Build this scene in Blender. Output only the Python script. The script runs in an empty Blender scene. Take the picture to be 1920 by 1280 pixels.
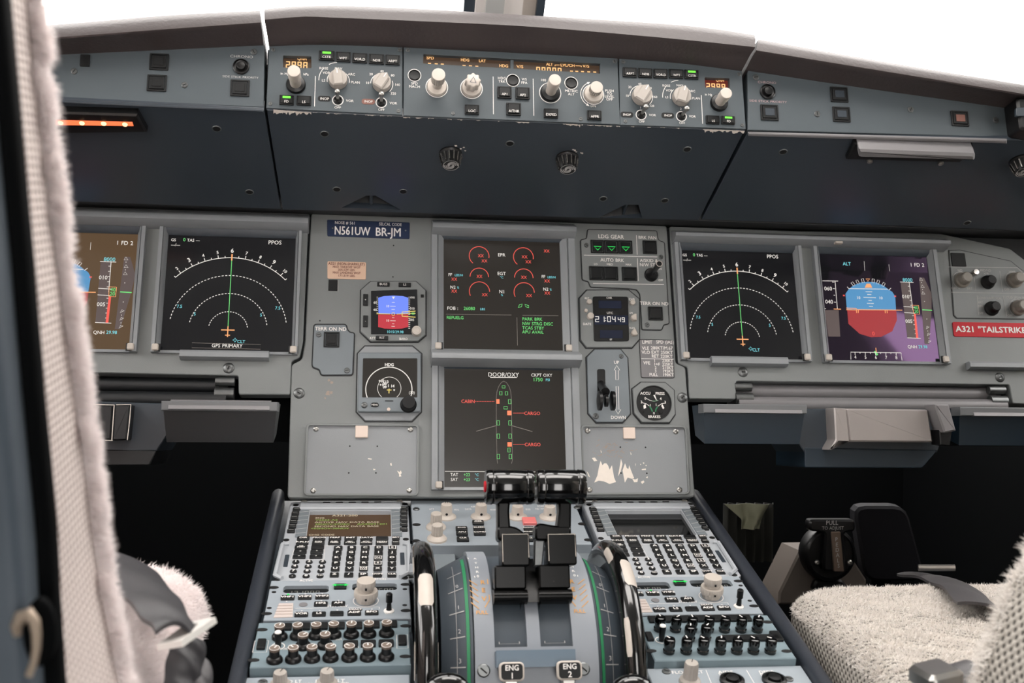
import bpy, math, random
import numpy as np
from mathutils import Vector, Matrix
from mathutils.geometry import tessellate_polygon

random.seed(7)
rng = np.random.default_rng(7)
scene = bpy.context.scene
COL = scene.collection
pi = math.pi
R_ = math.radians

# ------------------------------------------------------------------ camera
FPX = 2054.3                                   # focal length in pixels of a 1920x1280 frame
CAM = Vector((-0.1558, -1.4645, -0.0900))
_w = Vector((0.0177, -0.0163, -0.1250))
RC = Matrix.Rotation(_w.length, 3, _w.normalized())      # columns: right, forward, up
cam_d = bpy.data.cameras.new('camera')
cam_d.sensor_width = 36.0
cam_d.lens = FPX / 1920 * 36.0
cam_d.clip_start = 0.01
cam_d.dof.use_dof = True
cam_d.dof.focus_distance = 1.35
cam_d.dof.aperture_fstop = 9.0
cam = bpy.data.objects.new('camera', cam_d)
COL.objects.link(cam)
m = Matrix((RC.col[0], RC.col[2], -RC.col[1])).transposed().to_4x4()
m.translation = CAM
cam.matrix_world = m
scene.camera = cam

# ------------------------------------------------------------------ sky, exposure
world = bpy.data.worlds.new('overcast_sky')
scene.world = world
world.use_nodes = True
_bg = world.node_tree.nodes['Background']
_bg.inputs['Color'].default_value = (1.0, 0.965, 0.93, 1)
_bg.inputs['Strength'].default_value = SKY = 7.5
# added unseen ceiling lamp that brightens the pedestal and seats from above
_dl = bpy.data.lights.new('ceiling_fill', 'AREA'); _dl.shape = 'RECTANGLE'; _dl.size = 0.9; _dl.size_y = 0.4; _dl.energy = 11.0; _dl.color = (1.0, 0.95, 0.90)
_do = bpy.data.objects.new('ceiling_fill', _dl); COL.objects.link(_do); _do.location = (0.10, -0.60, 0.845)
vs = scene.view_settings
vs.view_transform = 'Standard'
vs.look = 'None'
vs.gamma = 1.0
vs.exposure = 0.0
vs.use_curve_mapping = False

# ------------------------------------------------------------------ colour and materials
def lin(r, g, b):
    f = lambda c: (c / 12.92 if c <= 0.04045 else ((c + 0.055) / 1.055) ** 2.4)
    return (f(r / 255), f(g / 255), f(b / 255))

MATS = {}
def mat(name, col, rough=0.5, metal=0.0, spec=0.5, emit=None, estr=0.0, vary=0.0, vscale=30.0,
        bump=0.0, bscale=400.0, coat=0.0, wear=None):
    m = bpy.data.materials.new(name)
    m.use_nodes = True
    nt = m.node_tree
    b = nt.nodes['Principled BSDF']
    b.inputs['Base Color'].default_value = (*col, 1)
    b.inputs['Roughness'].default_value = rough
    b.inputs['Metallic'].default_value = metal
    b.inputs['Specular IOR Level'].default_value = spec
    b.inputs['Coat Weight'].default_value = coat
    if emit:
        b.inputs['Emission Color'].default_value = (*emit, 1)
        b.inputs['Emission Strength'].default_value = estr
    tc = None
    if vary or bump or wear:
        tc = nt.nodes.new('ShaderNodeTexCoord')
    if vary:
        n = nt.nodes.new('ShaderNodeTexNoise'); n.inputs['Scale'].default_value = vscale
        n.inputs['Detail'].default_value = 6
        nt.links.new(tc.outputs['Object'], n.inputs['Vector'])
        r = nt.nodes.new('ShaderNodeMix'); r.data_type = 'RGBA'
        r.inputs[6].default_value = (*[c * (1 - vary) for c in col], 1)
        r.inputs[7].default_value = (*[min(1, c * (1 + vary)) for c in col], 1)
        nt.links.new(n.outputs['Fac'], r.inputs[0])
        nt.links.new(r.outputs[2], b.inputs['Base Color'])
    if wear:
        wcol, wscale, thr = wear
        n = nt.nodes.new('ShaderNodeTexNoise'); n.inputs['Scale'].default_value = wscale
        n.inputs['Detail'].default_value = 8; n.inputs['Roughness'].default_value = 0.7
        nt.links.new(tc.outputs['Object'], n.inputs['Vector'])
        cr = nt.nodes.new('ShaderNodeValToRGB')
        cr.color_ramp.elements[0].position = thr; cr.color_ramp.elements[1].position = thr + 0.03
        nt.links.new(n.outputs['Fac'], cr.inputs[0])
        mx = nt.nodes.new('ShaderNodeMix'); mx.data_type = 'RGBA'
        src = b.inputs['Base Color'].links[0].from_socket if b.inputs['Base Color'].links else None
        if src: nt.links.new(src, mx.inputs[6])
        else: mx.inputs[6].default_value = (*col, 1)
        mx.inputs[7].default_value = (*wcol, 1)
        nt.links.new(cr.outputs[0], mx.inputs[0])
        nt.links.new(mx.outputs[2], b.inputs['Base Color'])
    if bump:
        n = nt.nodes.new('ShaderNodeTexNoise'); n.inputs['Scale'].default_value = bscale
        n.inputs['Detail'].default_value = 3
        nt.links.new(tc.outputs['Object'], n.inputs['Vector'])
        bp = nt.nodes.new('ShaderNodeBump'); bp.inputs['Strength'].default_value = bump
        bp.inputs['Distance'].default_value = 0.001
        nt.links.new(n.outputs['Fac'], bp.inputs['Height'])
        nt.links.new(bp.outputs['Normal'], b.inputs['Normal'])
    MATS[name] = m
    return m

def glow(name, col, s=1.0):
    return mat(name, tuple(c * 0.05 for c in col), rough=0.6, emit=col, estr=s)

mat('panel_grey', lin(122, 125, 125), 0.5, vary=0.06, vscale=14, bump=0.12, bscale=900, spec=0.4)
mat('frame_grey', lin(134, 137, 140), 0.42, vary=0.05, vscale=30, bump=0.1, bscale=900, spec=0.5)
mat('plate_bluegrey', lin(114, 121, 126), 0.48, vary=0.05, vscale=25)
mat('pedestal_teal', lin(116, 132, 139), 0.45, vary=0.05, vscale=25)
mat('stop_blue', lin(88, 104, 118), 0.4)
mat('dull_knob', lin(128, 122, 114), 0.5, vary=0.15, vscale=120)
mat('knob_top', lin(112, 98, 88), 0.6, vary=0.15, vscale=200)
mat('paper', lin(190, 178, 172), 0.7)
mat('pedestal_blue', lin(146, 154, 161), 0.45, vary=0.05, vscale=25, bump=0.05, bscale=900)
mat('mcdu_grey', lin(166, 170, 175), 0.42, vary=0.05, vscale=30)
mat('glare_blue', lin(68, 76, 81), 0.5, vary=0.05, vscale=20, bump=0.06, bscale=900)
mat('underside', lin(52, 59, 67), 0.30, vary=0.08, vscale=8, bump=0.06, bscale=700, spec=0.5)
mat('visor_leather', lin(60, 53, 53), 0.42, vary=0.10, vscale=60, bump=0.35, bscale=260, spec=0.5)
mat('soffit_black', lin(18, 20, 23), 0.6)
mat('black_plastic', lin(16, 16, 17), 0.35, spec=0.4)
mat('black_matte', lin(17, 17, 18), 0.6, spec=0.35)
mat('black_gloss', lin(9, 9, 9), 0.12, spec=0.6, coat=0.3)
mat('lever_black', lin(9, 9, 9), 0.25, spec=0.16, wear=(lin(96, 84, 72), 160, 0.70))
mat('key_black', lin(17, 18, 19), 0.4, spec=0.4)
mat('window_black', lin(14, 15, 15), 0.12, spec=0.5)
mat('cream', lin(186, 177, 168), 0.42, vary=0.05, vscale=80)
mat('knob_grey', lin(166, 159, 152), 0.42, vary=0.05, vscale=90)
mat('white_print', lin(232, 228, 224), 0.6)
mat('dim_print', lin(178, 176, 174), 0.6)
mat('pink_print', lin(178, 150, 152), 0.6)
mat('steel', lin(168, 166, 162), 0.3, metal=1.0, vary=0.08, vscale=90)
mat('screw_dark', lin(110, 112, 112), 0.4, metal=0.9, vary=0.15, vscale=200)
mat('buckle_white', lin(222, 219, 214), 0.3, metal=0.2)
mat('silver', lin(205, 200, 194), 0.25, metal=1.0)
mat('chip_white', lin(226, 216, 206), 0.6, vary=0.06, vscale=200)
mat('chip_scuff', lin(150, 135, 125), 0.7, vary=0.1, vscale=300)
mat('placard_blue', lin(32, 46, 74), 0.4, vary=0.04, vscale=40)
mat('placard_tan', lin(214, 180, 156), 0.55, vary=0.04, vscale=60)
mat('placard_red', lin(188, 16, 34), 0.5, spec=0.25)
mat('guard_pink', lin(224, 120, 118), 0.35)
mat('ink_brown', lin(112, 66, 58), 0.7)
mat('tape_beige', lin(214, 196, 184), 0.6, vary=0.05, vscale=100)
mat('inop_red', lin(120, 80, 70), 0.6)
mat('screen_black', lin(12, 12, 14), 0.16, emit=lin(26, 26, 28), estr=0.6, spec=0.5)
mat('screen_warm_glare', lin(16, 14, 12), 0.18, emit=lin(40, 36, 32), estr=0.9, spec=0.5)  # brown-grey reflected glare is put into the emission
mat('screen_brown_glare', lin(20, 16, 12), 0.18, emit=lin(92, 72, 52), estr=1.0, spec=0.5)  # stronger brown glare of the left flight screen, drawn as emission
mat('screen_mcdu', lin(16, 12, 9), 0.35, emit=lin(84, 60, 38), estr=0.9, spec=0.25)
mat('screen_off', lin(8, 8, 9), 0.10, spec=0.7)
mat('lcd_amber', lin(20, 14, 10), 0.3, emit=lin(66, 48, 34), estr=1.0)
mat('lcd_red', lin(20, 10, 8), 0.3, emit=lin(96, 34, 24), estr=1.0)
mat('lcd_navy', lin(10, 14, 26), 0.25, emit=lin(20, 28, 50), estr=0.6)
mat('screen_coated', lin(12, 12, 14), 0.05, emit=lin(26, 26, 28), estr=0.6, spec=0.55)     # anti-reflection coating
MATS['screen_coated'].node_tree.nodes['Principled BSDF'].inputs['Specular Tint'].default_value = (0.85, 0.48, 1.0, 1)
glow('g_white', lin(236, 230, 222), 1.0)
glow('g_amber', lin(255, 196, 130), 1.15)
glow('g_cream', lin(214, 198, 170), 0.9)
glow('g_olive', lin(150, 184, 92), 0.9)
glow('g_orange', lin(250, 170, 110), 1.0)
glow('g_yellow', lin(232, 206, 110), 1.0)
glow('g_green', lin(110, 220, 120), 1.0)
glow('g_bright_green', lin(120, 255, 70), 1.4)
glow('g_gear_green', lin(40, 215, 90), 1.2)
glow('g_cyan', lin(120, 214, 222), 1.0)
glow('g_red', lin(246, 92, 80), 1.0)
glow('g_red_fill', lin(255, 130, 90), 1.1)
glow('g_grey', lin(120, 112, 104), 1.0)
glow('g_tape', lin(92, 78, 76), 0.9)
glow('g_sky', lin(82, 150, 200), 0.9)
glow('g_earth', lin(170, 44, 50), 0.9)
glow('g_isis_sky', lin(112, 140, 250), 1.0)
glow('g_isis_earth', lin(190, 44, 58), 1.0)
glow('g_strip', lin(255, 110, 66), 1.6)
glow('g_bulb', lin(255, 190, 140), 2.6)
glow('g_dim', lin(150, 150, 140), 0.5)
mat('green_paint', lin(34, 122, 78), 0.5)
mat('ochre_print', lin(206, 150, 80), 0.6)
mat('black_rail', lin(40, 44, 52), 0.45, vary=0.12, vscale=40, bump=0.08, bscale=300)
mat('quad_grey', lin(132, 137, 144), 0.42, vary=0.06, vscale=30)
mat('quad_dark', lin(62, 70, 78), 0.5, vary=0.06, vscale=30)
mat('tray_grey', lin(118, 116, 118), 0.4, vary=0.08, vscale=12)
mat('tray_dark', lin(44, 52, 60), 0.45, vary=0.06, vscale=20)
mat('box_blue', lin(22, 38, 50), 0.5, vary=0.05, vscale=20)
mat('box_black', lin(20, 22, 25), 0.5)
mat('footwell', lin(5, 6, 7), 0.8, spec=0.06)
mat('belt', lin(66, 64, 66), 0.5, vary=0.1, vscale=60, bump=0.25, bscale=900)
mat('belt_dark', lin(44, 43, 46), 0.5, vary=0.1, vscale=60, bump=0.25, bscale=900)
mat('tray_metal', lin(156, 150, 148), 0.38, metal=0.4, vary=0.15, vscale=14)
mat('console_beige', lin(84, 76, 70), 0.6, vary=0.06, vscale=20)
mat('steel_brown', lin(120, 104, 92), 0.4, metal=0.6)
mat('pedal_dark', lin(22, 22, 26), 0.7, spec=0.2)
mat('canvas_dark', lin(26, 26, 20), 0.9, vary=0.15, vscale=30)
mat('rim_grey', lin(96, 98, 100), 0.45)
mat('hook_bronze', lin(186, 168, 150), 0.35, metal=0.5)
mat('seat_shell', lin(74, 83, 92), 0.5, vary=0.03, vscale=10)
mat('canvas', lin(92, 92, 74), 0.8, vary=0.12, vscale=30)
mat('wall_grey', lin(150, 150, 148), 0.6, vary=0.04, vscale=6)
mat('wall_dark', lin(90, 92, 95), 0.7)
mat('carpet', lin(18, 18, 20), 0.9, spec=0.1, vary=0.2, vscale=200)
mat('post_light', lin(196, 190, 186), 0.5)

# ------------------------------------------------------------------ planes of the cockpit, and photo pixel -> point on a plane
REG = dict(A=(0, 0, 3.2), B=(490, 60, 6.6207), C=(740, 70, 4.3636), D=(1140, 100, 6.6207), E=(1380, 60, 3.3685),
           F=(490, 180, 2.0), G=(120, 370, 3.8787), H=(540, 390, 4.1276), I=(530, 640, 4.13), J=(800, 410, 4.74),
           K=(800, 640, 4.2667), L=(1070, 410, 5.5667), M=(1070, 630, 4.1292), N=(1240, 410, 4.4125),
           O=(1510, 420, 4.2659), P=(1290, 660, 3.0476), Q=(130, 660, 4.4651), R=(500, 920, 6.4), S=(430, 1070, 5.1892),
           T=(760, 860, 3.0478), U=(1080, 920, 5.6471), V=(1160, 1070, 4.8), W=(1300, 860, 3.0484), X=(0, 860, 3.0481),
           Y=(760, 930, 5.4857), f=(0, 0, 1.0))
def px(reg, x, y):
    a, b, s = REG[reg]
    return a + x / s, b + y / s
def ray(X, Y):
    return RC @ Vector(((X - 960) / FPX, 1.0, (640 - Y) / FPX))
def proj(P):
    d = RC.transposed() @ (Vector(P) - CAM)
    return 960 + FPX * d.x / d.y, 640 - FPX * d.z / d.y

class Plane:
    def __init__(s, O, V):
        s.O = Vector(O); s.U = Vector((1, 0, 0)); s.V = Vector(V).normalized(); s.N = s.U.cross(s.V)
        s.M = Matrix((s.U, s.V, s.N)).transposed().to_4x4(); s.M.translation = s.O
    def __call__(s, reg, x, y, n=0.0):
        X, Y = px(reg, x, y)
        d = ray(X, Y); o = s.O + s.N * n
        t = (o - CAM).dot(s.N) / d.dot(s.N)
        p = CAM + d * t - o
        return (p.dot(s.U), p.dot(s.V))
    def rect(s, reg, x0, y0, x1, y1, n=0.0):
        xc, yc = (x0 + x1) / 2, (y0 + y1) / 2
        return (s(reg, x0, yc, n)[0], s(reg, x1, yc, n)[0], s(reg, xc, y1, n)[1], s(reg, xc, y0, n)[1])
    def poly(s, reg, pts, n=0.0):
        q = [s(reg, x, y, n) for x, y in pts]
        a = sum(q[i][0] * q[(i + 1) % len(q)][1] - q[(i + 1) % len(q)][0] * q[i][1] for i in range(len(q)))
        return q if a > 0 else q[::-1]
    def r(s, reg, x, y, rad, n=0.0):
        return abs(s(reg, x + rad, y, n)[0] - s(reg, x - rad, y, n)[0]) / 2
    def P(s, u, v, n=0.0):
        return s.O + s.U * u + s.V * v + s.N * n
    def height(s, uv, reg, x, y):                # how far a knob over uv stands out so that its tip is seen at (x, y)
        X, Y = px(reg, x, y)
        best = min(np.arange(0.002, 0.08, 0.0005), key=lambda n: abs(proj(s.P(uv[0], uv[1], n))[1] - Y))
        return float(best)

def tilt(deg):
    return (0, math.sin(R_(deg)), math.cos(R_(deg)))
MP = Plane((0, 0, 0), tilt(15))                                  # main instrument panel
GS = Plane((0, -0.1962, 0.1934), tilt(11))                       # glareshield face
UN = Plane((0, -0.1962, 0.1934), (0, -0.1672, 0.0902))           # glareshield underside (V points up and back)
UN.N = UN.N  # faces down and back
PD = Plane((0, -0.0475, -0.2711), (0, math.cos(R_(16.4)), math.sin(R_(16.4))))   # pedestal top

# ------------------------------------------------------------------ mesh building
def inset(poly, d):
    n = len(poly); out = []
    for i in range(n):
        p0, p1, p2 = poly[i - 1], poly[i], poly[(i + 1) % n]
        a = (p1[0] - p0[0], p1[1] - p0[1]); b = (p2[0] - p1[0], p2[1] - p1[1])
        la = math.hypot(*a) or 1e-9; lb = math.hypot(*b) or 1e-9
        na = (-a[1] / la, a[0] / la); nb = (-b[1] / lb, b[0] / lb)
        k = 1 + na[0] * nb[0] + na[1] * nb[1]
        k = max(k, 0.3)
        out.append((p1[0] + d * (na[0] + nb[0]) / k, p1[1] + d * (na[1] + nb[1]) / k))
    return out
def rrect(x0, x1, y0, y1, r=0.001, k=3):
    r = min(r, (x1 - x0) / 2.01, (y1 - y0) / 2.01)
    out = []
    for cx, cy, a0 in ((x1 - r, y1 - r, 0), (x0 + r, y1 - r, 90), (x0 + r, y0 + r, 180), (x1 - r, y0 + r, 270)):
        for i in range(k + 1):
            a = R_(a0 + 90 * i / k); out.append((cx + r * math.cos(a), cy + r * math.sin(a)))
    return out
def crect(x0, x1, y0, y1, c):
    return [(x1, y0 + c), (x1, y1 - c), (x1 - c, y1), (x0 + c, y1), (x0, y1 - c), (x0, y0 + c), (x0 + c, y0), (x1 - c, y0)]
def rect4(x0, x1, y0, y1):
    return [(x0, y0), (x1, y0), (x1, y1), (x0, y1)]
def soften(poly, r, k=3):
    n = len(poly); out = []
    for i in range(n):
        p0, p1, p2 = [Vector(q) for q in (poly[i - 1], poly[i], poly[(i + 1) % n])]
        d0 = min(r, (p0 - p1).length * 0.45); d2 = min(r, (p2 - p1).length * 0.45)
        a = p1 + (p0 - p1).normalized() * d0; c = p1 + (p2 - p1).normalized() * d2
        for j in range(k + 1):
            t = j / k
            q = a * (1 - t) ** 2 + p1 * 2 * t * (1 - t) + c * t * t
            out.append((q.x, q.y))
    return out
def circ(cx, cy, r, n=24, ry=None):
    ry = ry or r
    return [(cx + r * math.cos(2 * pi * i / n), cy + ry * math.sin(2 * pi * i / n)) for i in range(n)]
def arc_pts(cx, cy, r, a0, a1, n=24):
    return [(cx + r * math.cos(R_(a0 + (a1 - a0) * i / n)), cy + r * math.sin(R_(a0 + (a1 - a0) * i / n))) for i in range(n + 1)]

GLY = {}
def load_glyphs():
    chars = [chr(c) for c in range(33, 127)] + ['°', '"']
    tmp = []
    for ch in dict.fromkeys(chars):
        for tag, body in (('g', ch), ('w', 'H' + ch + 'H')):
            c = bpy.data.curves.new('t', 'FONT'); c.body = body; c.size = 1; c.resolution_u = 2
            o = bpy.data.objects.new('t', c); COL.objects.link(o); tmp.append((ch, tag, o, c))
    c = bpy.data.curves.new('t', 'FONT'); c.body = 'HH'; o = bpy.data.objects.new('t', c); COL.objects.link(o); tmp.append(('HH', 'w', o, c))
    dg = bpy.context.evaluated_depsgraph_get()
    wd = {}
    for ch, tag, o, c in tmp:
        e = o.evaluated_get(dg); me = e.to_mesh()
        vs_ = [(v.co.x, v.co.y) for v in me.vertices]
        if tag == 'g': GLY[ch] = (vs_, [tuple(p.vertices) for p in me.polygons])
        else: wd[ch] = max([v[0] for v in vs_] or [0])
        e.to_mesh_clear()
    for ch in list(GLY):
        GLY[ch] = (*GLY[ch], wd[ch] - wd['HH'])
    for ch, tag, o, c in tmp:
        bpy.data.objects.remove(o); bpy.data.curves.remove(c)
load_glyphs()
CAPH = max(v[1] for v in GLY['H'][0])

ORG = {}
class MB:
    def __init__(s): s.v = []; s.f = []
    def add(s, vs_, fs):
        o = len(s.v); s.v += [tuple(v) for v in vs_]; s.f += [tuple(i + o for i in f) for f in fs]; return s
    def flat(s, poly, z):
        return s.add([(x, y, z) for x, y in poly], [tuple(range(len(poly)))])
    def prism(s, poly, z0, z1, bev=0.0, bottom=False):
        n = len(poly)
        rings = [[(x, y, z0) for x, y in poly]]
        if bev > 0:
            rings.append([(x, y, z1 - bev) for x, y in poly])
            rings.append([(x, y, z1) for x, y in inset(poly, bev)])
        else:
            rings.append([(x, y, z1) for x, y in poly])
        vs_ = [p for r in rings for p in r]; fs = []
        for k in range(len(rings) - 1):
            for i in range(n):
                j = (i + 1) % n
                fs.append((k * n + i, k * n + j, (k + 1) * n + j, (k + 1) * n + i))
        fs.append(tuple((len(rings) - 1) * n + i for i in range(n)))
        if bottom: fs.append(tuple(range(n))[::-1])
        return s.add(vs_, fs)
    def box(s, x0, x1, y0, y1, z0, z1, bev=0.0):
        return s.prism(rect4(min(x0, x1), max(x0, x1), min(y0, y1), max(y0, y1)), z0, z1, bev, True)
    def rbox(s, x0, x1, y0, y1, z0, z1, r=0.001, bev=0.0005):
        return s.prism(rrect(x0, x1, y0, y1, r, 2), z0, z1, bev)
    def plate(s, outer, holes, z0, z1, bev=0.0, depth=None):
        top = inset(outer, bev) if bev else outer
        loops = [[Vector((x, y, 0)) for x, y in top]] + [[Vector((x, y, 0)) for x, y in h[::-1]] for h in holes]
        flat_ = [(p.x, p.y, z1) for l in loops for p in l]
        s.add(flat_, [tuple(t) for t in tessellate_polygon(loops)])
        n = len(outer)
        lo = [(x, y, z0) for x, y in outer]; mid = [(x, y, z1 - bev) for x, y in outer]; hi = [(x, y, z1) for x, y in top]
        s.add(lo + mid + hi, [(k * n + i, k * n + (i + 1) % n, (k + 1) * n + (i + 1) % n, (k + 1) * n + i) for k in (0, 1) for i in range(n)])
        for h in holes:
            k = len(h); zb = z0 if depth is None else z1 - depth
            s.add([(x, y, z1) for x, y in h] + [(x, y, zb) for x, y in h], [(i, (i + 1) % k, k + (i + 1) % k, k + i) for i in range(k)])
        return s
    def lathe(s, cx, cy, prof, n=24, knurl=0.0, knurl_from=None, cap=True):
        rings = []
        for k, (r, z) in enumerate(prof):
            ring = []
            for i in range(n):
                rr = r
                if knurl and (knurl_from is None or k in knurl_from): rr = r * (1 - knurl * (i % 2))
                a = 2 * pi * i / n
                ring.append((cx + rr * math.cos(a), cy + rr * math.sin(a), z))
            rings.append(ring)
        vs_ = [p for r in rings for p in r]; fs = []
        for k in range(len(rings) - 1):
            for i in range(n):
                j = (i + 1) % n
                fs.append((k * n + i, k * n + j, (k + 1) * n + j, (k + 1) * n + i))
        if cap: fs.append(tuple((len(rings) - 1) * n + i for i in range(n)))
        return s.add(vs_, fs)
    def tube(s, pts, r, n=8, cap=True):
        pts = [Vector(p) for p in pts]; rs = r if isinstance(r, (list, tuple)) else [r] * len(pts)
        rings = []
        ref = None
        for i, p in enumerate(pts):
            d = (pts[min(i + 1, len(pts) - 1)] - pts[max(i - 1, 0)]).normalized()
            if ref is None: ref = d.orthogonal().normalized()
            ref = (ref - d * ref.dot(d)).normalized(); b = d.cross(ref)
            rings.append([tuple(p + (ref * math.cos(2 * pi * k / n) + b * math.sin(2 * pi * k / n)) * rs[i]) for k in range(n)])
        vs_ = [q for r_ in rings for q in r_]
        fs = [(k * n + i, k * n + (i + 1) % n, (k + 1) * n + (i + 1) % n, (k + 1) * n + i) for k in range(len(rings) - 1) for i in range(n)]
        if cap: fs += [tuple(range(n))[::-1], tuple((len(rings) - 1) * n + i for i in range(n))]
        return s.add(vs_, fs)
    def stroke(s, pts, w, z, closed=False):
        n = len(pts); L = []; Rr = []
        for i in range(n):
            if closed: a, b = pts[i - 1], pts[(i + 1) % n]
            else: a, b = pts[max(i - 1, 0)], pts[min(i + 1, n - 1)]
            dx, dy = b[0] - a[0], b[1] - a[1]; l = math.hypot(dx, dy) or 1e-9
            nx, ny = -dy / l * w / 2, dx / l * w / 2
            L.append((pts[i][0] + nx, pts[i][1] + ny, z)); Rr.append((pts[i][0] - nx, pts[i][1] - ny, z))
        m_ = n if closed else n - 1
        return s.add(L + Rr, [(i, n + i, n + (i + 1) % n, (i + 1) % n) for i in range(m_)])
    def line(s, p, q, w, z): return s.stroke([p, q], w, z)
    def dash_arc(s, cx, cy, r, a0, a1, w, z, nd):
        st = (a1 - a0) / nd
        for k in range(nd):
            s.stroke(arc_pts(cx, cy, r, a0 + st * k, a0 + st * (k + 0.58), 2), w, z)
        return s
    def text(s, t, x, y, h, z, align='c', sx=1.0, rot=0.0, bold=0.0, slant=0.0):
        k = h / CAPH
        adv = []; cur = 0
        for ch in t:
            adv.append(cur); cur += (0.34 if ch == ' ' else GLY[ch][2]) * k * sx
        x0 = {'c': -cur / 2, 'l': 0, 'r': -cur}[align]
        ca, sa = math.cos(R_(rot)), math.sin(R_(rot))
        offs = [(0, 0)] if not bold else [(-bold * h, 0), (bold * h, 0), (0, bold * h), (0, -bold * h)]
        for ch, a in zip(t, adv):
            if ch == ' ': continue
            vs_, fs, _ = GLY[ch]
            for q, (ox, oy) in enumerate(offs):
                out = []
                for vx, vy in vs_:
                    py = vy * k - h / 2 + oy; pxx = x0 + a + vx * k * sx + ox + slant * py
                    out.append((x + pxx * ca - py * sa, y + pxx * sa + py * ca, z + q * 0.00001))
                s.add(out, fs)
        return s
    SEG = {'0': 'abcdef', '1': 'bc', '2': 'abged', '3': 'abgcd', '4': 'fgbc', '5': 'afgcd', '6': 'afgecd', '7': 'abc', '8': 'abcdefg', '9': 'abcdfg', '-': 'g', ' ': ''}
    def seg(s, t, x, y, w, h, gap, th, z):
        for ch in t:
            g = th * 0.25
            q = {'a': (x + g, y + h - th, x + w - g, y + h), 'g': (x + g, y + h / 2 - th / 2, x + w - g, y + h / 2 + th / 2), 'd': (x + g, y, x + w - g, y + th),
                 'f': (x, y + h / 2 + g, x + th, y + h - g), 'b': (x + w - th, y + h / 2 + g, x + w, y + h - g),
                 'e': (x, y + g, x + th, y + h / 2 - g), 'c': (x + w - th, y + g, x + w, y + h / 2 - g)}
            for c in s.SEG[ch]:
                a, b, c_, d = q[c]; s.flat(rect4(a, c_, b, d), z)
            x += w + gap
        return s
    def mesh(s, name, mat_, smooth=35):
        me = bpy.data.meshes.new(name)
        me.from_pydata(s.v, [], s.f); me.materials.append(MATS[mat_])
        if smooth:
            me.shade_smooth(); me.set_sharp_from_angle(angle=R_(smooth))
        return me
    def build(s, name, mat_, parent=None, smooth=35, recentre=True):
        if parent is not None and parent.name in ORG:
            ox, oy, oz = ORG[parent.name]
            s.v = [(x - ox, y - oy, z - oz) for x, y, z in s.v]
        o = bpy.data.objects.new(name, s.mesh(name, mat_, smooth))
        COL.objects.link(o)
        if parent is not None: o.parent = parent
        if name in ('lettering', 'digits', 'symbols', 'paint_chip', 'scuff_marks'): o['kind'] = 'stuff'
        return o

def tag(o, label=None, cat=None, group=None, kind=None):
    if label: o['label'] = label
    if cat: o['category'] = cat
    if group: o['group'] = group
    if kind: o['kind'] = kind
    return o
def thing(name, label, cat, pl=None, uv=(0, 0), n=0.0, group=None, loc=None):
    """an Empty standing at uv on a plane; its parts are written in that plane's own coordinates"""
    o = bpy.data.objects.new(name, None); COL.objects.link(o)
    o.empty_display_size = 0.02
    if pl is not None:
        mm = pl.M.copy(); mm.translation = pl.P(uv[0], uv[1], n); o.matrix_world = mm
        ORG[o.name] = (uv[0], uv[1], n)
    elif loc is not None:
        o.location = loc; ORG[o.name] = tuple(loc)
    return tag(o, label, cat, group)
def put(name, me, parent, u, v, n=0.0, rot=0.0, scale=None):
    """one more instance of a shared mesh as a part"""
    o = bpy.data.objects.new(name, me); COL.objects.link(o)
    ox, oy, oz = ORG.get(parent.name, (0, 0, 0))
    o.parent = parent
    o.location = (u - ox, v - oy, n - oz); o.rotation_euler = (0, 0, R_(rot))
    if scale: o.scale = scale if isinstance(scale, tuple) else (scale,) * 3
    ORG[o.name] = (0, 0, 0)
    return o
def sub(mb, name, mat_, part, smooth=35):
    """a sub-part whose coordinates are local to the part"""
    o = bpy.data.objects.new(name, mb.mesh(name, mat_, smooth)); COL.objects.link(o); o.parent = part
    return o

# shared small parts -------------------------------------------------
CACHE = {}
def cached(key, fn):
    if key not in CACHE: CACHE[key] = fn()
    return CACHE[key]
def screw_mesh(mat_='screw_dark'):
    def mk():
        m_ = MB().lathe(0, 0, [(1.0, 0.0), (0.98, 0.22), (0.8, 0.36)], 16, cap=False)
        n = 16
        ring = [(0.8 * math.cos(2 * pi * i / n), 0.8 * math.sin(2 * pi * i / n)) for i in range(n)]
        m_.plate(ring, [rect4(-0.62, 0.62, -0.11, 0.11)], 0.1, 0.36)
        m_.flat(rect4(-0.62, 0.62, -0.11, 0.11), 0.14)
        return m_.mesh('screw', mat_)
    return cached('screw' + mat_, mk)
def cross_screw_mesh(mat_='steel'):
    def mk():
        m_ = MB().lathe(0, 0, [(1.0, 0.0), (0.95, 0.3), (0.7, 0.5), (0.45, 0.56)], 16, cap=False)
        a, b = 0.34, 0.09
        cr = [(a, -b), (a, b), (b, b), (b, a), (-b, a), (-b, b), (-a, b), (-a, -b), (-b, -b), (-b, -a), (b, -a), (b, -b)]
        ring = [(0.45 * math.cos(2 * pi * i / 16), 0.45 * math.sin(2 * pi * i / 16)) for i in range(16)]
        m_.plate(ring, [cr], 0.1, 0.56); m_.flat(cr, 0.2)
        return m_.mesh('screw', mat_)
    return cached('xscrew' + mat_, mk)
def slot_dark():
    return cached('slotdark', lambda: MB().flat(rect4(-0.62, 0.62, -0.11, 0.11), 0.15).mesh('slot', 'black_matte'))
def screw(th, u, v, r, rot=None, mat_='screw_dark', n=0.0):
    rot = random.uniform(0, 180) if rot is None else rot
    o = put('screw', screw_mesh(mat_), th, u, v, n, rot, r)
    s_ = bpy.data.objects.new('slot', slot_dark()); COL.objects.link(s_); s_.parent = o
    return o
def xscrew(th, u, v, r, n=0.0, mat_='steel'):
    return put('screw', cross_screw_mesh(mat_), th, u, v, n, random.uniform(0, 90), r)

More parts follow.
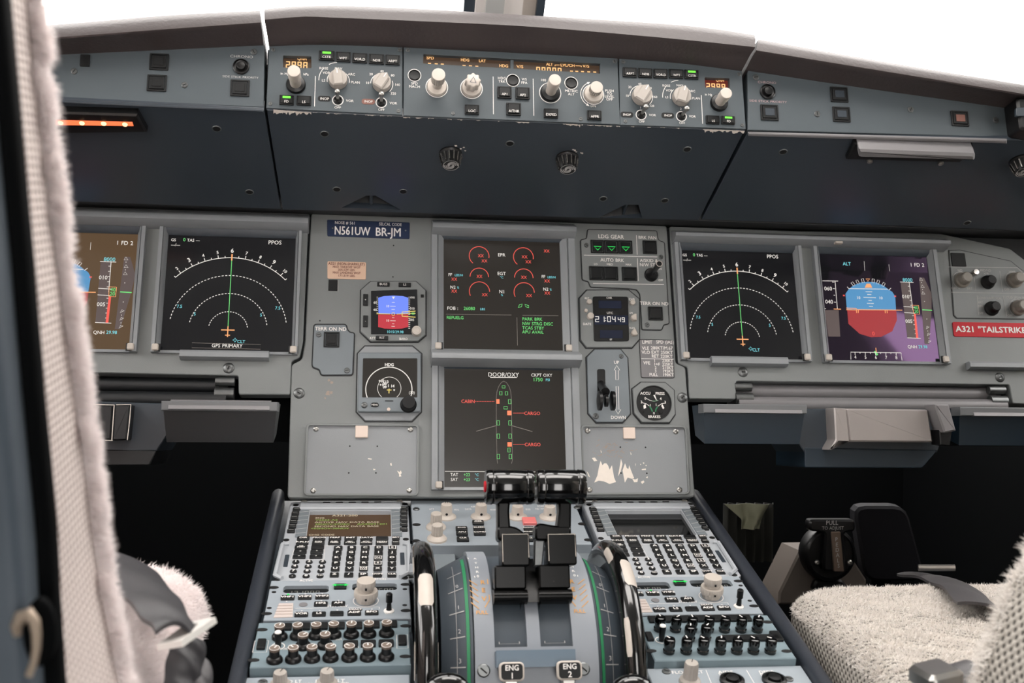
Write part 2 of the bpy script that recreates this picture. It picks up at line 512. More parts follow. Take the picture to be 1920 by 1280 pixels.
def button(th, rc, legend=None, lit=None, h=0.004, n=0.0, mat_='key_black', th_=0.0030, ly=-0.22, tmat='white_print', lines=None, r=0.0008, bezel=True, tsx=0.95):
    """square push button with a bezel; legend and lit bar are its sub-parts"""
    u0, u1, v0, v1 = rc; w, hh = u1 - u0, v1 - v0; cu, cv = (u0 + u1) / 2, (v0 + v1) / 2
    key = ('btn', round(w, 4), round(hh, 4), h, mat_, bezel)
    def mk():
        m_ = MB()
        e = min(w, hh) * 0.09
        if bezel:
            m_.plate(rrect(-w / 2, w / 2, -hh / 2, hh / 2, r), [rrect(-w / 2 + e, w / 2 - e, -hh / 2 + e, hh / 2 - e, r * 0.6)], 0, h * 0.7, 0.0003)
            m_.prism(rrect(-w / 2 + e * 1.4, w / 2 - e * 1.4, -hh / 2 + e * 1.4, hh / 2 - e * 1.4, r * 0.6), 0, h, 0.0004)
        else:
            m_.prism(rrect(-w / 2, w / 2, -hh / 2, hh / 2, r), 0, h, 0.0005)
        return m_.mesh('push_button', mat_)
    o = put('push_button', cached(key, mk), th, cu, cv, n)
    if legend:
        t = MB()
        ls = legend.split('\n')
        for i, l in enumerate(ls):
            t.text(l, 0, ly * hh - (i - (len(ls) - 1) / 2) * th_ * 1.5, th_, h + 0.0002, sx=tsx)
        sub(t, 'legend', tmat, o, 0)
    if lit:
        sub(MB().flat(rect4(-w * 0.27, w * 0.27, hh * 0.12, hh * 0.34), h + 0.0002), 'light_bar', lit, o, 0)
    return o
# ================================================================== the room
def at_y(X, Y, y):
    d = ray(X, Y); return CAM + d * ((y - CAM.y) / d.y)
def at_x(X, Y, x):
    d = ray(X, Y); return CAM + d * ((x - CAM.x) / d.x)
def at_z(X, Y, z):
    d = ray(X, Y); return CAM + d * ((z - CAM.z) / d.z)
def struct(name, mb, mat_, label=None, smooth=35):
    o = mb.build(name, mat_, None, smooth); o['kind'] = 'structure'
    if label: o['label'] = label
    return o
FLOOR = -0.80
struct('floor', MB().box(-1.15, 1.15, -2.6, 0.75, FLOOR - 0.04, FLOOR), 'carpet')
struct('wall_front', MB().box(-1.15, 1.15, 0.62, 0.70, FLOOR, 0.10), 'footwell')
struct('wall_back', MB().box(-1.15, -0.32, -2.66, -2.6, FLOOR, 0.95).box(0.32, 1.15, -2.66, -2.6, FLOOR, 0.95).box(-0.32, 0.32, -2.66, -2.6, 0.80, 0.95), 'wall_dark')   # unseen doorway gap, added to let in fill light from behind
def side_wall(sx):
    """outline in (y, z) with the window openings cut through it"""
    rear = [(-1.10, 0.73), (-1.05, 0.60), (-0.90, 0.33), (-0.80, 0.10), (-0.62, 0.10), (-0.62, 0.36)] if sx > 0 else [(-1.12, 0.72), (-1.12, 0.10), (-0.62, 0.10), (-0.62, 0.72)]
    front = [(-0.56, 0.10), (0.36, 0.10), (0.30, 0.42), (-0.20, 0.72), (-0.56, 0.72)]
    m_ = MB().plate([(-2.6, FLOOR), (0.70, FLOOR), (0.70, 0.95), (-2.6, 0.95)], [rear, front], 0.0, 0.06)
    m_.v = [(sx * (1.14 - z), x, y) for x, y, z in m_.v]
    return m_, rear, front
wl_, lr_, lf_ = side_wall(-1); wr_, rr_w, rf_w = side_wall(1)
struct('wall_left', wl_, 'wall_grey', smooth=0); struct('wall_right', wr_, 'wall_grey', smooth=0)
struct('ceiling', MB().box(-1.14, 1.14, -2.6, -0.28, 0.86, 0.92), 'wall_grey')
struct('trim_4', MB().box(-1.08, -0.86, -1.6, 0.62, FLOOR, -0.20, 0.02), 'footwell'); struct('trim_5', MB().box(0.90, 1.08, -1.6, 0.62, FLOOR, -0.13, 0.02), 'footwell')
# glass: clear thin panes
gm = bpy.data.materials.new('clear_pane'); gm.use_nodes = True
nt = gm.node_tree; nt.nodes.clear()
o_ = nt.nodes.new('ShaderNodeOutputMaterial'); mx = nt.nodes.new('ShaderNodeMixShader')
tr = nt.nodes.new('ShaderNodeBsdfTransparent'); gl = nt.nodes.new('ShaderNodeBsdfGlossy'); gl.inputs['Roughness'].default_value = 0.02
mx.inputs[0].default_value = 0.04
nt.links.new(tr.outputs[0], mx.inputs[1]); nt.links.new(gl.outputs[0], mx.inputs[2]); nt.links.new(mx.outputs[0], o_.inputs[0])
MATS['clear_pane'] = gm
def slant(z): return 0.42 - (z - 0.26) * 0.95               # the windshield leans back towards the roof
def pane(name, x0, x1):
    m_ = MB(); z0, z1 = 0.10, 0.90
    a = [(x0, slant(z0), z0), (x1, slant(z0), z0), (x1, slant(z1), z1), (x0, slant(z1), z1)]
    m_.add(a + [(x, y + 0.012, z) for x, y, z in a], [(0, 1, 2, 3), (7, 6, 5, 4), (0, 4, 5, 1), (1, 5, 6, 2), (2, 6, 7, 3), (3, 7, 4, 0)])
    return struct(name, m_, 'clear_pane', smooth=0)
pc0 = at_y(860, 12, 0.36); pc1 = at_y(998, 26, 0.36)
pane('window_1', -1.08, pc0.x - 0.004); pane('window_2', pc1.x + 0.004, 1.08)
for nm, sx, ps in (('window_3', -1, (lr_, lf_)), ('window_4', 1, (rr_w, rf_w))):
    m_ = MB()
    for p_ in ps: m_.prism(inset(p_, -0.01), 1.106, 1.114, 0, True)
    m_.v = [(sx * z, x, y) for x, y, z in m_.v]
    struct(nm, m_, 'clear_pane', smooth=0)
def post(xa, xb, d0, d1, mat_, name, parent=None):
    m_ = MB(); z0, z1 = 0.08, 0.92
    f = lambda z, d: slant(z) - d
    vs_ = [(xa, f(z0, d0), z0), (xb, f(z0, d0), z0), (xb, f(z1, d0), z1), (xa, f(z1, d0), z1)]
    vs_ += [(xa, f(z0, d1), z0), (xb, f(z0, d1), z0), (xb, f(z1, d1), z1), (xa, f(z1, d1), z1)]
    m_.add(vs_, [(0, 1, 2, 3), (4, 5, 6, 7), (0, 4, 5, 1), (1, 5, 6, 2), (2, 6, 7, 3), (3, 7, 4, 0)])
    o = m_.build(name, mat_, parent, 0)
    return o
tx = lambda X: at_y(X, 15, 0.33).x
cp = post(tx(877), tx(958), 0.0, 0.06, 'post_light', 'trim_1'); cp['kind'] = 'structure'
post(tx(858), tx(877), 0.0, 0.045, 'tray_dark', 'window_seal', cp)
post(tx(984), tx(998), 0.0, 0.045, 'tray_dark', 'window_seal', cp)
post(tx(894), tx(925), 0.0, 0.072, 'wall_grey', 'post_rib', cp)
post(tx(958), tx(984), 0.0, 0.03, 'cream', 'post_edge', cp)

# ================================================================== glareshield sections
def interp(tab, t):
    xs = [p[0] for p in tab]; X = xs[0] + (xs[-1] - xs[0]) * t
    return X, float(np.interp(X, xs, [p[1] for p in tab]))
def smooth_tab(tab, n=40):
    # Catmull-Rom through the points so that the visor edge is a fair curve
    out = []
    P = [tab[0]] + list(tab) + [tab[-1]]
    for i in range(1, len(P) - 2):
        for k in range(8):
            t = k / 8
            q = [0.5 * ((2 * P[i][c]) + (-P[i - 1][c] + P[i + 1][c]) * t + (2 * P[i - 1][c] - 5 * P[i][c] + 4 * P[i + 1][c] - P[i + 2][c]) * t * t
                 + (-P[i - 1][c] + 3 * P[i][c] - 3 * P[i + 1][c] + P[i + 2][c]) * t ** 3) for c in (0, 1)]
            out.append(tuple(q))
    out.append(tuple(tab[-1])); return out
def visor(th, face, rim, sil, ns=36):
    face, rim, sil = smooth_tab(face), smooth_tab(rim), smooth_tab(sil)
    rows = []
    for k in range(ns + 1):
        t = k / ns
        f = GS('f', *interp(face, t), 0.001); r = GS('f', *interp(rim, t), 0.034); s_ = GS('f', *interp(sil, t), 0.016)
        prof = [(f[0], f[1] - 0.003, -0.02), (f[0], f[1], 0.001), (f[0], f[1] + 0.001, 0.006)]
        for a in (0.35, 0.7): prof.append((f[0] * (1 - a) + r[0] * a, f[1] * (1 - a) + r[1] * a + 0.0015, 0.006 + 0.026 * a))
        prof.append((r[0], r[1], 0.034))
        prof.append((r[0], r[1] + 0.0012, 0.0355))
        for a in (0.3, 0.6, 0.85):
            prof.append((r[0] * (1 - a) + s_[0] * a, r[1] + (s_[1] - r[1]) * math.sin(a * pi / 2), 0.0355 - 0.0195 * (1 - math.cos(a * pi / 2))))
        prof.append((s_[0], s_[1], 0.014)); prof.append((s_[0], s_[1] + 0.0005, 0.002)); prof.append((s_[0], s_[1] - 0.004, -0.17)); prof.append((s_[0], f[1] - 0.003, -0.17))
        rows.append(prof)
    m_ = MB(); n = len(rows[0])
    m_.add([p for r in rows for p in r], [(k * n + i, k * n + i + 1, (k + 1) * n + i + 1, (k + 1) * n + i) for k in range(ns) for i in range(n - 1)]
           + [tuple(range(n)), tuple(ns * n + i for i in range(n))[::-1]])
    return m_.build('visor_pad', 'visor_leather', th, 40)
def hole(th, u, v, r, pl=None):
    def mk():
        m_ = MB().lathe(0, 0, [(1.25, 0.0), (1.2, 0.12), (1.0, 0.12), (0.95, -0.0)], 18, cap=False)
        return m_.mesh('hole_rim', 'screw_dark')
    o = put('screw_hole', cached('holerim', mk), th, u, v, 0.0001, 0, r)
    sub(MB().flat(circ(0, 0, 1.0, 18), 0.03), 'hole_recess', 'black_matte', o, 0)
    return o
gs_c = thing('glareshield', 'centre glareshield section under the autopilot controls with padded black visor', 'glareshield', GS, (0.0, 0.0), group='glareshield sections')
gs_l = thing('glareshield', 'left glareshield section with glowing orange strip lamp underneath', 'glareshield', GS, (-0.45, 0.0), group='glareshield sections')
gs_r = thing('glareshield', 'right glareshield section with unlit lamp bar underneath', 'glareshield', GS, (0.5, 0.0), group='glareshield sections')
visor(gs_c, [(504, 86), (560, 83.8), (611, 83.4), (680, 85), (755, 88), (960, 98), (1158, 109), (1276, 118), (1391, 132.5)],
      [(496, 40), (571, 34), (627, 36), (796, 43), (996, 53), (1247, 74), (1415, 91)],
      [(496, 20), (552, 15), (618, 13), (702, 15.5), (796, 19.7), (996, 31.6), (1247, 46.4), (1340, 56), (1413, 68)])
visor(gs_l, [(-300, 119.5), (109, 101.5), (300, 93), (494, 84)], [(-300, 103), (109, 73), (281, 60), (489, 45)], [(-300, 75), (94, 49), (312, 31), (487, 22.5)])
visor(gs_r, [(1398, 131), (1588, 159.5), (1882, 201), (2150, 239)], [(1417, 97), (1588, 125), (1920, 179), (2150, 217)], [(1421.6, 76), (1647, 116.4), (1920, 162.4), (2150, 201)])
# housings behind the control plates
def gpoly(pts, n=0): return GS.poly('f', pts, n)
MB().prism(gpoly([(500, 84), (757, 87), (1160, 108), (1393, 131), (1397, 242), (1161, 233.8), (756, 216.2), (499, 203)]), -0.10, -0.0125, 0, True).build('housing', 'tray_dark', gs_c)
MB().prism(gpoly([(20, 150), (500, 120), (1395, 165), (1960, 215), (1960, 262), (1397, 246), (756, 219), (20, 184)], -0.032), -0.06, -0.034).build('seam_backing', 'soffit_black', gs_c)
# side faces with their switches
lf = gpoly([(-300, 119.5), (109, 101.5), (300, 93), (496, 84), (494.5, 201), (300, 192), (122, 184.5), (-300, 166)])
MB().prism(lf, -0.03, 0.0, 0.0006).build('face_plate', 'glare_blue', gs_l)
rf = gpoly([(1402, 131), (1588, 159.5), (1882, 201), (2150, 239), (2150, 264), (1887, 257), (1650, 250.5), (1402, 243.5)])
MB().prism(rf, -0.03, 0.0, 0.0006).build('face_plate', 'glare_blue', gs_r)
# undersides
def upoly(pts): return UN.poly('f', pts)
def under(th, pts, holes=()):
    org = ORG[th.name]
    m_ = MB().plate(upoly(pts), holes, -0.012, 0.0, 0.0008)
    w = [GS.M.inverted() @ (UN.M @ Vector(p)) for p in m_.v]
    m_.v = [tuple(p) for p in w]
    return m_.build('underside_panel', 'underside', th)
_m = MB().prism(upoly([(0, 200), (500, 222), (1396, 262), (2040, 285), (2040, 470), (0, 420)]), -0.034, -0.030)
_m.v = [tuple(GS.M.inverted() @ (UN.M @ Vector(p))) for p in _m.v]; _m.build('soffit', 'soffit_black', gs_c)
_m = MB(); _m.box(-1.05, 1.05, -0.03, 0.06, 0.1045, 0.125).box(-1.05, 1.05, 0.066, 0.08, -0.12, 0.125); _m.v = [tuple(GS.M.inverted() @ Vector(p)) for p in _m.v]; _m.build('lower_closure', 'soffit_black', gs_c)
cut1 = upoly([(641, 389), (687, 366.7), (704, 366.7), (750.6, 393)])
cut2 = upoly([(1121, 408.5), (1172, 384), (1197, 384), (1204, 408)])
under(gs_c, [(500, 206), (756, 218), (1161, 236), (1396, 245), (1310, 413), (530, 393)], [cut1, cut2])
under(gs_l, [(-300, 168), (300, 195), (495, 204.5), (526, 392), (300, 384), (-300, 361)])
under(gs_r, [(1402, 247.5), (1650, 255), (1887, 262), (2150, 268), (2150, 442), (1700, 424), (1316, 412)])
# everything that hangs on the undersides is written in the underside's own plane: a child Empty carries that frame
def un_frame(th, nm, uv):
    return None
U2G = GS.M.inverted() @ UN.M
def build_un(mb, name, mat_, th, smooth=35):
    mb.v = [tuple(U2G @ Vector(p)) for p in mb.v]
    return mb.build(name, mat_, th, smooth)
def put_un(name, me, th, u, v, n=0.0, rot=0.0, scale=1.0):
    o = bpy.data.objects.new(name, me); COL.objects.link(o); o.parent = th
    ox, oy, oz = ORG[th.name]
    M_ = Matrix.Translation((-ox, -oy, -oz)) @ U2G @ Matrix.Translation((u, v, n)) @ Matrix.Rotation(R_(rot), 4, 'Z') @ Matrix.Diagonal((scale, scale, scale, 1))
    o.matrix_basis = M_
    return o
hole_me = MB().lathe(0, 0, [(1.3, 0.0), (1.2, 0.14), (1.0, 0.14), (0.97, 0.0)], 18, cap=False).mesh('hole_rim', 'screw_dark')
hole_dk = MB().flat(circ(0, 0, 1.0, 18), 0.05).mesh('hole_recess', 'black_matte', 0)
def uhole(th, reg, x, y, r=0.0042):
    u, v = UN(reg, x, y)
    o = put_un('screw_hole', hole_me, th, u, v, 0.0, 0, r)
    k = bpy.data.objects.new('hole_recess', hole_dk); COL.objects.link(k); k.parent = o
for x, y in ((237, 142), (932, 178), (1597, 200), (283, 350), (532, 358), (1282, 385), (1513, 392)): uhole(gs_c, 'F', x, y)
for x, y in ((1300, 772), (1497, 1152)): uhole(gs_l, 'A', x, y)
for x, y in ((298, 757), (1460, 1205)): uhole(gs_r, 'E', x, y)
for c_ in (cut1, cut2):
    build_un(MB().prism(inset(c_, -0.004), -0.03, -0.022), 'cutout_recess', 'soffit_black', gs_c)
    xs = [p[0] for p in c_]; ys = [p[1] for p in c_]; cx = sum(xs) / 4; w = max(xs) - min(xs); y0 = min(ys)
    build_un(MB().box(cx - w * 0.03, cx + w * 0.03, y0 + 0.002, max(ys), -0.02, -0.004, 0.001), 'bracket', 'tray_dark', gs_c)
    build_un(MB().prism([(cx + w * 0.05, y0 + 0.006), (cx + w * 0.22, y0 + 0.007), (cx + w * 0.08, y0 + 0.013)], -0.02, -0.017), 'light_leak', 'cream', gs_c)  # cream sliver drawn for the light coming through the cutout
# map light knobs
def maplight(th, X, Y, X2, Y2, r=0.0135):
    u, v = UN('f', X, Y)
    L = UN.height((u, v), 'f', X2, Y2)
    L = max(0.018, min(L, 0.028))
    m_ = MB(); n = 28
    m_.lathe(0, 0, [(r * 1.06, 0.0), (r * 1.06, 0.002), (r * 1.0, 0.003), (r, 0.004), (r * 0.8, L - 0.001), (r * 0.72, L)], n, 0.13, (3, 4))
    o = put_un('map_light_knob', m_.mesh('map_light_knob', 'black_plastic', 25), th, u, v)
    rb_ = MB()
    for k in range(14):
        a = 2 * pi * k / 14
        rb_.tube([(r * 1.0 * math.cos(a), r * 1.0 * math.sin(a), 0.005), (r * 0.82 * math.cos(a), r * 0.82 * math.sin(a), L - 0.002)], 0.0009, 5)
    sub(rb_, 'worn_ribs', 'silver', o)['kind'] = 'stuff'
    fl_ = MB(); q_ = random.Random(int(X))
    for k in range(5):
        a = R_(q_.uniform(20, 80)); d_ = r * q_.uniform(1.15, 1.5); c0, c1 = d_ * math.cos(a), d_ * math.sin(a)
        fl_.flat([(c0 + 0.0022 * q_.uniform(0.3, 1) * math.cos(b * 1.25), c1 + 0.0022 * q_.uniform(0.3, 1) * math.sin(b * 1.25)) for b in range(5)], 0.0006)
    sub(fl_, 'paint_flecks', 'chip_white', o, 0)['kind'] = 'stuff'
    f = MB()
    for k in range(3):
        for s0 in (0, 180):
            f.stroke([((r * (0.62 - 0.17 * k)) * (1 - i / 14) * math.cos(R_(s0 + i * 22)), (r * (0.62 - 0.17 * k)) * (1 - i / 14) * math.sin(R_(s0 + i * 22))) for i in range(10)], r * 0.09, L + 0.0002)
    f.stroke(circ(0, 0, r * 0.68, 24), r * 0.05, L + 0.0002, True)
    sub(f, 'swirl_mark', 'dim_print', o, 0)
maplight(gs_c, 845, 288, 838, 307); maplight(gs_c, 1063, 296, 1061, 317); maplight(gs_r, 1912, 302, 1912, 322)
# orange strip lamp (left) and unlit lamp bar (right)
def upl(reg, pts): return UN.poly(reg, pts)
build_un(MB().prism(upl('A', [(120, 628), (830, 650), (888, 757), (120, 768)]), 0, 0.010, 0.002), 'lamp_housing', 'black_plastic', gs_l)
build_un(MB().prism(upl('A', [(120, 672), (800, 690), (808, 714), (120, 704)]), 0.008, 0.0106, 0.0003), 'lamp_strip', 'g_strip', gs_l)
for x, y in ((372, 692), (500, 694), (630, 697), (757, 702)):
    u, v = UN('A', x, y); m_ = MB().lathe(u, v, [(0.0030, 0.0105), (0.0026, 0.012), (0.0012, 0.0128)], 12); build_un(m_, 'bulb', 'g_bulb', gs_l)
build_un(MB().prism(upl('E', [(740, 672), (1490, 697), (1470, 738), (1405, 797), (690, 776)]), 0, 0.008, 0.002), 'lamp_housing', 'black_plastic', gs_r)
build_un(MB().prism(soften(upl('E', [(757, 668), (1488, 696), (1486, 736), (757, 716)]), 0.003), 0.0, 0.020, 0.003), 'lamp_bar', 'tray_grey', gs_r)
for x, y in ((837, 782), (1283, 795)):
    u, v = UN('E', x, y); build_un(MB().lathe(u, v, [(0.004, 0.006), (0.0035, 0.010), (0.002, 0.011)], 14), 'screw', 'steel', gs_r)
# lips below the side faces, and the box at the right end
build_un(MB().prism(upoly([(40, 183.5), (300, 195.5), (495, 204), (496, 209), (300, 200), (40, 188)]), 0, 0.003, 0.001), 'lip', 'tray_dark', gs_l)
build_un(MB().prism(upoly([(1402, 246.5), (1650, 253.5), (1887, 260), (1887, 266), (1650, 259.5), (1402, 252)]), 0, 0.003, 0.001), 'lip', 'tray_grey', gs_r)
eb = GS.poly('E', [(1692, 470), (1860, 475), (1862, 700), (1716, 668)])
th = thing('console_box', 'dark brown plastic box at the right end of the glareshield', 'box', GS, eb[0])
MB().prism(soften(eb, 0.004), 0.0, 0.028, 0.003).build('body', 'black_plastic', th)
MB().prism(soften(GS.poly('E', [(1765, 480), (1850, 480), (1850, 535), (1765, 535)], 0.028), 0.002), 0.026, 0.030, 0.0006).build('latch', 'tray_dark', th)
# ------- small things on the side faces
def sq(th, pl, reg, x, y, w, h, core='black_plastic', hh=0.0025):
    u0, u1, v0, v1 = pl.rect(reg, x - w / 2, y - h / 2, x + w / 2, y + h / 2)
    o = button(th, (u0, u1, v0, v1), h=hh, mat_='key_black')
    e = (u1 - u0) * 0.24
    sub(MB().prism(rrect(-(u1 - u0) / 2 + e, (u1 - u0) / 2 - e, -(v1 - v0) / 2 + e, (v1 - v0) / 2 - e, 0.0006), hh - 0.0002, hh + 0.0006, 0.0003), 'lens', core, o)
    return o
def chrono(th, reg, x, y, r):
    u, v = GS(reg, x, y); rr = GS.r(reg, x, y, r)
    o = put('chrono_button', cached('chrono', lambda: MB().lathe(0, 0, [(1, 0), (1, 0.25), (0.86, 0.34), (0.8, 0.2), (0.55, 0.12), (0.5, 0.5), (0.3, 0.55)], 24).mesh('chrono_button', 'black_plastic')), th, u, v, 0, 0, rr)
m_ = MB().prism(rrect(*GS.rect('A', 482, 330, 540, 400), 0.0006), 0, 0.0015); m_.build('blank_cover', 'key_black', gs_l)
sq(gs_l, GS, 'A', 955, 373, 115, 98, 'key_black'); sq(gs_l, GS, 'A', 942, 500, 118, 98, 'key_black'); sq(gs_l, GS, 'A', 1440, 530, 115, 98, 'key_black')
chrono(gs_l, 'A', 1447, 402, 50); chrono(gs_r, 'E', 198, 380, 48)
for x, y in ((445, 428), (1108, 510), (1523, 312)): screw(gs_l, *GS('A', x, y), GS.r('A', x, y, 20))
for x, y in ((125, 287), (512, 518), (1102, 490), (1640, 558)): screw(gs_r, *GS('E', x, y), GS.r('E', x, y, 19))
sq(gs_r, GS, 'E', 210, 510, 112, 98, 'tray_dark'); sq(gs_r, GS, 'E', 650, 397, 110, 95, 'tray_dark'); sq(gs_r, GS, 'E', 664, 522, 110, 95, 'tray_dark'); sq(gs_r, GS, 'E', 1412, 548, 108, 95, 'inop_red')
MB().text('CHRONO', *GS('A', 1450, 340), 0.0032, 0.0004, sx=1.25).build('lettering', 'dim_print', gs_l, 0)
MB().text('SIDE STICK PRIORITY', *GS('A', 1443, 463), 0.0024, 0.0004, sx=1.2).build('lettering', 'dim_print', gs_l, 0)
MB().text('CHRONO', *GS('E', 195, 319), 0.0030, 0.0004, sx=1.2).build('lettering', 'pink_print', gs_r, 0)
MB().text('SIDE STICK PRIORITY', *GS('E', 202, 439), 0.0026, 0.0004, sx=1.3).build('lettering', 'pink_print', gs_r, 0)

# ================================================================== the control panels on the glareshield
def dist_knob(th, pl, reg, bx, by, tx_, ty_, rb, rt, base='cream', cap='cream', kn=0.12, ring=True, nkn=40, taper=0.70):
    """round knob on a collar; tip position fixes how far it stands out"""
    u, v = pl(reg, bx, by); r1 = pl.r(reg, bx, by, rb)
    L = pl.height((u, v), reg, tx_, ty_)
    r2 = pl.r(reg, tx_, ty_, rt, L)
    m_ = MB().lathe(0, 0, [(r1, 0), (r1, 0.003), (r1 * 0.92, 0.0045), (r2 * taper, 0.0055)], 32, cap=False)
    o = put('knob_collar', m_.mesh('knob_collar', base), th, u, v, 0)
    k = MB().lathe(0, 0, [(r2 * taper, 0.004), (r2 * taper, L * 0.52), (r2 * 0.97, L * 0.56)], nkn, cap=False)
    k.lathe(0, 0, [(r2, L * 0.56), (r2, L - 0.0015), (r2 * 0.96, L - 0.0003)], nkn, kn, (0, 1), cap=False)
    k.lathe(0, 0, [(r2 * 0.97, L - 0.0004), (r2 * 0.9, L), (r2 * 0.2, L + 0.0002)], nkn)
    kk = put('knob', k.mesh('knob', cap, 28), th, u, v, 0)
    if ring:
        MB().stroke(circ(u, v, r1 * 1.09, 40), r1 * 0.075, 0.0004, True).build('ring_line', 'white_print', th, 0)
    return kk, L, r2
def selector(th, pl, reg, x, y, rad, ang, h=0.013):
    u, v = pl(reg, x, y); r = pl.r(reg, x, y, rad)
    m_ = MB().lathe(0, 0, [(r, 0), (r, h * 0.55), (r * 0.95, h * 0.66), (r * 0.8, h * 0.68)], 32)
    w = r * 0.55
    m_.prism([(-w, -r * 0.93), (w, -r * 0.93), (w, r * 0.62), (0, r * 1.06), (-w, r * 0.62)], h * 0.4, h, r * 0.14)
    o = put('selector_knob', m_.mesh('selector_knob', 'knob_grey', 30), th, u, v, 0.0008, ang)
    sub(MB().line((0, r * 0.35), (0, r * 0.88), r * 0.09, h + 0.0003), 'pointer_line', 'white_print', o, 0)
    return u, v, r
def toggle(th, pl, reg, x, y, rad, bx, by, brad):
    u, v = pl(reg, x, y); r = pl.r(reg, x, y, rad)
    L = min(0.03, pl.height((u, v), reg, bx, by)); rb = pl.r(reg, bx, by, brad, L)
    sc_ = put('switch_collar', MB().lathe(0, 0, [(r * 0.8, 0), (r * 0.8, 0.002), (r * 0.6, 0.003), (r * 0.5, 0.001)], 24).mesh('switch_collar', 'black_plastic'), th, u, v)
    m_ = MB()
    prof = [(rb * 0.5, 0.0), (rb * 0.62, L * 0.6)]
    for k in range(7):
        a = -60 + 150 * k / 6
        prof.append((rb * math.cos(R_(a)) if k < 6 else 0.0002, L + rb * math.sin(R_(a))))
    m_.lathe(0, 0, prof, 18)
    put('switch_lever', m_.mesh('switch_lever', 'steel', 50), th, u, v, 0.001)
    MB().stroke(circ(u, v, r, 36), r * 0.16, 0.0004, True).build('ring_line', 'white_print', th, 0)

def chips(th, reg, x0, y0, x1, y1, wmax, n, seed, pl=UN, lift=0.0006, density=0.6, name='paint_chip', mat_='chip_white'):
    """flakes of bare primer along an edge, as thin ragged pieces"""
    rr = random.Random(seed); m_ = MB()
    a = Vector(pl(reg, x0, y0)); b = Vector(pl(reg, x1, y1)); d = (b - a); nrm = Vector((d.y, -d.x)).normalized()
    i = 0
    while i < n:
        l = rr.randint(1, 5)
        if rr.random() < density:
            pts = []
            top = []
            for k in range(l + 1):
                p = a + d * ((i + k) / n); top.append(p + nrm * (0.0003 * rr.random()))
                pts.append(p + nrm * wmax * rr.uniform(0.15, 1.0))
            m_.flat([tuple(p) for p in top] + [tuple(p) for p in pts[::-1]], 0)
        i += l
    return m_
def add_chips(th, *a, **k):
    m_ = chips(th, *a, **k)
    m_.v = [tuple(U2G @ Vector((x, y, 0.0006))) for x, y, z in m_.v]
    m_.build('paint_chip', 'chip_white', th, 0)

efis_l = thing('display_control_panel', 'left display control panel with dark baro knob and lit green CSTR key beside it', 'control panel', GS, GS('B', 900, 600), group='display control panels')
efis_r = thing('display_control_panel', 'right display control panel with red-tinted pressure window at its right end', 'control panel', GS, GS('D', 900, 560), group='display control panels')
fcu = thing('autopilot_panel', 'long central autopilot control panel with amber display strip and four cream knobs', 'control panel', GS, GS('C', 950, 400))
def lcd(th, pl, reg, pts, mat_, depth=0.007):
    hole_ = pl.poly(reg, pts)
    MB().flat(inset(hole_, -0.003), -depth).build('display_back', mat_, th, 0)
    return hole_
# --- left
pl_l = GS.poly('B', [(98, 165), (800, 152), (1752, 178), (1750, 1030), (60, 943)])
hl = lcd(efis_l, GS, 'B', [(270, 292), (620, 302), (622, 448), (268, 440)], 'lcd_amber')
MB().plate(pl_l, [soften(hl, 0.001)], -0.012, 0, 0.0005).build('face_plate', 'glare_blue', efis_l)
t = MB(); z = -0.0066
t.text('QNH', *GS('B', 505, 333, z), 0.0032, z, bold=0.03)
def baro(t, reg, x, y, x1, y1, s_):
    u, v = GS(reg, x, y, z); u1, v1 = GS(reg, x1, y1, z)
    w = (u1 - u) / 4 * 0.74; gap = (u1 - u) / 4 * 0.26
    t.seg(s_, u, v1, w, v - v1, gap, 0.0013, z)
baro(t, 'B', 305, 360, 590, 464, '2998')
t.build('digits', 'g_amber', efis_l, 0)
for x0, y0, x1, y1, s_, l in ((715, 242, 910, 360, 'CSTR', 1), (925, 256, 1110, 375, 'WPT', 0), (1130, 270, 1315, 388, 'VOR.D', 0), (1335, 283, 1525, 402, 'NDB', 0), (1540, 293, 1722, 412, 'ARPT', 0), (225, 792, 405, 910, 'FD', 1), (437, 800, 622, 916, 'LS', 0)):
    button(efis_l, GS.rect('B', x0, y0, x1, y1), s_, 'g_bright_green' if l else None, h=0.0035, th_=0.0030)
dist_knob(efis_l, GS, 'B', 430, 660, 400, 482, 122, 82, 'black_plastic', 'cream', 0.03, False, taper=0.88)
selector(efis_l, GS, 'B', 952, 610, 118, 8); selector(efis_l, GS, 'B', 1495, 650, 116, -32)
toggle(efis_l, GS, 'B', 950, 848, 66, 937, 745, 38); toggle(efis_l, GS, 'B', 1490, 877, 66, 1487, 775, 38)
for x, y in ((148, 220), (1718, 222), (113, 890), (1702, 980)): screw(efis_l, *GS('B', x, y), GS.r('B', x, y, 26))
t = MB()
def lab(t, pl, reg, s_, x, y, h=0.0029, **k): t.text(s_, *pl(reg, x, y), h, 0.0005, **k)
for s_, x, y in (('ROSE', 775, 452), ('NAV', 957, 455), ('VOR', 808, 508), ('LS', 772, 602), ('ARC', 1120, 527), ('PLAN', 1168, 627), ('20', 1362, 525), ('40', 1497, 488), ('80', 1630, 540), ('10', 1317, 632), ('160', 1688, 655), ('320', 1638, 765), ('VOR', 1098, 856), ('OFF', 948, 937), ('VOR', 1638, 885), ('OFF', 1490, 965), ('INOP', 785, 830), ('in Hg', 290, 518), ('hPa', 555, 527)):
    lab(t, GS, 'B', s_, x, y)
def arcs(t, reg, x, y, r, a0, a1, w=0.0007):
    u, v = GS(reg, x, y); rr = GS.r(reg, x, y, r); t.stroke(arc_pts(u, v, rr, a0, a1, 16), w, 0.0005)
arcs(t, 'B', 955, 605, 138, 130, 190); arcs(t, 'B', 955, 605, 138, -10, 45); arcs(t, 'B', 955, 600, 240, 95, 120); arcs(t, 'B', 955, 600, 240, 140, 183)
arcs(t, 'B', 1495, 645, 138, 95, 180); arcs(t, 'B', 1495, 645, 138, -45, 20)
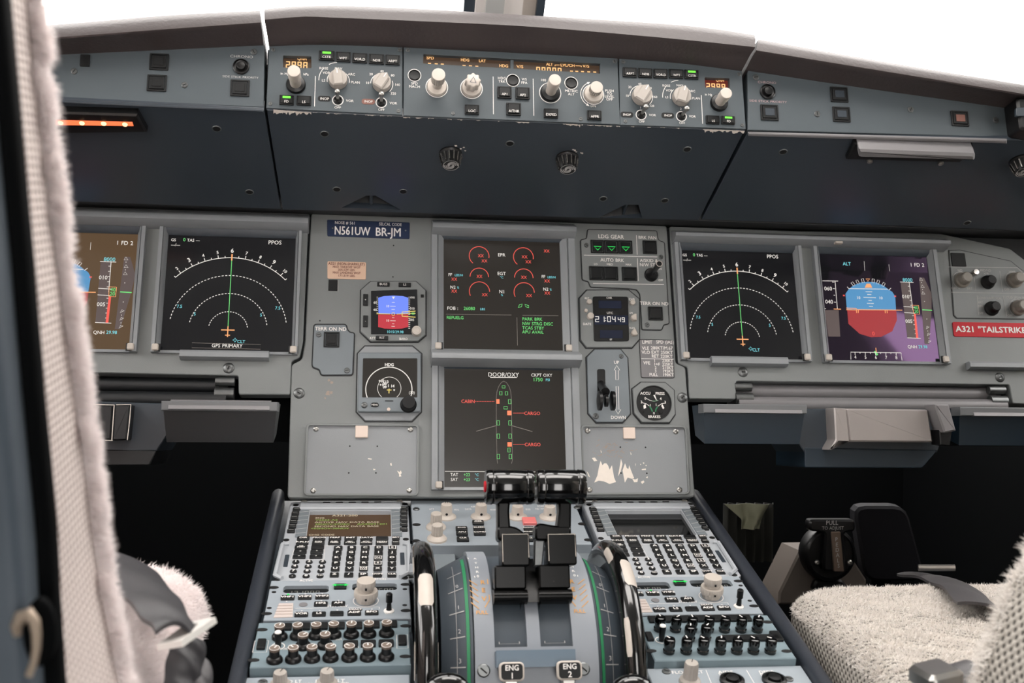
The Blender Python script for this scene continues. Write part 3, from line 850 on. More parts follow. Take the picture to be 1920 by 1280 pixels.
t.line(GS('B', 672, 548), GS('B', 660, 925), 0.0007, 0.0005)
t.build('lettering', 'white_print', efis_l, 0)
for x, y in ((785, 828), (1330, 864)):
    MB().prism(rrect(*GS.rect('B', x - 85, y - 34, x + 80, y + 34), 0.003), 0, 0.0003).build('inop_label', 'black_plastic' if x < 1000 else 'inop_red', efis_l)
MB().text('INOP', *GS('B', 1330, 864), 0.0028, 0.0006).build('lettering', 'white_print', efis_l, 0)
# --- right
pl_r = GS.poly('D', [(137, 62), (900, 118), (1660, 212), (1712, 938), (150, 888)])
hr = lcd(efis_r, GS, 'D', [(1200, 298), (1508, 308), (1512, 430), (1205, 422)], 'lcd_red')
MB().plate(pl_r, [soften(hr, 0.001)], -0.012, 0, 0.0005).build('face_plate', 'glare_blue', efis_r)
t = MB(); t.text('QNH', *GS('D', 1390, 336, z), 0.0031, z, bold=0.03); baro(t, 'D', 1218, 368, 1475, 462, '2998'); t.build('digits', 'g_amber', efis_r, 0)
for x0, y0, x1, y1, s_, l in ((180, 185, 355, 298, 'ARPT', 0), (370, 194, 545, 306, 'NDB', 0), (560, 202, 735, 313, 'VOR.D', 0), (754, 206, 930, 316, 'WPT', 0), (944, 214, 1118, 324, 'CSTR', 1), (1212, 778, 1378, 882, 'LS', 0), (1402, 785, 1570, 886, 'FD', 1)):
    button(efis_r, GS.rect('D', x0, y0, x1, y1), s_, 'g_bright_green' if l else None, h=0.0035, th_=0.0029)
dist_knob(efis_r, GS, 'D', 1375, 620, 1465, 490, 108, 72, 'black_plastic', 'cream', 0.03, False, taper=0.88)
selector(efis_r, GS, 'D', 412, 540, 120, -32); selector(efis_r, GS, 'D', 900, 555, 110, -15)
toggle(efis_r, GS, 'D', 410, 765, 62, 458, 668, 36); toggle(efis_r, GS, 'D', 910, 783, 62, 958, 688, 36)
for x, y in ((190, 105), (215, 843), (1668, 893), (1628, 258)): screw(efis_r, *GS('D', x, y), GS.r('D', x, y, 24))
t = MB()
for s_, x, y in (('10', 237, 527), ('20', 270, 420), ('40', 393, 382), ('80', 522, 432), ('160', 580, 542), ('320', 542, 654), ('ROSE', 722, 403), ('NAV', 890, 400), ('VOR', 758, 462), ('LS', 728, 545), ('ARC', 1042, 470), ('PLAN', 1092, 560), ('1', 403, 676), ('2', 903, 690), ('VOR', 550, 768), ('OFF', 418, 848), ('VOR', 1045, 784), ('OFF', 918, 866), ('INOP', 235, 762), ('INOP', 745, 773), ('in Hg', 1245, 513)):
    lab(t, GS, 'D', s_, x, y, 0.0028)
arcs(t, 'D', 412, 535, 140, 95, 180); arcs(t, 'D', 412, 535, 140, -45, 20); arcs(t, 'D', 900, 550, 128, 130, 190); arcs(t, 'D', 900, 550, 128, -10, 45); arcs(t, 'D', 900, 550, 222, 95, 120); arcs(t, 'D', 900, 550, 222, 140, 183)
t.line(GS('D', 1156, 520), GS('D', 1174, 876), 0.0007, 0.0005)
t.build('lettering', 'white_print', efis_r, 0)
for x, y in ((235, 760), (742, 772)):
    MB().prism(rrect(*GS.rect('D', x - 80, y - 34, x + 78, y + 34), 0.003), 0, 0.0003).build('inop_label', 'black_plastic', efis_r)
# --- centre
pl_c = GS.poly('C', [(74, 78), (950, 120), (1824, 168), (1845, 714), (72, 640)])
hc = lcd(fcu, GS, 'C', [(235, 138), (1683, 215), (1680, 296), (232, 214)], 'lcd_amber', 0.006)
MB().plate(pl_c, [soften(hc, 0.001)], -0.012, 0, 0.0005).build('face_plate', 'glare_blue', fcu)
MB().prism(GS.poly('C', [(948, 182), (975, 184), (975, 264), (948, 262)]), -0.006, -0.0005, 0.0003).build('window_divider', 'glare_blue', fcu)
t = MB(); z = -0.0056
def fit(s_, x, y, wp, h):                                    # letters drawn to the width they have on the strip
    u, v = GS('C', x, y, z); nat = sum(GLY[c][2] for c in s_) * h / CAPH
    t.text(s_, u, v, h, z, sx=(GS('C', x + wp / 2, y, z)[0] - GS('C', x - wp / 2, y, z)[0]) / nat, bold=0.03)
for s_, x, y, wp in (('SPD', 291, 168, 62), ('HDG', 576, 185, 72), ('LAT', 717, 192, 58), ('HDG', 892, 233, 74), ('V/S', 1025, 239, 56), ('ALT', 1267, 220, 54), ('LVL/CH', 1415, 228, 118), ('V/S', 1565, 235, 56)): fit(s_, x, y, wp, 0.0036)
for x, y in ((285, 213), (340, 216), (390, 219), (568, 231), (620, 234), (672, 237), (1447, 276), (1490, 278), (1537, 280), (1588, 282), (1637, 284)):
    u, v = GS('C', x, y, z); t.flat(rect4(u - 0.0018, u + 0.0018, v - 0.0007, v + 0.0007), z)
t.line(GS('C', 1310, 226, z), GS('C', 1350, 226, z), 0.0007, z).line(GS('C', 1312, 226, z), GS('C', 1312, 236, z), 0.0007, z)
t.line(GS('C', 1480, 232, z), GS('C', 1528, 234, z), 0.0007, z).line(GS('C', 1527, 232, z), GS('C', 1527, 244, z), 0.0007, z)
u, v = GS('C', 1158, 240, z); u1, v1 = GS('C', 1378, 310, z); w = (u1 - u) / 5
t.seg('08000', u, v1, w * 0.72, v - v1, w * 0.28, 0.0013, z)
t.build('digits', 'g_amber', fcu, 0)
for x0, y0, x1, y1, s_ in ((840, 408, 955, 502, 'AP1'), (987, 415, 1103, 510, 'AP2'), (912, 542, 1032, 642, 'A/THR'), (572, 558, 690, 634, 'LOC'), (1218, 590, 1336, 664, 'EXPED'), (1574, 604, 1690, 680, 'APPR')):
    button(fcu, GS.rect('C', x0, y0, x1, y1), s_, h=0.004, th_=0.0031)
dist_knob(fcu, GS, 'C', 345, 408, 350, 303, 82, 57); k2, L2, r2_ = dist_knob(fcu, GS, 'C', 628, 418, 638, 350, 82, 52, kn=0.0)
# scalloped heading knob with a blue triangle
u, v = GS('C', 628, 418)
sc_ = []
for i in range(64):
    a = 2 * pi * i / 64; rr = r2_ * (1.12 + 0.10 * math.cos(8 * a)); sc_.append((rr * math.cos(a), rr * math.sin(a)))
o = put('heading_knob_cap', MB().prism(sc_, L2 * 0.45, L2 + 0.001, 0.0008).mesh('heading_knob_cap', 'cream', 50), fcu, u, v)
sub(MB().stroke([(-r2_ * 0.5, -r2_ * 0.42), (r2_ * 0.45, -r2_ * 0.5), (r2_ * 0.05, r2_ * 0.5)], r2_ * 0.12, L2 + 0.0014, True), 'triangle_mark', 'placard_blue', o, 0)
dist_knob(fcu, GS, 'C', 1272, 455, 1300, 345, 80, 51, 'black_plastic', 'cream', 0.02, taper=0.85)
dist_knob(fcu, GS, 'C', 1625, 468, 1645, 405, 78, 53)
for x, y in ((162, 311), (967, 353), (1444, 375)):
    u, v = GS('C', x, y); r = GS.r('C', x, y, 47)
    put('round_button', cached('rb', lambda: MB().lathe(0, 0, [(1, 0), (1, 0.2), (0.86, 0.3), (0.84, 0.16), (0.3, 0.12)], 28).mesh('round_button', 'key_black')), fcu, u, v, 0, 0, r)
    MB().stroke(circ(u, v, r * 1.12, 36), r * 0.12, 0.0004, True).build('ring_line', 'white_print', fcu, 0)
for x, y in ((108, 105), (478, 622), (1522, 668), (1800, 197)): screw(fcu, *GS('C', x, y), GS.r('C', x, y, 17))
t = MB()
for s_, x, y in (('SPD', 162, 378), ('MACH', 162, 404), ('HDG', 877, 335), ('TRK', 877, 362), ('V/S', 1060, 344), ('FPA', 1060, 372), ('100', 1215, 351), ('METRIC', 1445, 440), ('ALT', 1445, 465), ('PUSH', 1757, 438), ('TO', 1757, 461), ('LEVEL', 1757, 485), ('OFF', 1757, 508), ('DN', 1625, 563)):
    lab(t, GS, 'C', s_, x, y, 0.0031)
t.line(GS('C', 805, 322), GS('C', 808, 630), 0.0007, 0.0005).line(GS('C', 1132, 340), GS('C', 1138, 642), 0.0007, 0.0005)
arcs(t, 'C', 1628, 468, 106, 118, 236)
for a, d in ((118, 1), (236, -1)):
    u, v = GS('C', 1628, 468); r = GS.r('C', 1628, 468, 106); c_ = (u + r * math.cos(R_(a)), v + r * math.sin(R_(a))); tt = R_(a - 90 * d)
    t.flat([(c_[0] + 0.004 * math.cos(tt), c_[1] + 0.004 * math.sin(tt)), (c_[0] + 0.0016 * math.cos(tt + pi / 2), c_[1] + 0.0016 * math.sin(tt + pi / 2)), (c_[0] - 0.0016 * math.cos(tt + pi / 2), c_[1] - 0.0016 * math.sin(tt + pi / 2))], 0.0005)
t.build('lettering', 'white_print', fcu, 0)
add_chips(gs_c, 'B', 150, 955, 620, 992, 0.008, 26, 3, density=1.0)
add_chips(gs_c, 'B', 640, 992, 1750, 1042, 0.0018, 60, 4, density=0.35)
add_chips(gs_c, 'C', 70, 648, 1845, 722, 0.0022, 160, 5, density=0.5)
add_chips(gs_c, 'C', 1420, 707, 1520, 711, 0.006, 10, 8, density=1.0)
add_chips(gs_c, 'D', 150, 895, 1180, 930, 0.0018, 70, 6, density=0.4)
add_chips(gs_c, 'D', 1180, 935, 1700, 955, 0.007, 26, 7, density=1.0)
# ================================================================== main instrument panel
ip_c = thing('instrument_panel', 'grey centre instrument panel holding the two stacked engine screens', 'instrument panel', MP, (0, -0.1), group='instrument panels')
ip_l = thing('instrument_panel', 'left pilot instrument panel, partly hidden behind the near seat back', 'instrument panel', MP, (-0.5, -0.05), group='instrument panels')
ip_r = thing('instrument_panel', 'right pilot instrument panel with red tailstrike placard on it', 'instrument panel', MP, (0.55, -0.05), group='instrument panels')
fp = lambda pts, n=0: MP.poly('f', pts, n)
pc = soften(fp([(583.5, 400), (1250.5, 423), (1265, 640), (1267, 681), (1285, 688), (1303, 931), (539, 933), (547, 683), (566, 674), (572, 640)]), 0.004)
MB().prism(pc, -0.020, 0.0, 0.0012).build('panel_plate', 'panel_grey', ip_c)
pl_ = soften(fp([(-400, 359.5), (579, 398), (568, 640), (562, 669), (546.5, 677), (544, 739.5), (447.5, 739.5), (447, 704), (-400, 686)]), 0.003)
MB().prism(pl_, -0.020, 0.0, 0.0010).build('panel_plate', 'panel_grey', ip_l)
pr_ = soften(fp([(1255.5, 424), (1500, 433), (1760, 437), (1894, 466), (1925, 490), (1990, 540), (1990, 760), (1899, 756), (1893, 721), (1380, 714), (1380, 748), (1292.5, 747), (1290, 688), (1272, 681), (1269.5, 640)]), 0.003)
MB().prism(pr_, -0.020, 0.0, 0.0010).build('panel_plate', 'panel_grey', ip_r)
# dark carrier behind the three panels, hidden but for the seams
MB().prism(fp([(-60, 380), (560, 402), (1250, 425), (1880, 470), (1960, 540), (1960, 700), (1400, 690), (1290, 700), (1290, 915), (555, 918), (555, 690), (-60, 690)]), -0.06, -0.021).build('carrier', 'soffit_black', ip_c)

# ---------------------------------------------------------------- display units
def rail_v(m_, uo, ui, v0, v1, nh, nl, fr):
    um = uo + (ui - uo) * fr
    prof = [(uo, 0), (uo, nh), (um, nh), (um + (ui - uo) * 0.06, nh - 0.002), (um + (ui - uo) * 0.12, nh), (ui, nl), (ui, 0)]
    n = len(prof); vs_ = [(u, v, z) for v in (v0, v1) for u, z in prof]
    m_.add(vs_, [(i, i + 1, n + i + 1, n + i) for i in range(n - 1)] + [tuple(range(n)), tuple(range(n, 2 * n))])
def prof_h(m_, u0, u1, prof):
    n = len(prof)
    m_.add([(u, v, z) for u in (u0, u1) for v, z in prof], [(i, i + 1, n + i + 1, n + i) for i in range(n - 1)] + [tuple(range(n)), tuple(range(n, 2 * n))])
def display(name, label, corners, wl, wr, mat_, hood=None, group=None, wb=0.004, lugs=(1, 1)):
    q = [MP('f', *c) for c in corners]           # TL TR BR BL
    u0 = (q[0][0] + q[3][0]) / 2; u1 = (q[1][0] + q[2][0]) / 2; v1 = (q[0][1] + q[1][1]) / 2; v0 = (q[2][1] + q[3][1]) / 2
    th = thing(name, label, 'screen', MP, ((u0 + u1) / 2, v0), group=group)
    MB().flat(rect4(u0 - 0.002, u1 + 0.002, v0 - 0.002, v1 + 0.004), 0.0016).build('screen', mat_, th, 0)
    m_ = MB(); rail_v(m_, u0 - wl, u0, v0 - wb, v1 + 0.010, 0.010, 0.003, 0.45); m_.build('side_rail', 'frame_grey', th)
    m_ = MB(); rail_v(m_, u1 + wr, u1, v0 - wb, v1 + 0.010, 0.010, 0.003, 0.45); m_.build('side_rail', 'frame_grey', th)
    m_ = MB(); prof_h(m_, u0 - wl * 0.3, u1 + wr * 0.3, [(v1, 0), (v1, 0.0025), (v1 + 0.004, 0.006), (v1 + 0.010, 0.0075), (v1 + 0.010, 0)]); m_.build('top_bezel', 'tray_dark', th)
    m_ = MB(); prof_h(m_, u0 - wl * 0.3, u1 + wr * 0.3, [(v0, 0), (v0, 0.0025), (v0 - wb, 0.004), (v0 - wb, 0)]); m_.build('bottom_bezel', 'frame_grey', th)
    for k, (uu, on) in enumerate(((u0 - wl * 0.45, lugs[0]), (u1 + wr * 0.35, lugs[1]))):
        if on:
            put('corner_lug', cached('lug', lambda: MB().prism(rrect(-0.0042, 0.0042, -0.0045, 0.0045, 0.002), 0, 0.0035, 0.0012).mesh('corner_lug', 'cream')), th, uu, v0 + 0.0015, 0.0096)
            MB().box(uu - 0.006, uu + 0.006, v0 - 0.0035, v0 + 0.0065, 0.008, 0.0098).build('lug_recess', 'soffit_black', th)
    return th, (u0, u1, v0, v1)
def hood(th, u0, u1, vt, vb, name='hood', d=0.024):
    m_ = MB(); h = vt - vb
    prof_h(m_, u0, u1, [(vt, -0.001), (vt, 0.007), (vt - 0.0015, 0.009), (vt - h * 0.45, d - 0.001), (vt - h * 0.52, d), (vt - h * 0.78, d), (vt - h * 0.82, d - 0.002), (vb, 0.012), (vb, -0.001)])
    return m_.build(name, 'frame_grey', th)
E1, rE1 = display('engine_display', 'upper centre screen showing red engine arcs and fuel quantity', [(831.6, 450.1), (1049.4, 455.4), (1054.2, 656.4), (831.6, 655.8)], 0.0165, 0.0195, 'screen_warm_glare')
E2, rE2 = display('system_display', 'lower centre screen showing the aircraft door outline, behind the thrust levers', [(832.8, 692.7), (1055.9, 693.4), (1061, 914), (832.8, 913)], 0.0165, 0.0195, 'screen_warm_glare', lugs=(1, 0))
NL, rNL = display('navigation_display', 'left navigation screen with white compass arc and GPS PRIMARY box', [(315.2, 440.9), (555.7, 449.4), (546, 660.8), (302.3, 657)], 0.0105, 0.008, 'screen_black', group='navigation displays', lugs=(1, 1))
NR, rNR = display('navigation_display', 'right navigation screen with white compass arc, beside the pink-tinted flight screen', [(1275.8, 469.4), (1485.9, 475.7), (1502.9, 674), (1291, 672.4)], 0.0115, 0.0105, 'screen_black', group='navigation displays')
PR_, rPR = display('flight_display', 'right flight screen with blue and red attitude ball and full tapes', [(1534.6, 477.4), (1738.6, 482.1), (1759, 679), (1554.5, 675.5)], 0.0105, 0.012, 'screen_coated', group='flight displays')
du = rNL[0] - (rNR[0] + rNR[1]) / 2 + (rNR[1] - rNR[0]) / 2
wPR = rPR[1] - rPR[0]
uL1 = (MP('f', 260, 440.1)[0] + MP('f', 242, 656.7)[0]) / 2
PLc = [(0, 0)] * 4
def display_uv(name, label, u0, u1, v0, v1, wl, wr, mat_, group):
    corners = []
    for u, v in ((u0, v1), (u1, v1), (u1, v0), (u0, v0)): corners.append(proj(MP.P(u, v)))
    return display(name, label, corners, wl, wr, mat_, group=group)
PL_, rPL = display_uv('flight_display', 'left flight screen with painted brownish glare, half hidden by the sheepskin seat back', uL1 - wPR, uL1, rNL[2], rNL[3], 0.0105, 0.0105, 'screen_brown_glare', 'flight displays')
# hoods over the screens
MPu = lambda reg, x, y, n=0: MP(reg, x, y, n)[0]
MPv = lambda reg, x, y, n=0: MP(reg, x, y, n)[1]
hood(E1, MPu('J', 47, 60), MPu('J', 1303, 110), MPv('J', 600, 42), MPv('J', 600, 178))
hood(E2, MPu('K', 32, 110), MPu('K', 1208, 110), MPv('K', 600, 76), MPv('K', 600, 216), d=0.030)
MB().box(MPu('K', 928, 172), MPu('K', 990, 172), MPv('K', 950, 182), MPv('K', 950, 164), 0.018, 0.0262).build('hood_tag', 'cream', E2)
hood(ip_l, -0.85, MPu('G', 1785, 180), MPv('G', 900, 112), MPv('G', 900, 236))
hood(ip_r, MPu('N', 82, 160), MPu('O', 1092, 150), MPv('N', 1300, 150), MPv('N', 1300, 246))
MB().box(MPu('O', 188, 193), MPu('O', 243, 193), MPv('O', 215, 202), MPv('O', 215, 186), 0.018, 0.0245).build('hood_tag', 'cream', ip_r)
# ledge bars and fasteners
def ledge(th, reg, x0, y0, x1, y1, n=0.012):
    u0, u1, v0, v1 = MP.rect(reg, x0, y0, x1, y1)
    m_ = MB(); prof_h(m_, u0, u1, [(v1, 0), (v1, n * 0.8), (v1 - (v1 - v0) * 0.25, n), (v0 + (v1 - v0) * 0.2, n), (v0, n * 0.6), (v0, 0)]); m_.build('ledge_bar', 'frame_grey', th)
ledge(ip_l, 'G', 850, 1126, 1495, 1188); ledge(ip_r, 'N', 398, 1155, 1026, 1228); ledge(ip_r, 'O', 1285, 1115, 1900, 1172)
fast = MB().lathe(0, 0, [(1, 0), (0.96, 0.12), (0.7, 0.3), (0.42, 0.36), (0.4, 0.2), (0.15, 0.18)], 24).mesh('fastener', 'screw_dark')
for th, reg, x, y, r in ((ip_l, 'G', 1197, 1240, 42), (ip_r, 'N', 675, 1268, 42), (ip_r, 'O', 1555, 1225, 38), (ip_c, 'I', 127, 400, 44), (ip_c, 'M', 864, 475, 40)):
    u, v = MP(reg, x, y); o = put('fastener', fast, th, u, v, 0, random.uniform(0, 180), MP.r(reg, x, y, r))
    k = bpy.data.objects.new('slot', slot_dark()); COL.objects.link(k); k.parent = o; k.scale = (0.5, 1.0, 1.0); k.location = (0, 0, 0.12)

# ---------------------------------------------------------------- symbology
Z1 = 0.0020
def sym(th, mat_, fn, name='symbols', z=Z1):
    m_ = MB(); fn(m_); m_.build(name, mat_, th, 0)
def tx_(m_, reg, s_, x, y, hpx, align='c', sx=0.95, bold=0.008, pl=MP, z=Z1, off=(0, 0), rot=0, wpx=None):
    u, v = pl(reg, x, y); h = abs(pl(reg, x, y - hpx / 2)[1] - pl(reg, x, y + hpx / 2)[1])
    if wpx:
        nat = sum(0.34 if c == ' ' else GLY[c][2] for c in s_) * h / CAPH
        sx = abs(pl(reg, x + wpx / 2, y)[0] - pl(reg, x - wpx / 2, y)[0]) / nat
    m_.text(s_, u + off[0], v + off[1], h, z, align, sx=sx, bold=bold if sx > 0.6 else bold * 0.4, rot=rot)
LW = 0.0009
def ln(m_, reg, a, b, w=LW, pl=MP, z=Z1, off=(0, 0)):
    p, q = pl(reg, *a), pl(reg, *b); m_.line((p[0] + off[0], p[1] + off[1]), (q[0] + off[0], q[1] + off[1]), w, z)
# navigation displays
def nd(th, reg, cx, cy, tx0, ty0, items, boxed):
    c_ = MP(reg, cx, cy); R = math.hypot(MP(reg, tx0, ty0)[0] - c_[0], MP(reg, tx0, ty0)[1] - c_[1])
    w = MB(); w.stroke(arc_pts(*c_, R, 45, 135, 48), LW, Z1)
    for k in range(-9, 10):
        a = R_(90 - 5 * k); l = 0.045 if k % 2 == 0 else 0.025
        p = lambda s_: (c_[0] + R * s_ * math.cos(a), c_[1] + R * s_ * math.sin(a))
        w.line(p(1), p(1 + l), LW, Z1)
        if k % 2 == 0 and abs(k) <= 8:
            n_ = 6 + k // 2; big = n_ % 3 == 0
            q = p(1.10 if big else 1.085); w.text(str(n_), q[0], q[1], 0.0056 if big else 0.0040, Z1, rot=-5 * k, bold=0.03)
    for f_, nd_ in ((0.75, 46), (0.5, 34), (0.25, 20)): w.dash_arc(*c_, R * f_, 9, 171, 0.0009, Z1, nd_)
    for s_, x, y, h in items['w']: tx_(w, reg, s_, x, y, h, 'l')
    w.build('symbols', 'g_white', th, 0)
    g = MB(); g.line((c_[0], c_[1]), (c_[0], c_[1] + R * 1.02), 0.0009, Z1 + 0.0001)
    for s_, x, y, h in items['g']: tx_(g, reg, s_, x, y, h)
    g.build('symbols', 'g_green', th, 0)
    a = MB(); a.line((c_[0] - 0.0085, c_[1]), (c_[0] + 0.0085, c_[1]), 0.0014, Z1 + 0.0002).line((c_[0], c_[1] + 0.005), (c_[0], c_[1] - 0.0095), 0.0014, Z1 + 0.0002).line((c_[0] - 0.0032, c_[1] - 0.007), (c_[0] + 0.0032, c_[1] - 0.007), 0.0013, Z1 + 0.0002)
    a.line((c_[0], c_[1] + R * 0.96), (c_[0], c_[1] + R * 1.05), 0.0018, Z1 + 0.0003); a.build('symbols', 'g_orange', th, 0)
    b = MB()
    for s_, x, y, h in items['c']: tx_(b, reg, s_, x, y, h)
    q = MP(reg, *items['star'])
    b.stroke([(q[0] + 0.003 * (1 if i % 2 == 0 else 0.45) * math.cos(i * pi / 4), q[1] + 0.003 * (1 if i % 2 == 0 else 0.45) * math.sin(i * pi / 4)) for i in range(8)], 0.0006, Z1, True)
    b.build('symbols', 'g_cyan', th, 0)
    if boxed:
        m_ = MB(); m_.stroke([MP('G', 932, 1060), MP('G', 1432, 1072), MP('G', 1430, 1106), MP('G', 932, 1096)], 0.0005, Z1, True); m_.build('symbols', 'g_grey', th, 0)
nd(NL, 'G', 1193, 967, 1218, 442, dict(w=[('GS', 780, 312, 20), ('TAS ---', 897, 314, 20), ('---/---', 780, 347, 20), ('PPOS', 1486, 330, 28), ('GPS PRIMARY', 1075, 1079, 25)], g=[('0', 877, 311, 24)], c=[('7.5', 842, 795, 22), ('5', 953, 850, 22), ('7.5', 1556, 807, 22), ('5', 1434, 858, 22), ('CLT', 1290, 1051, 22)], star=(1245, 1040)), True)
nd(NR, 'N', 668, 1000, 625, 437, dict(w=[('GS', 172, 303, 21), ('TAS ---', 287, 305, 21), ('---/---', 176, 342, 21), ('PPOS', 868, 315, 29)], g=[('0', 267, 302, 26)], c=[('7.5', 302, 817, 22), ('5', 418, 877, 24), ('7.5', 1007, 826, 22), ('5', 893, 884, 24), ('CLT', 780, 1088, 25)], star=(735, 1077)), False)
# flight displays: one drawing, placed on both screens
def pfd(th, off, full):
    o = lambda *a: tuple(map(sum, zip(MP('O', *a), off)))
    def flat(mat_, pts, z): MB().flat([o(*p) for p in pts], z).build('symbols', mat_, th, 0)
    flat('g_tape', [(150, 690), (262, 690), (275, 902), (180, 902)], 0.0018) if full else None
    flat('g_tape', [(757, 470), (828, 470), (885, 910), (812, 912)], 0.0018)
    flat('g_tape', [(905, 430), (945, 432), (1005, 560), (1005, 690), (985, 960), (950, 960)], 0.0018)
    top = [(345, 520), (380, 495), (440, 470), (497, 464), (560, 470), (620, 495), (655, 522)]
    flat('g_sky', [(328, 684), (317, 560)] + top + [(690, 545), (714, 580), (720, 688)], 0.0019)
    flat('g_earth', [(330, 688), (722, 692), (728, 770), (690, 860), (600, 905), (520, 908), (430, 880), (340, 800)], 0.0019)
    w = MB()
    if full:
        for a, b in (((133, 457), (257, 459)), ((233, 459), (252, 682)), ((218, 519), (232, 520)), ((222, 572), (234, 573)), ((226, 627), (240, 628)), ((210, 467), (228, 468)), ((148, 678), (160, 679))): ln(w, 'O', a, b, 0.0008, off=off)
        tx_(w, 'O', '060', 178, 519, 30, off=off); tx_(w, 'O', '040', 186, 624, 30, off=off)
    for a, b in (((345, 519), (655, 524)), ((752, 466), (860, 470)), ((826, 470), (855, 690)), ((785, 710), (870, 716)), ((780, 662), (870, 668)), ((810, 912), (918, 917)), ((460, 589), (560, 592)), ((477, 544), (530, 545)), ((490, 566), (523, 567)), ((500, 613), (527, 614)), ((488, 637), (543, 638)), ((505, 661), (535, 662)), ((330, 505), (345, 522)), ((680, 515), (662, 532))): ln(w, 'O', a, b, 0.0008, off=off)
    for k in range(7):
        y = 500 + k * 38
        if y < 690: ln(w, 'O', (815 + k * 5, y), (832 + k * 5, y), 0.0007, off=off)
    for k in range(5): ln(w, 'O', (850 + k * 5, 735 + k * 36), (864 + k * 5, 735 + k * 36), 0.0007, off=off)
    for s_, x, y, h in (('1 FD 2', 888, 330, 28), ('010', 797, 583, 28), ('005', 823, 779, 28), ('10', 420, 592, 22), ('10', 598, 594, 22), ('QNH', 850, 984, 24)): tx_(w, 'O', s_, x, y, h, off=off)
    for x, y, a in ((377, 482, 35), (413, 466, 22), (455, 456, 10), (538, 457, -10), (577, 467, -22), (620, 486, -35)):
        u, v = o(x, y); ca, sa = math.cos(R_(a)), math.sin(R_(a)); pts = [(-0.0016, -0.0028), (0.0016, -0.0028), (0.0016, 0.0028), (-0.0016, 0.0028)]
        w.stroke([(u + p[0] * ca - p[1] * sa, v + p[0] * sa + p[1] * ca) for p in pts], 0.0006, Z1, True)
    for x, y, up in ((918, 443, 1), (930, 500, 1), (935, 552, 1), (970, 830, 0), (978, 885, 0), (985, 942, 0)):
        u, v = o(x, y); w.stroke([(u - 0.002, v - 0.002), (u + 0.003, v - (0.002 if up else -0.001)), (u, v + 0.002)], 0.0006, Z1, True)
    for x, y in ((925, 470), (932, 527), (948, 622), (966, 762), (974, 858), (982, 915)):
        u, v = o(x, y); w.flat(circ(u, v, 0.0006, 6), Z1)
    if full: 
        w.stroke([o(360, 1085), o(358, 1026), o(760, 1032), o(768, 1092)], 0.0008, Z1)
        for k, s_ in enumerate('45678'):
            x = 395 + k * 82; tx_(w, 'O', s_, x, 1066 + k, 24, off=off); ln(w, 'O', (x - 2, 1028 + k), (x - 2, 1050 + k), 0.0007, off=off); ln(w, 'O', (x + 38, 1029 + k), (x + 38, 1039 + k), 0.0007, off=off)
    else: w.stroke([o(555, 1032), o(760, 1036), o(768, 1095)], 0.0008, Z1)
    for a, b in (((465, 300), (470, 375)), ((663, 325), (670, 380))): ln(w, 'O', a, b, 0.0004, off=off)
    w.build('symbols', 'g_white', th, 0)
    y_ = MB()
    for a, b in (((222, 682), (280, 684)), ((322, 675), (402, 677)), ((322, 688), (400, 690)), ((402, 677), (405, 714)), ((418, 690), (418, 714)), ((640, 690), (770, 692)), ((632, 690), (634, 716)), ((648, 694), (650, 716)), ((408, 688), (640, 690)), ((558, 992), (562, 1028))): ln(y_, 'O', a, b, 0.0011, z=Z1 + 0.0002, off=off)
    y_.stroke([o(850, 652), o(900, 654), o(908, 724), o(862, 722)], 0.0008, Z1 + 0.0002, True)
    y_.flat([o(470, 512), o(530, 512), o(515, 480), o(485, 480)], Z1 + 0.0001)
    y_.stroke([o(480, 442), o(510, 442), o(495, 460)], 0.0010, Z1 + 0.0001, True)
    y_.build('symbols', 'g_orange', th, 0)
    g = MB(); tx_(g, 'O', '40', 880, 672, 26, off=off); tx_(g, 'O', '20', 882, 702, 26, off=off); g.line(o(930, 688), o(1008, 693), 0.0014, Z1); g.line(o(548, 1020), o(572, 1050), 0.003, Z1) if full else None
    g.build('symbols', 'g_green', th, 0)
    c_ = MB(); tx_(c_, 'O', '8000', 812, 450, 28, off=off); tx_(c_, 'O', '29.98', 934, 984, 24, off=off); tx_(c_, 'O', 'ALT', 327, 321, 26, off=off) if full else None
    c_.build('symbols', 'g_cyan', th, 0)
    r_ = MB(); r_.flat([o(862, 722), o(878, 722), o(898, 914), o(880, 914)], Z1 + 0.0001)
    for x, y in ((304, 574), (713, 580)): r_.stroke([(o(x, y)[0] - 0.0014, o(x, y)[1] + 0.001), (o(x, y)[0] + 0.0014, o(x, y)[1] - 0.001)], 0.0008, Z1).stroke([(o(x, y)[0] - 0.0014, o(x, y)[1] - 0.001), (o(x, y)[0] + 0.0014, o(x, y)[1] + 0.001)], 0.0008, Z1)
    tx_(r_, 'O', '0', 540, 878, 30, off=off) if full else None
    r_.build('symbols', 'g_red', th, 0)
pfd(PR_, (0, 0), True)
pfd(PL_, (rPL[1] - rPR[1], rPL[2] - rPR[2] + 0.001), False)
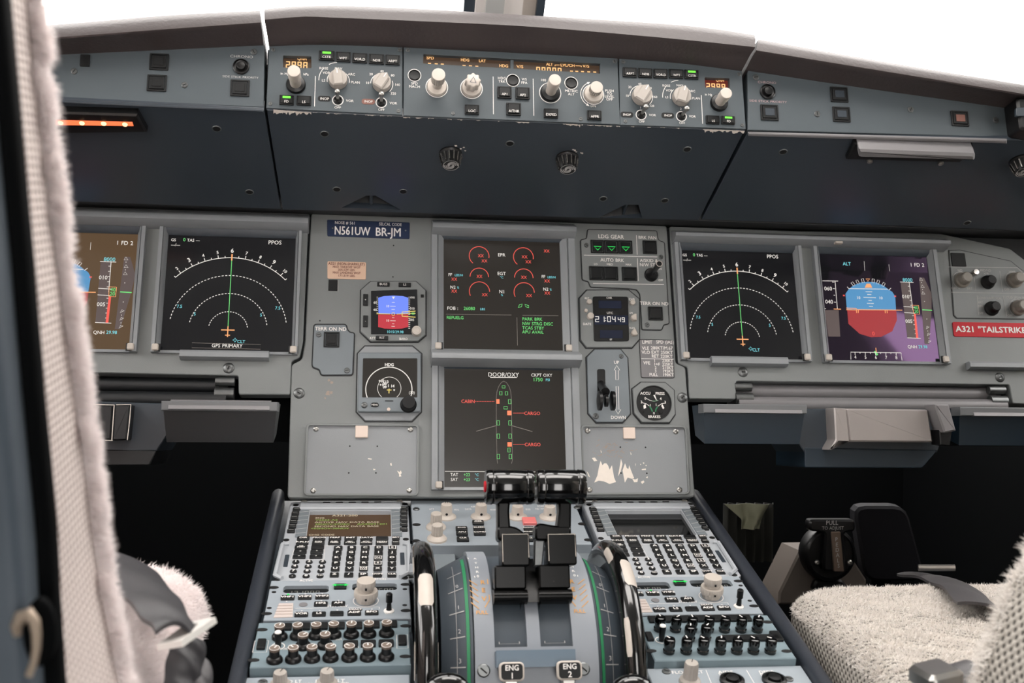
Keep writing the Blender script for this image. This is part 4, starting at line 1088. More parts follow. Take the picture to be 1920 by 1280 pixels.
# engine display
w = MB(); g = MB(); r_ = MB(); c_ = MB(); gy = MB()
for x, y, rad, a0, a1 in ((465, 335, 88, -11, 231), (858, 345, 88, -11, 231), (467, 520, 82, 0, 180), (862, 528, 82, 0, 180), (468, 650, 90, 0, 207), (865, 658, 90, 0, 207)):
    u, v = MP('J', x, y); r_.stroke(arc_pts(u, v, MP.r('J', x, y, rad), a0, a1, 32), 0.0009, Z1)
for x, y in ((480, 333), (512, 379), (868, 343), (902, 387), (1064, 291), (468, 516), (862, 524), (515, 679), (908, 686), (244, 541), (244, 647), (1068, 557), (1070, 664)): tx_(r_, 'J', 'XX', x, y, 26, sx=0.9)
for s_, x, y, h in (('EPR', 664, 325, 28), ('EGT', 664, 491, 28), ('N1', 668, 652, 28), ('FF', 208, 501, 25), ('FF', 1035, 518, 25), ('N2', 232, 612, 26), ('N2', 1056, 629, 26), ('FOB :', 230, 798, 28)): tx_(w, 'J', s_, x, y, h)
for s_, x, y, h in (('LBS/H', 284, 505, 20), ('LBS/H', 1108, 523, 20), ('%', 278, 616, 18), ('%', 1100, 633, 18), ('°C', 665, 524, 20), ('%', 668, 682, 18), ('LBS', 495, 806, 20)): tx_(c_, 'J', s_, x, y, h)
for s_, x, y, h in (('26080', 378, 801, 28), ('REFUELG', 252, 882, 26)): tx_(g, 'J', s_, x, y, h)
for s_, x, y in (('PARK BRK', 847, 893), ('NW STRG DISC', 847, 934), ('TCAS STBY', 847, 972), ('APU AVAIL', 847, 1008)): tx_(g, 'J', s_, x, y, 27, 'l')
g.stroke([MP('J', 812, 792), MP('J', 822, 768), MP('J', 848, 762), MP('J', 840, 786)], 0.0008, Z1, True); g.stroke([MP('J', 870, 764), MP('J', 905, 776), MP('J', 905, 794), MP('J', 880, 786)], 0.0008, Z1, True)
for a, b in (((170, 851), (752, 859)), ((850, 862), (1168, 865)), ((800, 880), (806, 1128))): ln(gy, 'J', a, b, 0.0006)
w.build('symbols', 'g_white', E1, 0); g.build('symbols', 'g_green', E1, 0); r_.build('symbols', 'g_red', E1, 0); c_.build('symbols', 'g_cyan', E1, 0); gy.build('symbols', 'g_grey', E1, 0)
# system display
w = MB(); g = MB(); r_ = MB(); c_ = MB(); gy = MB(); f_ = MB()
for s_, x, y, h, al in (('DOOR/OXY', 613, 268, 32, 'c'), ('CKPT OXY', 918, 272, 24, 'c'), ('TAT', 220, 1066, 24, 'c'), ('SAT', 220, 1105, 24, 'c')): tx_(w, 'K', s_, x, y, h, al)
ln(w, 'K', (507, 290), (720, 291))
for s_, x, y, h in (('1750', 887, 307, 28), ('+23', 320, 1067, 24), ('+23', 320, 1106, 24)): tx_(g, 'K', s_, x, y, h)
for s_, x, y, h in (('PSI', 967, 310, 20), ('°C', 400, 1068, 20), ('°C', 400, 1106, 20)): tx_(c_, 'K', s_, x, y, h)
for x, y, a, b in ((614, 366, 12, 9), (592, 416, 9, 14), (637, 417, 9, 14), (663, 484, 10, 17), (630, 533, 14, 10), (571, 653, 10, 18), (665, 654, 10, 18), (572, 759, 10, 18), (666, 759, 10, 18), (657, 870, 9, 17), (572, 922, 10, 18), (668, 922, 10, 18)):
    u0, u1, v0, v1 = MP.rect('K', x - a, y - b, x + a, y + b); g.stroke(rect4(u0, u1, v0, v1), 0.0007, Z1, True)
for x, y, a, b in ((568, 482, 13, 18), (660, 574, 17, 18), (662, 825, 17, 18)):
    u0, u1, v0, v1 = MP.rect('K', x - a, y - b, x + a, y + b); f_.flat(rect4(u0, u1, v0, v1), Z1)
for s_, x, y in (('CABIN', 330, 481), ('CARGO', 842, 577), ('CARGO', 846, 826)): tx_(r_, 'K', s_, x, y, 26)
for a, b in (((388, 482), (545, 484)), ((690, 575), (788, 577)), ((690, 825), (792, 827))):
    for k in range(12): ln(r_, 'K', (a[0] + (b[0] - a[0]) * k / 12, a[1]), (a[0] + (b[0] - a[0]) * (k + 0.6) / 12, a[1]), 0.0008)
ol = [(566, 978), (562, 950), (556, 700), (556, 450), (562, 400), (575, 362), (596, 330), (615, 320), (636, 330), (657, 362), (670, 400), (676, 450), (680, 700), (684, 950), (678, 978)]
gy.stroke([MP('K', *p) for p in ol], 0.0006, Z1); ln(gy, 'K', (395, 720), (560, 674), 0.0008); ln(gy, 'K', (678, 675), (845, 723), 0.0008)
ln(w, 'K', (145, 1040), (1110, 1046), 0.0005)
for m_, mm in ((w, 'g_white'), (g, 'g_green'), (r_, 'g_red'), (c_, 'g_cyan'), (gy, 'g_grey'), (f_, 'g_red_fill')): m_.build('symbols', mm, E2, 0)

# ---------------------------------------------------------------- instruments on the centre panel
def body(th, poly, mat_='panel_grey', z=0.003, gask=0.0016, bev=0.0008, name='face_plate', pl=None):
    MB().prism(inset(poly, -gask), 0, 0.0008).build('gasket', 'soffit_black', th)
    return MB().prism(poly, 0, z, bev).build(name, mat_, th)
def lettering(th, reg, rows, z, mat_='white_print', pl=MP, bold=0.02, sx=0.95):
    m_ = MB()
    for r in rows:
        s_, x, y, h = r[:4]; tx_(m_, reg, s_, x, y, h, r[4] if len(r) > 4 else 'c', pl=pl, z=z + 0.0004, bold=bold, sx=sx)
    return m_.build('lettering', mat_, th, 0)
# registration placard
th = thing('registration_placard', 'dark blue placard lettered N561UW BR-JM at the top of centre panel', 'placard', MP, MP('H', 620, 230))
MB().prism(soften(MP.poly('H', [(302, 92), (942, 113), (940, 241), (304, 219)]), 0.002), 0, 0.0015, 0.0004).build('plate', 'placard_blue', th)
m_ = MB(); tx_(m_, 'H', 'NOSE # 561', 442, 118, 22, z=0.0019, wpx=160); tx_(m_, 'H', 'SELCAL CODE', 792, 130, 22, z=0.0019, wpx=176); m_.build('lettering', 'white_print', th, 0)
m_ = MB(); tx_(m_, 'H', 'N561UW', 497, 180, 62, z=0.0019, wpx=278, bold=0.02); tx_(m_, 'H', 'BR-JM', 776, 189, 62, z=0.0019, wpx=202, bold=0.02); m_.build('lettering', 'white_print', th, 0)
for x, y in ((345, 157), (910, 176)): put('rivet', cached('rivet', lambda: MB().lathe(0, 0, [(1, 0), (0.8, 0.5), (0.3, 0.6)], 10).mesh('rivet', 'steel')), th, *MP('H', x, y), 0.0014, 0, 0.0012)
th = thing('weight_placard', 'small tan placard giving maximum take-off and landing weights', 'placard', MP, MP('H', 455, 550))
MB().prism(soften(MP.poly('H', [(305, 412), (605, 420), (603, 554), (305, 547)]), 0.002), 0, 0.001, 0.0003).build('plate', 'placard_tan', th)
m_ = MB()
for s_, y, h, wp in (('A321 (NON-SHARKLET)', 434, 19, 282), ('MAX TAKEOFF WGT', 459, 16, 216), ('205,029 LBS.', 481, 16, 136), ('MAX LANDING WGT', 503, 16, 216), ('171,519 LBS.', 526, 16, 136)): tx_(m_, 'H', s_, 454, y, h, z=0.0014, wpx=wp, bold=0.03)
m_.build('lettering', 'ink_brown', th, 0)
MB().prism(rrect(*MP.rect('H', 313, 556, 384, 640), 0.0006), 0, 0.0012, 0.0003).build('blank_cover', 'key_black', ip_c)
MB().flat(MP.poly('H', [(384, 556), (388, 556), (388, 646), (384, 640)]), 0.0006).build('cover_edge', 'dim_print', ip_c, 0)
for reg, x, y in (('H', 817, 290), ('H', 812, 533), ('H', 247, 872)): MB().flat(circ(*MP(reg, x, y), 0.0010, 10), 0.0004).build('screw_hole', 'black_matte', ip_c, 0)
m_ = MB()
for x, y, s_ in ((350, 400, 30), (375, 395, 22), (380, 320, 16), (330, 440, 12), (360, 300, 14)):
    u, v = MP('I', x, y); k = MP.r('I', x, y, s_); m_.flat([(u + k * random.uniform(0.3, 1.0) * math.cos(a * 0.6), v + k * random.uniform(0.3, 1.0) * math.sin(a * 0.6)) for a in range(10)], 0.0003)
m_.build('scuff_marks', 'chip_scuff', ip_c, 0)
# standby instrument
isis = thing('standby_instrument', 'small square standby attitude screen with blue sky and red ground', 'instrument', MP, MP('H', 815, 800))
body(isis, MP.poly('H', [(640, 575), (990, 575), (1064, 645), (1064, 985), (1005, 1035), (640, 1035), (562, 960), (566, 640)]), z=0.005)
MB().prism(soften(MP.poly('H', [(642, 650), (998, 640), (1005, 945), (962, 985), (642, 985)]), 0.001), 0.004, 0.0058).build('screen', 'screen_black', isis)
zi = 0.0062
MB().flat(MP.poly('H', [(700, 830), (698, 705), (740, 692), (815, 688), (890, 692), (930, 705), (930, 830)]), zi).build('symbols', 'g_isis_sky', isis, 0)
MB().flat(MP.poly('H', [(698, 834), (930, 834), (930, 930), (880, 942), (815, 945), (745, 942), (697, 930)]), zi).build('symbols', 'g_isis_earth', isis, 0)
m_ = MB(); zi2 = zi + 0.0002
for s_, x, y, h in (('60', 675, 742, 18), ('40', 673, 798, 18), ('010', 960, 788, 17), ('005', 957, 875, 17), ('010', 962, 703, 15), ('10', 770, 770, 18), ('10', 770, 881, 18)): tx_(m_, 'H', s_, x, y, h, z=zi2)
for a, b in (((790, 770), (832, 771)), ((790, 882), (832, 883)), ((805, 858), (822, 859)), ((805, 905), (822, 906)), ((800, 925), (826, 926)), ((803, 740), (826, 740)), ((800, 795), (826, 795))): ln(m_, 'H', a, b, 0.0006, z=zi2)
for k in range(9): ln(m_, 'H', (685, 700 + k * 15), (697, 700 + k * 15), 0.0006, z=zi2)
for k in range(17): ln(m_, 'H', (930, 700 + k * 15), (944, 700 + k * 15), 0.0006, z=zi2)
m_.flat([MP('H', 803, 696), MP('H', 828, 696), MP('H', 815, 716)], zi2); m_.build('symbols', 'g_white', isis, 0)
m_ = MB()
for a, b in (((685, 828), (790, 830)), ((840, 831), (985, 826)), ((882, 815), (985, 808)), ((882, 848), (985, 855)), ((882, 815), (882, 848))): ln(m_, 'H', a, b, 0.0010, z=zi2 + 0.0001)
m_.stroke(circ(*MP('H', 814, 831), 0.002, 10), 0.0007, zi2 + 0.0001, True); m_.build('symbols', 'g_yellow', isis, 0)
m_ = MB(); tx_(m_, 'H', '1015/29.98', 828, 968, 20, z=zi2); m_.build('symbols', 'g_cyan', isis, 0)
m_ = MB(); tx_(m_, 'H', '40', 965, 827, 20, z=zi2 + 0.0002); m_.build('symbols', 'g_green', isis, 0)
for x, y, w_, h_, s_ in ((738, 602, 96, 32, 'BUGS'), (902, 606, 96, 32, 'LS'), (600, 722, 38, 88, '+'), (600, 886, 38, 88, '-'), (727, 1015, 95, 32, 'RST')):
    button(isis, MP.rect('H', x - w_ / 2, y - h_ / 2, x + w_ / 2, y + h_ / 2), s_, h=0.003, n=0.0045, th_=0.0030, ly=0, bezel=False)
lettering(isis, 'H', [('ATT', 655, 1015, 17), ('BARO', 893, 1020, 17)], 0.005)
u, v = MP('H', 992, 967); r = MP.r('H', 992, 967, 38)
put('knob', MB().lathe(0, 0, [(r, 0), (r, 0.006), (r * 0.92, 0.009), (r * 0.6, 0.0095), (r * 0.55, 0.009), (r * 0.2, 0.009)], 28).mesh('knob', 'cream'), isis, u, v, 0.005)
MB().prism(rrect(*MP.rect('H', 1026, 678, 1050, 702), 0.0004), 0.004, 0.0056).build('light_sensor', 'black_plastic', isis)
# left terrain switch plate
def terr(reg_poly, txt, reg_s, sx_, sy_, label, scr):
    th = thing('terrain_switch_plate', label, 'switch panel', MP, reg_poly[0], group='terrain switches')
    return th
px_l = [MP('H', *p) for p in [(205, 905), (448, 905), (456, 945), (478, 968), (512, 970)]] + [MP('I', *p) for p in [(540, 258), (300, 260), (288, 216), (240, 202), (232, 185)]]
px_l = px_l[::-1]
th = thing('terrain_switch_plate', 'blue-grey switch plate lettered TERR ON ND left of the standby screen', 'switch panel', MP, MP('H', 360, 1200))
body(th, soften(px_l, 0.003), 'plate_bluegrey', z=0.002, bev=0.0005)
lettering(th, 'H', [('TERR ON ND', 332, 938, 27)], 0.002)
sqn = lambda th, reg, x, y, w, h, n, core='key_black': (lambda o: setattr(o, 'location', o.location + Vector((0, 0, n))))(sq(th, MP, reg, x, y, w, h, core))
sqn(th, 'H', 338, 1022, 122, 118, 0.002)
screw(th, *MP('H', 238, 983), MP.r('H', 238, 983, 21), n=0.002); screw(th, *MP('I', 498, 228), MP.r('I', 498, 228, 23), n=0.002)
# heading indicator
hdg = thing('heading_indicator', 'traffic display with white ring on black screen below the standby screen', 'instrument', MP, MP('I', 820, 600))
oct_ = MP.poly('I', [(637, 40), (1003, 40), (1073, 97), (1070, 545), (1000, 616), (640, 616), (574, 545), (582, 97)])
body(hdg, oct_, 'frame_grey', z=0.002)
MB().prism(soften(MP.poly('I', [(587, 97), (1070, 97), (1066, 556), (580, 556)]), 0.003), 0.0, 0.008, 0.0012).build('bezel', 'plate_bluegrey', hdg)
MB().prism(soften(MP.poly('I', [(622, 143), (1040, 143), (1040, 443), (616, 443)]), 0.001), 0.007, 0.0085).build('screen', 'screen_warm_glare', hdg)
zi = 0.0090; m_ = MB(); u, v = MP('I', 822, 383); m_.stroke(arc_pts(u, v, MP.r('I', 822, 383, 178), -24, 202, 40), 0.0012, zi); m_.build('symbols', 'g_white', hdg, 0)
m_ = MB(); u, v = MP('I', 825, 375); m_.stroke(arc_pts(u, v, MP.r('I', 825, 375, 90), -50, 230, 40), 0.0006, zi); tx_(m_, 'I', 'HDG', 825, 193, 22, z=zi, bold=0.05); tx_(m_, 'I', '(30)', 998, 407, 20, z=zi)
for s_, x, y in (('+02', 765, 318), ('13', 805, 325), ('00', 790, 340), ('+1', 765, 348), ('09', 790, 365), ('14', 850, 357), ('1', 818, 355), ('+', 862, 388)): tx_(m_, 'I', s_, x, y, 20, z=zi, bold=0.06)
m_.build('symbols', 'g_white', hdg, 0)
m_ = MB(); ln(m_, 'I', (806, 388), (842, 388), 0.0012, z=zi + 0.0002); ln(m_, 'I', (823, 378), (822, 414), 0.0012, z=zi + 0.0002); m_.build('symbols', 'g_yellow', hdg, 0)
u, v = MP('I', 972, 500); r = MP.r('I', 972, 500, 56)
put('knob', MB().lathe(0, 0, [(r * 1.15, 0), (r * 1.1, 0.002), (r, 0.003), (r * 0.95, 0.014), (r * 0.85, 0.016), (r * 0.3, 0.0162)], 30).mesh('knob', 'black_matte'), hdg, u, v, 0.008)
button(hdg, MP.rect('I', 682, 485, 744, 520), 'MENU', h=0.002, n=0.0078, th_=0.0022, ly=0, bezel=False, r=0.003)
MB().box(*MP.rect('I', 792, 467, 856, 475), 0.007, 0.0083).build('card_slot', 'black_matte', hdg)
xscrew(hdg, *MP('I', 633, 503), MP.r('I', 633, 503, 25), 0.0078, 'screw_dark')
MB().lathe(*MP('I', 820, 535), [(0.0024, 0.007), (0.0022, 0.0088), (0.001, 0.009)], 12).build('indicator_lamp', 'tape_beige', hdg)
# blank covers
def cover(label, reg, pts, screws, tape, holes):
    th = thing('blank_cover_plate', label, 'cover plate', MP, MP(reg, *pts[3]), group='blank cover plates')
    poly = soften(MP.poly(reg, pts), 0.004)
    MB().plate(inset(poly, -0.003), [poly], 0, 0.0042, 0.001).build('rim', 'panel_grey', th)
    MB().prism(poly, 0, 0.0008).build('plate', 'frame_grey', th)
    for x, y in screws: xscrew(th, *MP(reg, x, y), MP.r(reg, x, y, 22), 0.0008)
    x, y, w_, h_ = tape
    MB().prism(rrect(*MP.rect(reg, x - w_ / 2, y - h_ / 2, x + w_ / 2, y + h_ / 2), 0.001), 0.0008, 0.0040, 0.0006).build('tab', 'tape_beige', th)
    for x, y in holes: MB().flat(circ(*MP(reg, x, y), 0.0011, 10), 0.0011).build('screw_hole', 'black_matte', th, 0)
    return th
cv_l = cover('blank grey cover plate with beige tab and few scratches, lower left of centre panel', 'I', [(200, 652), (1042, 660), (1036, 1182), (178, 1180)], ((258, 678), (990, 682), (236, 1155), (980, 1152)), (612, 699, 98, 98), ((520, 811), (733, 812), (512, 1018), (722, 1018)))
cv_r = cover('blank grey cover plate with large patches of bare white primer', 'M', [(88, 705), (878, 710), (905, 1212), (103, 1216)], ((130, 733), (812, 738), (145, 1190), (840, 1190)), (450, 753, 92, 88), ((383, 860), (578, 862), (388, 1060), (588, 1062)))
def flakes(th, reg, polys, mat_='chip_white', z=0.0012):
    for p in polys: MB().flat(MP.poly(reg, p), z).build('paint_flake', mat_, th, 0)
flakes(cv_r, 'M', [[(180, 1135), (205, 1080), (218, 1010), (230, 965), (245, 1000), (258, 985), (275, 985), (290, 1005), (300, 1035), (318, 1000), (325, 1040), (335, 1095), (350, 1130), (300, 1145), (255, 1125), (215, 1120)],
    [(365, 1085), (378, 1010), (388, 950), (400, 990), (385, 1050)], [(400, 1040), (410, 1010), (420, 985), (432, 1020), (445, 1030), (452, 1000), (462, 1030), (480, 1075), (490, 1100), (470, 1105), (440, 1095), (418, 1135)],
    [(475, 1105), (500, 1110), (520, 1100), (515, 1130), (490, 1132)], [(540, 1128), (562, 1118), (570, 1130), (552, 1145)], [(548, 1030), (580, 1025), (582, 1036), (550, 1038)], [(163, 945), (185, 940), (205, 965), (180, 970)], [(122, 1045), (135, 1060), (150, 1095), (136, 1085)], [(555, 980), (568, 978), (566, 992)], [(535, 990), (545, 992), (540, 1000)], [(575, 1000), (588, 998), (584, 1008)], [(580, 1095), (596, 1085), (594, 1100)], [(498, 990), (503, 985), (500, 1010)], [(460, 895), (470, 915), (464, 920)], [(230, 880), (240, 900), (234, 905)]])
m_ = MB(); rr = random.Random(5)
for _ in range(46):
    x, y = rr.gauss(290, 80), rr.gauss(890, 30); u, v = MP('M', x, y); a = rr.uniform(-0.6, 0.9); l = rr.uniform(0.001, 0.006)
    m_.line((u, v), (u + l * math.cos(a), v + l * math.sin(a)), rr.uniform(0.0004, 0.0011), 0.0011)
m_.build('scuff_marks', 'chip_scuff', cv_r, 0)
flakes(cv_l, 'I', [[(832, 945), (842, 940), (846, 962), (836, 962)], [(885, 1000), (905, 1012), (915, 998), (922, 1020), (912, 1030), (920, 1045), (900, 1048), (902, 1030)], [(660, 905), (690, 908), (688, 916), (662, 912)], [(700, 985), (722, 992), (705, 998)]])
# landing gear panel
lg = thing('landing_gear_panel', 'landing gear indicator panel with three green triangle lights and autobrake keys', 'switch panel', MP, MP('L', 560, 690))
lgp = MP.poly('L', [(178, 118), (893, 132), (905, 215), (925, 238), (972, 252), (1022, 1093), (965, 1107), (945, 1160), (745, 1156), (725, 790), (690, 740), (600, 728), (207, 712), (187, 655), (122, 638), (105, 227), (167, 212)])
body(lg, soften(lgp, 0.002), 'panel_grey', z=0.002, bev=0.0005, gask=0.0013)
zz = 0.002
for k, (x0, x1) in enumerate(((205, 345), (348, 492), (495, 640))):
    o = button(lg, MP.rect('L', x0, 228 + k * 3, x1, 366 + k * 3), h=0.0018, n=zz)
    w_ = MPu('L', x1, 300) - MPu('L', x0, 300)
    sub(MB().stroke([(-w_ * 0.27, -w_ * 0.02), (w_ * 0.27, -w_ * 0.02), (0, -w_ * 0.30)], 0.0012, 0.0021, True), 'gear_light', 'g_gear_green', o, 0)
for x0, y0, x1, y1 in ((190, 503, 338, 648), (340, 507, 490, 650), (530, 512, 685, 655)): button(lg, MP.rect('L', x0, y0, x1, y1), h=0.0028, n=zz)
button(lg, MP.rect('L', 747, 236, 893, 376), h=0.0028, n=zz); button(lg, MP.rect('L', 803, 926, 955, 1066), h=0.0034, n=zz)
lettering(lg, 'L', [('LDG GEAR', 417, 193, 38), ('BRK FAN', 797, 203, 32), ('AUTO BRK', 430, 437, 34), ('LO', 258, 479, 20), ('MED', 405, 482, 22), ('MAX', 600, 485, 20), ('A/SKID &', 812, 442, 32), ('N/W STRG', 827, 487, 32), ('ON', 922, 528, 20), ('OFF', 935, 647, 20), ('TERR ON ND', 868, 890, 34)], zz)
m_ = MB()
for a, b in (((683, 178), (690, 382)), ((135, 386), (900, 404)), ((692, 420), (703, 655)), ((230, 680), (968, 692))): ln(m_, 'L', a, b, 0.0008, z=zz + 0.0004)
m_.build('lettering', 'white_print', lg, 0)
for x, y in ((162, 282), (937, 405), (795, 1112)): screw(lg, *MP('L', x, y), MP.r('L', x, y, 25), n=zz)
u, v = MP('L', 835, 592); r = MP.r('L', 835, 592, 72)
put('switch_collar', MB().lathe(0, 0, [(r, 0), (r, 0.002), (r * 0.85, 0.004), (r * 0.5, 0.003), (r * 0.2, 0.003)], 28).mesh('switch_collar', 'black_plastic'), lg, u, v, zz)
L_ = MP.height((u, v), 'L', 872, 455); L_ = min(L_, 0.045)
m_ = MB().lathe(0, 0, [(r * 0.22, 0), (r * 0.3, L_ * 0.4), (r * 0.46, L_ * 0.95), (r * 0.42, L_), (r * 0.15, L_ + 0.0005)], 16)
put('switch_lever', m_.mesh('switch_lever', 'black_plastic'), lg, u, v, zz)
MB().stroke(circ(u, v, r * 0.40, 20), r * 0.09, zz + L_ + 0.0006, True).build('lever_ring', 'cream', lg, 0)
# clock
ck = thing('clock', 'digital cockpit clock reading 21:04 49 in white digits', 'clock', MP, MP('L', 400, 1290))
ckp = MP.poly('f', [(1100, 545), (1178, 545), (1197.5, 561), (1198, 636), (1184, 652), (1099, 652), (1088, 638), (1086, 560)])
body(ck, ckp, 'panel_grey', z=0.003)
MB().prism(soften(MP.poly('L', [(224, 820), (592, 822), (602, 1285), (236, 1285)]), 0.003), 0.002, 0.0048, 0.0006).build('face', 'black_plastic', ck)
for q in ([(283, 865), (520, 868), (522, 948), (285, 944)], [(240, 1018), (590, 1020), (592, 1118), (242, 1116)], [(296, 1173), (534, 1174), (536, 1257), (298, 1255)]): MB().flat(MP.poly('L', q), 0.0051).build('display_window', 'lcd_navy', ck, 0)
m_ = MB(); zc = 0.0056
def sg(s_, x0, x1, y0, y1):
    u0, v1 = MP('L', x0, y0); u1, v0 = MP('L', x1, y1); w_ = (u1 - u0) / len(s_); m_.seg(s_, u0, v0, w_ * 0.72, v1 - v0, w_ * 0.28, 0.0009, zc)
sg('21', 246, 362, 1030, 1092); sg('04', 372, 475, 1030, 1092); sg('49', 482, 568, 1040, 1092)
for y in (1050, 1075): m_.flat(circ(*MP('L', 356, y), 0.0006, 6), zc)
m_.build('digits', 'g_white', ck, 0)
lettering(ck, 'L', [('CHR', 393, 838, 20), ('UTC', 400, 995, 22), ('ET', 412, 1272, 16)], 0.0052)
lettering(ck, 'L', [('RST', 165, 838, 20), ('DATE', 167, 1105, 24), ('CHR', 632, 848, 22), ('GPS', 625, 990, 16), ('RUN', 635, 1146, 18)], 0.003)
cb = MB().lathe(0, 0, [(1, 0), (1, 0.9), (0.85, 1.15), (0.3, 1.2)], 18).mesh('clock_button', 'cream')
for x, y, r in ((187, 877, 28), (153, 968, 19), (198, 1028, 36), (637, 886, 28)): put('clock_button', cb, ck, *MP('L', x, y), 0.003, 0, MP.r('L', x, y, r))
kp = MB().prism([(-0.004, -0.002), (-0.001, -0.0045), (0.0035, -0.0045), (0.0035, 0.0045), (0.0005, 0.0045), (-0.004, 0.0015)], 0, 0.008, 0.001).mesh('clock_knob', 'cream')
for x, y, a in ((645, 1045, 0), (648, 1205, 25)): put('clock_knob', kp, ck, *MP('L', x, y), 0.003, a)
# gear lever
gl_ = thing('gear_lever_panel', 'landing gear lever in its slot between UP and DOWN arrows', 'lever', MP, MP('M', 290, 660))
gp = MP.poly('M', [(184, 106), (383, 106), (437, 172), (458, 603), (398, 668), (197, 668), (136, 600), (122, 167)])
body(gl_, gp, 'plate_bluegrey', z=0.003)
lettering(gl_, 'M', [('UP', 350, 207, 24), ('DOWN', 365, 633, 25)], 0.003)
m_ = MB()
m_.stroke([MP('M', *p) for p in ((345, 342), (365, 342), (365, 268), (376, 268), (352, 232), (332, 268), (344, 268))], 0.0007, 0.0034, True)
m_.stroke([MP('M', *p) for p in ((347, 393), (365, 393), (370, 572), (383, 572), (363, 608), (343, 572), (354, 572))], 0.0007, 0.0034, True)
m_.build('lettering', 'white_print', gl_, 0)
MB().prism(soften(MP.poly('M', [(200, 260), (263, 260), (268, 505), (205, 505)]), 0.003), 0.002, 0.0034).build('lever_slot', 'black_matte', gl_)
u, v = MP('M', 236, 470)
MB().tube([(u, v + 0.018, 0.0), (u, v + 0.010, 0.012), (u, v, 0.028)], [0.005, 0.005, 0.006], 12).build('lever_arm', 'black_plastic', gl_)
m_ = MB()
uw, vw = MP('M', 268, 508, 0.028)
for dx in (-0.0085, 0.0, 0.0085):          # a little wheel pair on the handle
    ring = []
    for k in range(24):
        a = 2 * pi * k / 24
        ring.append((math.cos(a), math.sin(a)))
    R1 = 0.0128 if dx else 0.008; hw = 0.0030
    prof = [(R1 * 0.5, -hw), (R1, -hw * 0.6), (R1, hw * 0.6), (R1 * 0.5, hw)]
    n = 24; base = len(m_.v)
    vs_ = [(uw + dx + x, vw + R_w * c, 0.034 + R_w * s_) for R_w, x in prof for c, s_ in ring]
    fs = [(k * n + i, k * n + (i + 1) % n, (k + 1) * n + (i + 1) % n, (k + 1) * n + i) for k in range(3) for i in range(n)] + [tuple(range(n)), tuple(3 * n + i for i in range(n))]
    m_.add(vs_, fs)
m_.build('lever_wheel', 'black_plastic', gl_)
screw(gl_, *MP('M', 388, 160), MP.r('M', 388, 160, 18), n=0.003); screw(gl_, *MP('M', 190, 622), MP.r('M', 188, 620, 24), n=0.003)
# speed limit placard
sp = thing('speed_placard', 'grey speed limit placard with white table of flap speeds', 'placard', MP, MP('M', 670, 320))
spp = MP.poly('M', [(532, 28), (785, 34), (800, 322), (548, 320)])
body(sp, soften(spp, 0.002), 'tray_grey', z=0.0012, gask=0.0008, bev=0.0003)
lettering(sp, 'M', [('LIMIT', 590, 48, 24), ('SPD (IAS)', 728, 48, 24), ('VLE', 577, 95, 24), ('280KT/M.67', 703, 94, 24), ('VLO', 580, 127, 24), ('EXT 250KT', 705, 128, 24), ('RET 220KT', 705, 158, 24), ('VFE', 587, 209, 24), ('1', 648, 192, 21), ('230KT', 748, 192, 22), ('1+F', 665, 219, 22), ('225KT', 748, 220, 22), ('2', 655, 246, 21), ('215KT', 750, 246, 22), ('3', 655, 272, 21), ('195KT', 750, 273, 22), ('FULL', 640, 300, 22), ('190KT', 752, 301, 22)], 0.0012)
m_ = MB(); ln(m_, 'M', (545, 176), (798, 180), 0.0006, z=0.0016); m_.build('rule_line', 'white_print', sp, 0)
# brake gauge
bg = thing('brake_pressure_gauge', 'round black brake pressure gauge with green arcs and white needles', 'gauge', MP, MP('M', 640, 670))
bgp = MP.poly('M', [(542, 362), (728, 364), (795, 422), (803, 608), (758, 672), (547, 670), (487, 600), (475, 412)])
body(bg, bgp, 'panel_grey', z=0.004)
u, v = MP('M', 640, 522); r = MP.r('M', 640, 522, 132)
MB().lathe(u, v, [(r * 1.03, 0.003), (r * 1.02, 0.0052), (r * 0.96, 0.0052), (r * 0.95, 0.0042)], 48).build('dial', 'black_matte', bg)
zd = 0.0046
dp = lambda x, y: MP('M', x, y)
m_ = MB()
for s_, x, y, h in (('ACCU', 572, 448, 20), ('PRESS', 685, 450, 20), ('0', 572, 488, 20), ('4', 690, 490, 20), ('3', 542, 515, 20), ('1', 610, 540, 18), ('1', 655, 537, 18), ('3', 725, 517, 20), ('0', 638, 602, 18), ('BRAKES', 641, 629, 20)): tx_(m_, 'M', s_, x, y, h, z=zd, bold=0.03)
m_.stroke([dp(545, 520), dp(580, 530), dp(602, 545)], 0.0008, zd).stroke([dp(728, 522), dp(695, 530), dp(668, 548)], 0.0008, zd).stroke([dp(580, 488), dp(610, 504), dp(640, 510), dp(670, 502)], 0.0007, zd)
for q in ([(632, 462), (645, 460), (660, 500), (655, 502)], [(560, 570), (556, 545), (572, 528), (578, 560)], [(708, 572), (694, 545), (704, 532), (718, 562)]): m_.flat(MP.poly('M', q), zd + 0.0002)
m_.build('dial_markings', 'white_print', bg, 0)['kind'] = 'stuff'
m_ = MB()
m_.stroke([dp(604, 548), dp(618, 568), dp(626, 590)], 0.0016, zd).stroke([dp(666, 552), dp(654, 570), dp(650, 590)], 0.0016, zd).stroke([dp(625, 508), dp(650, 508), dp(668, 502)], 0.0012, zd)
m_.build('dial_markings', 'green_paint', bg, 0)['kind'] = 'stuff'
for x, y in ((630, 440), (545, 585), (690, 590)): MB().lathe(*dp(x, y), [(0.003, zd - 0.0002), (0.0026, zd + 0.0004)], 12).build('dial_screw', 'black_plastic', bg)
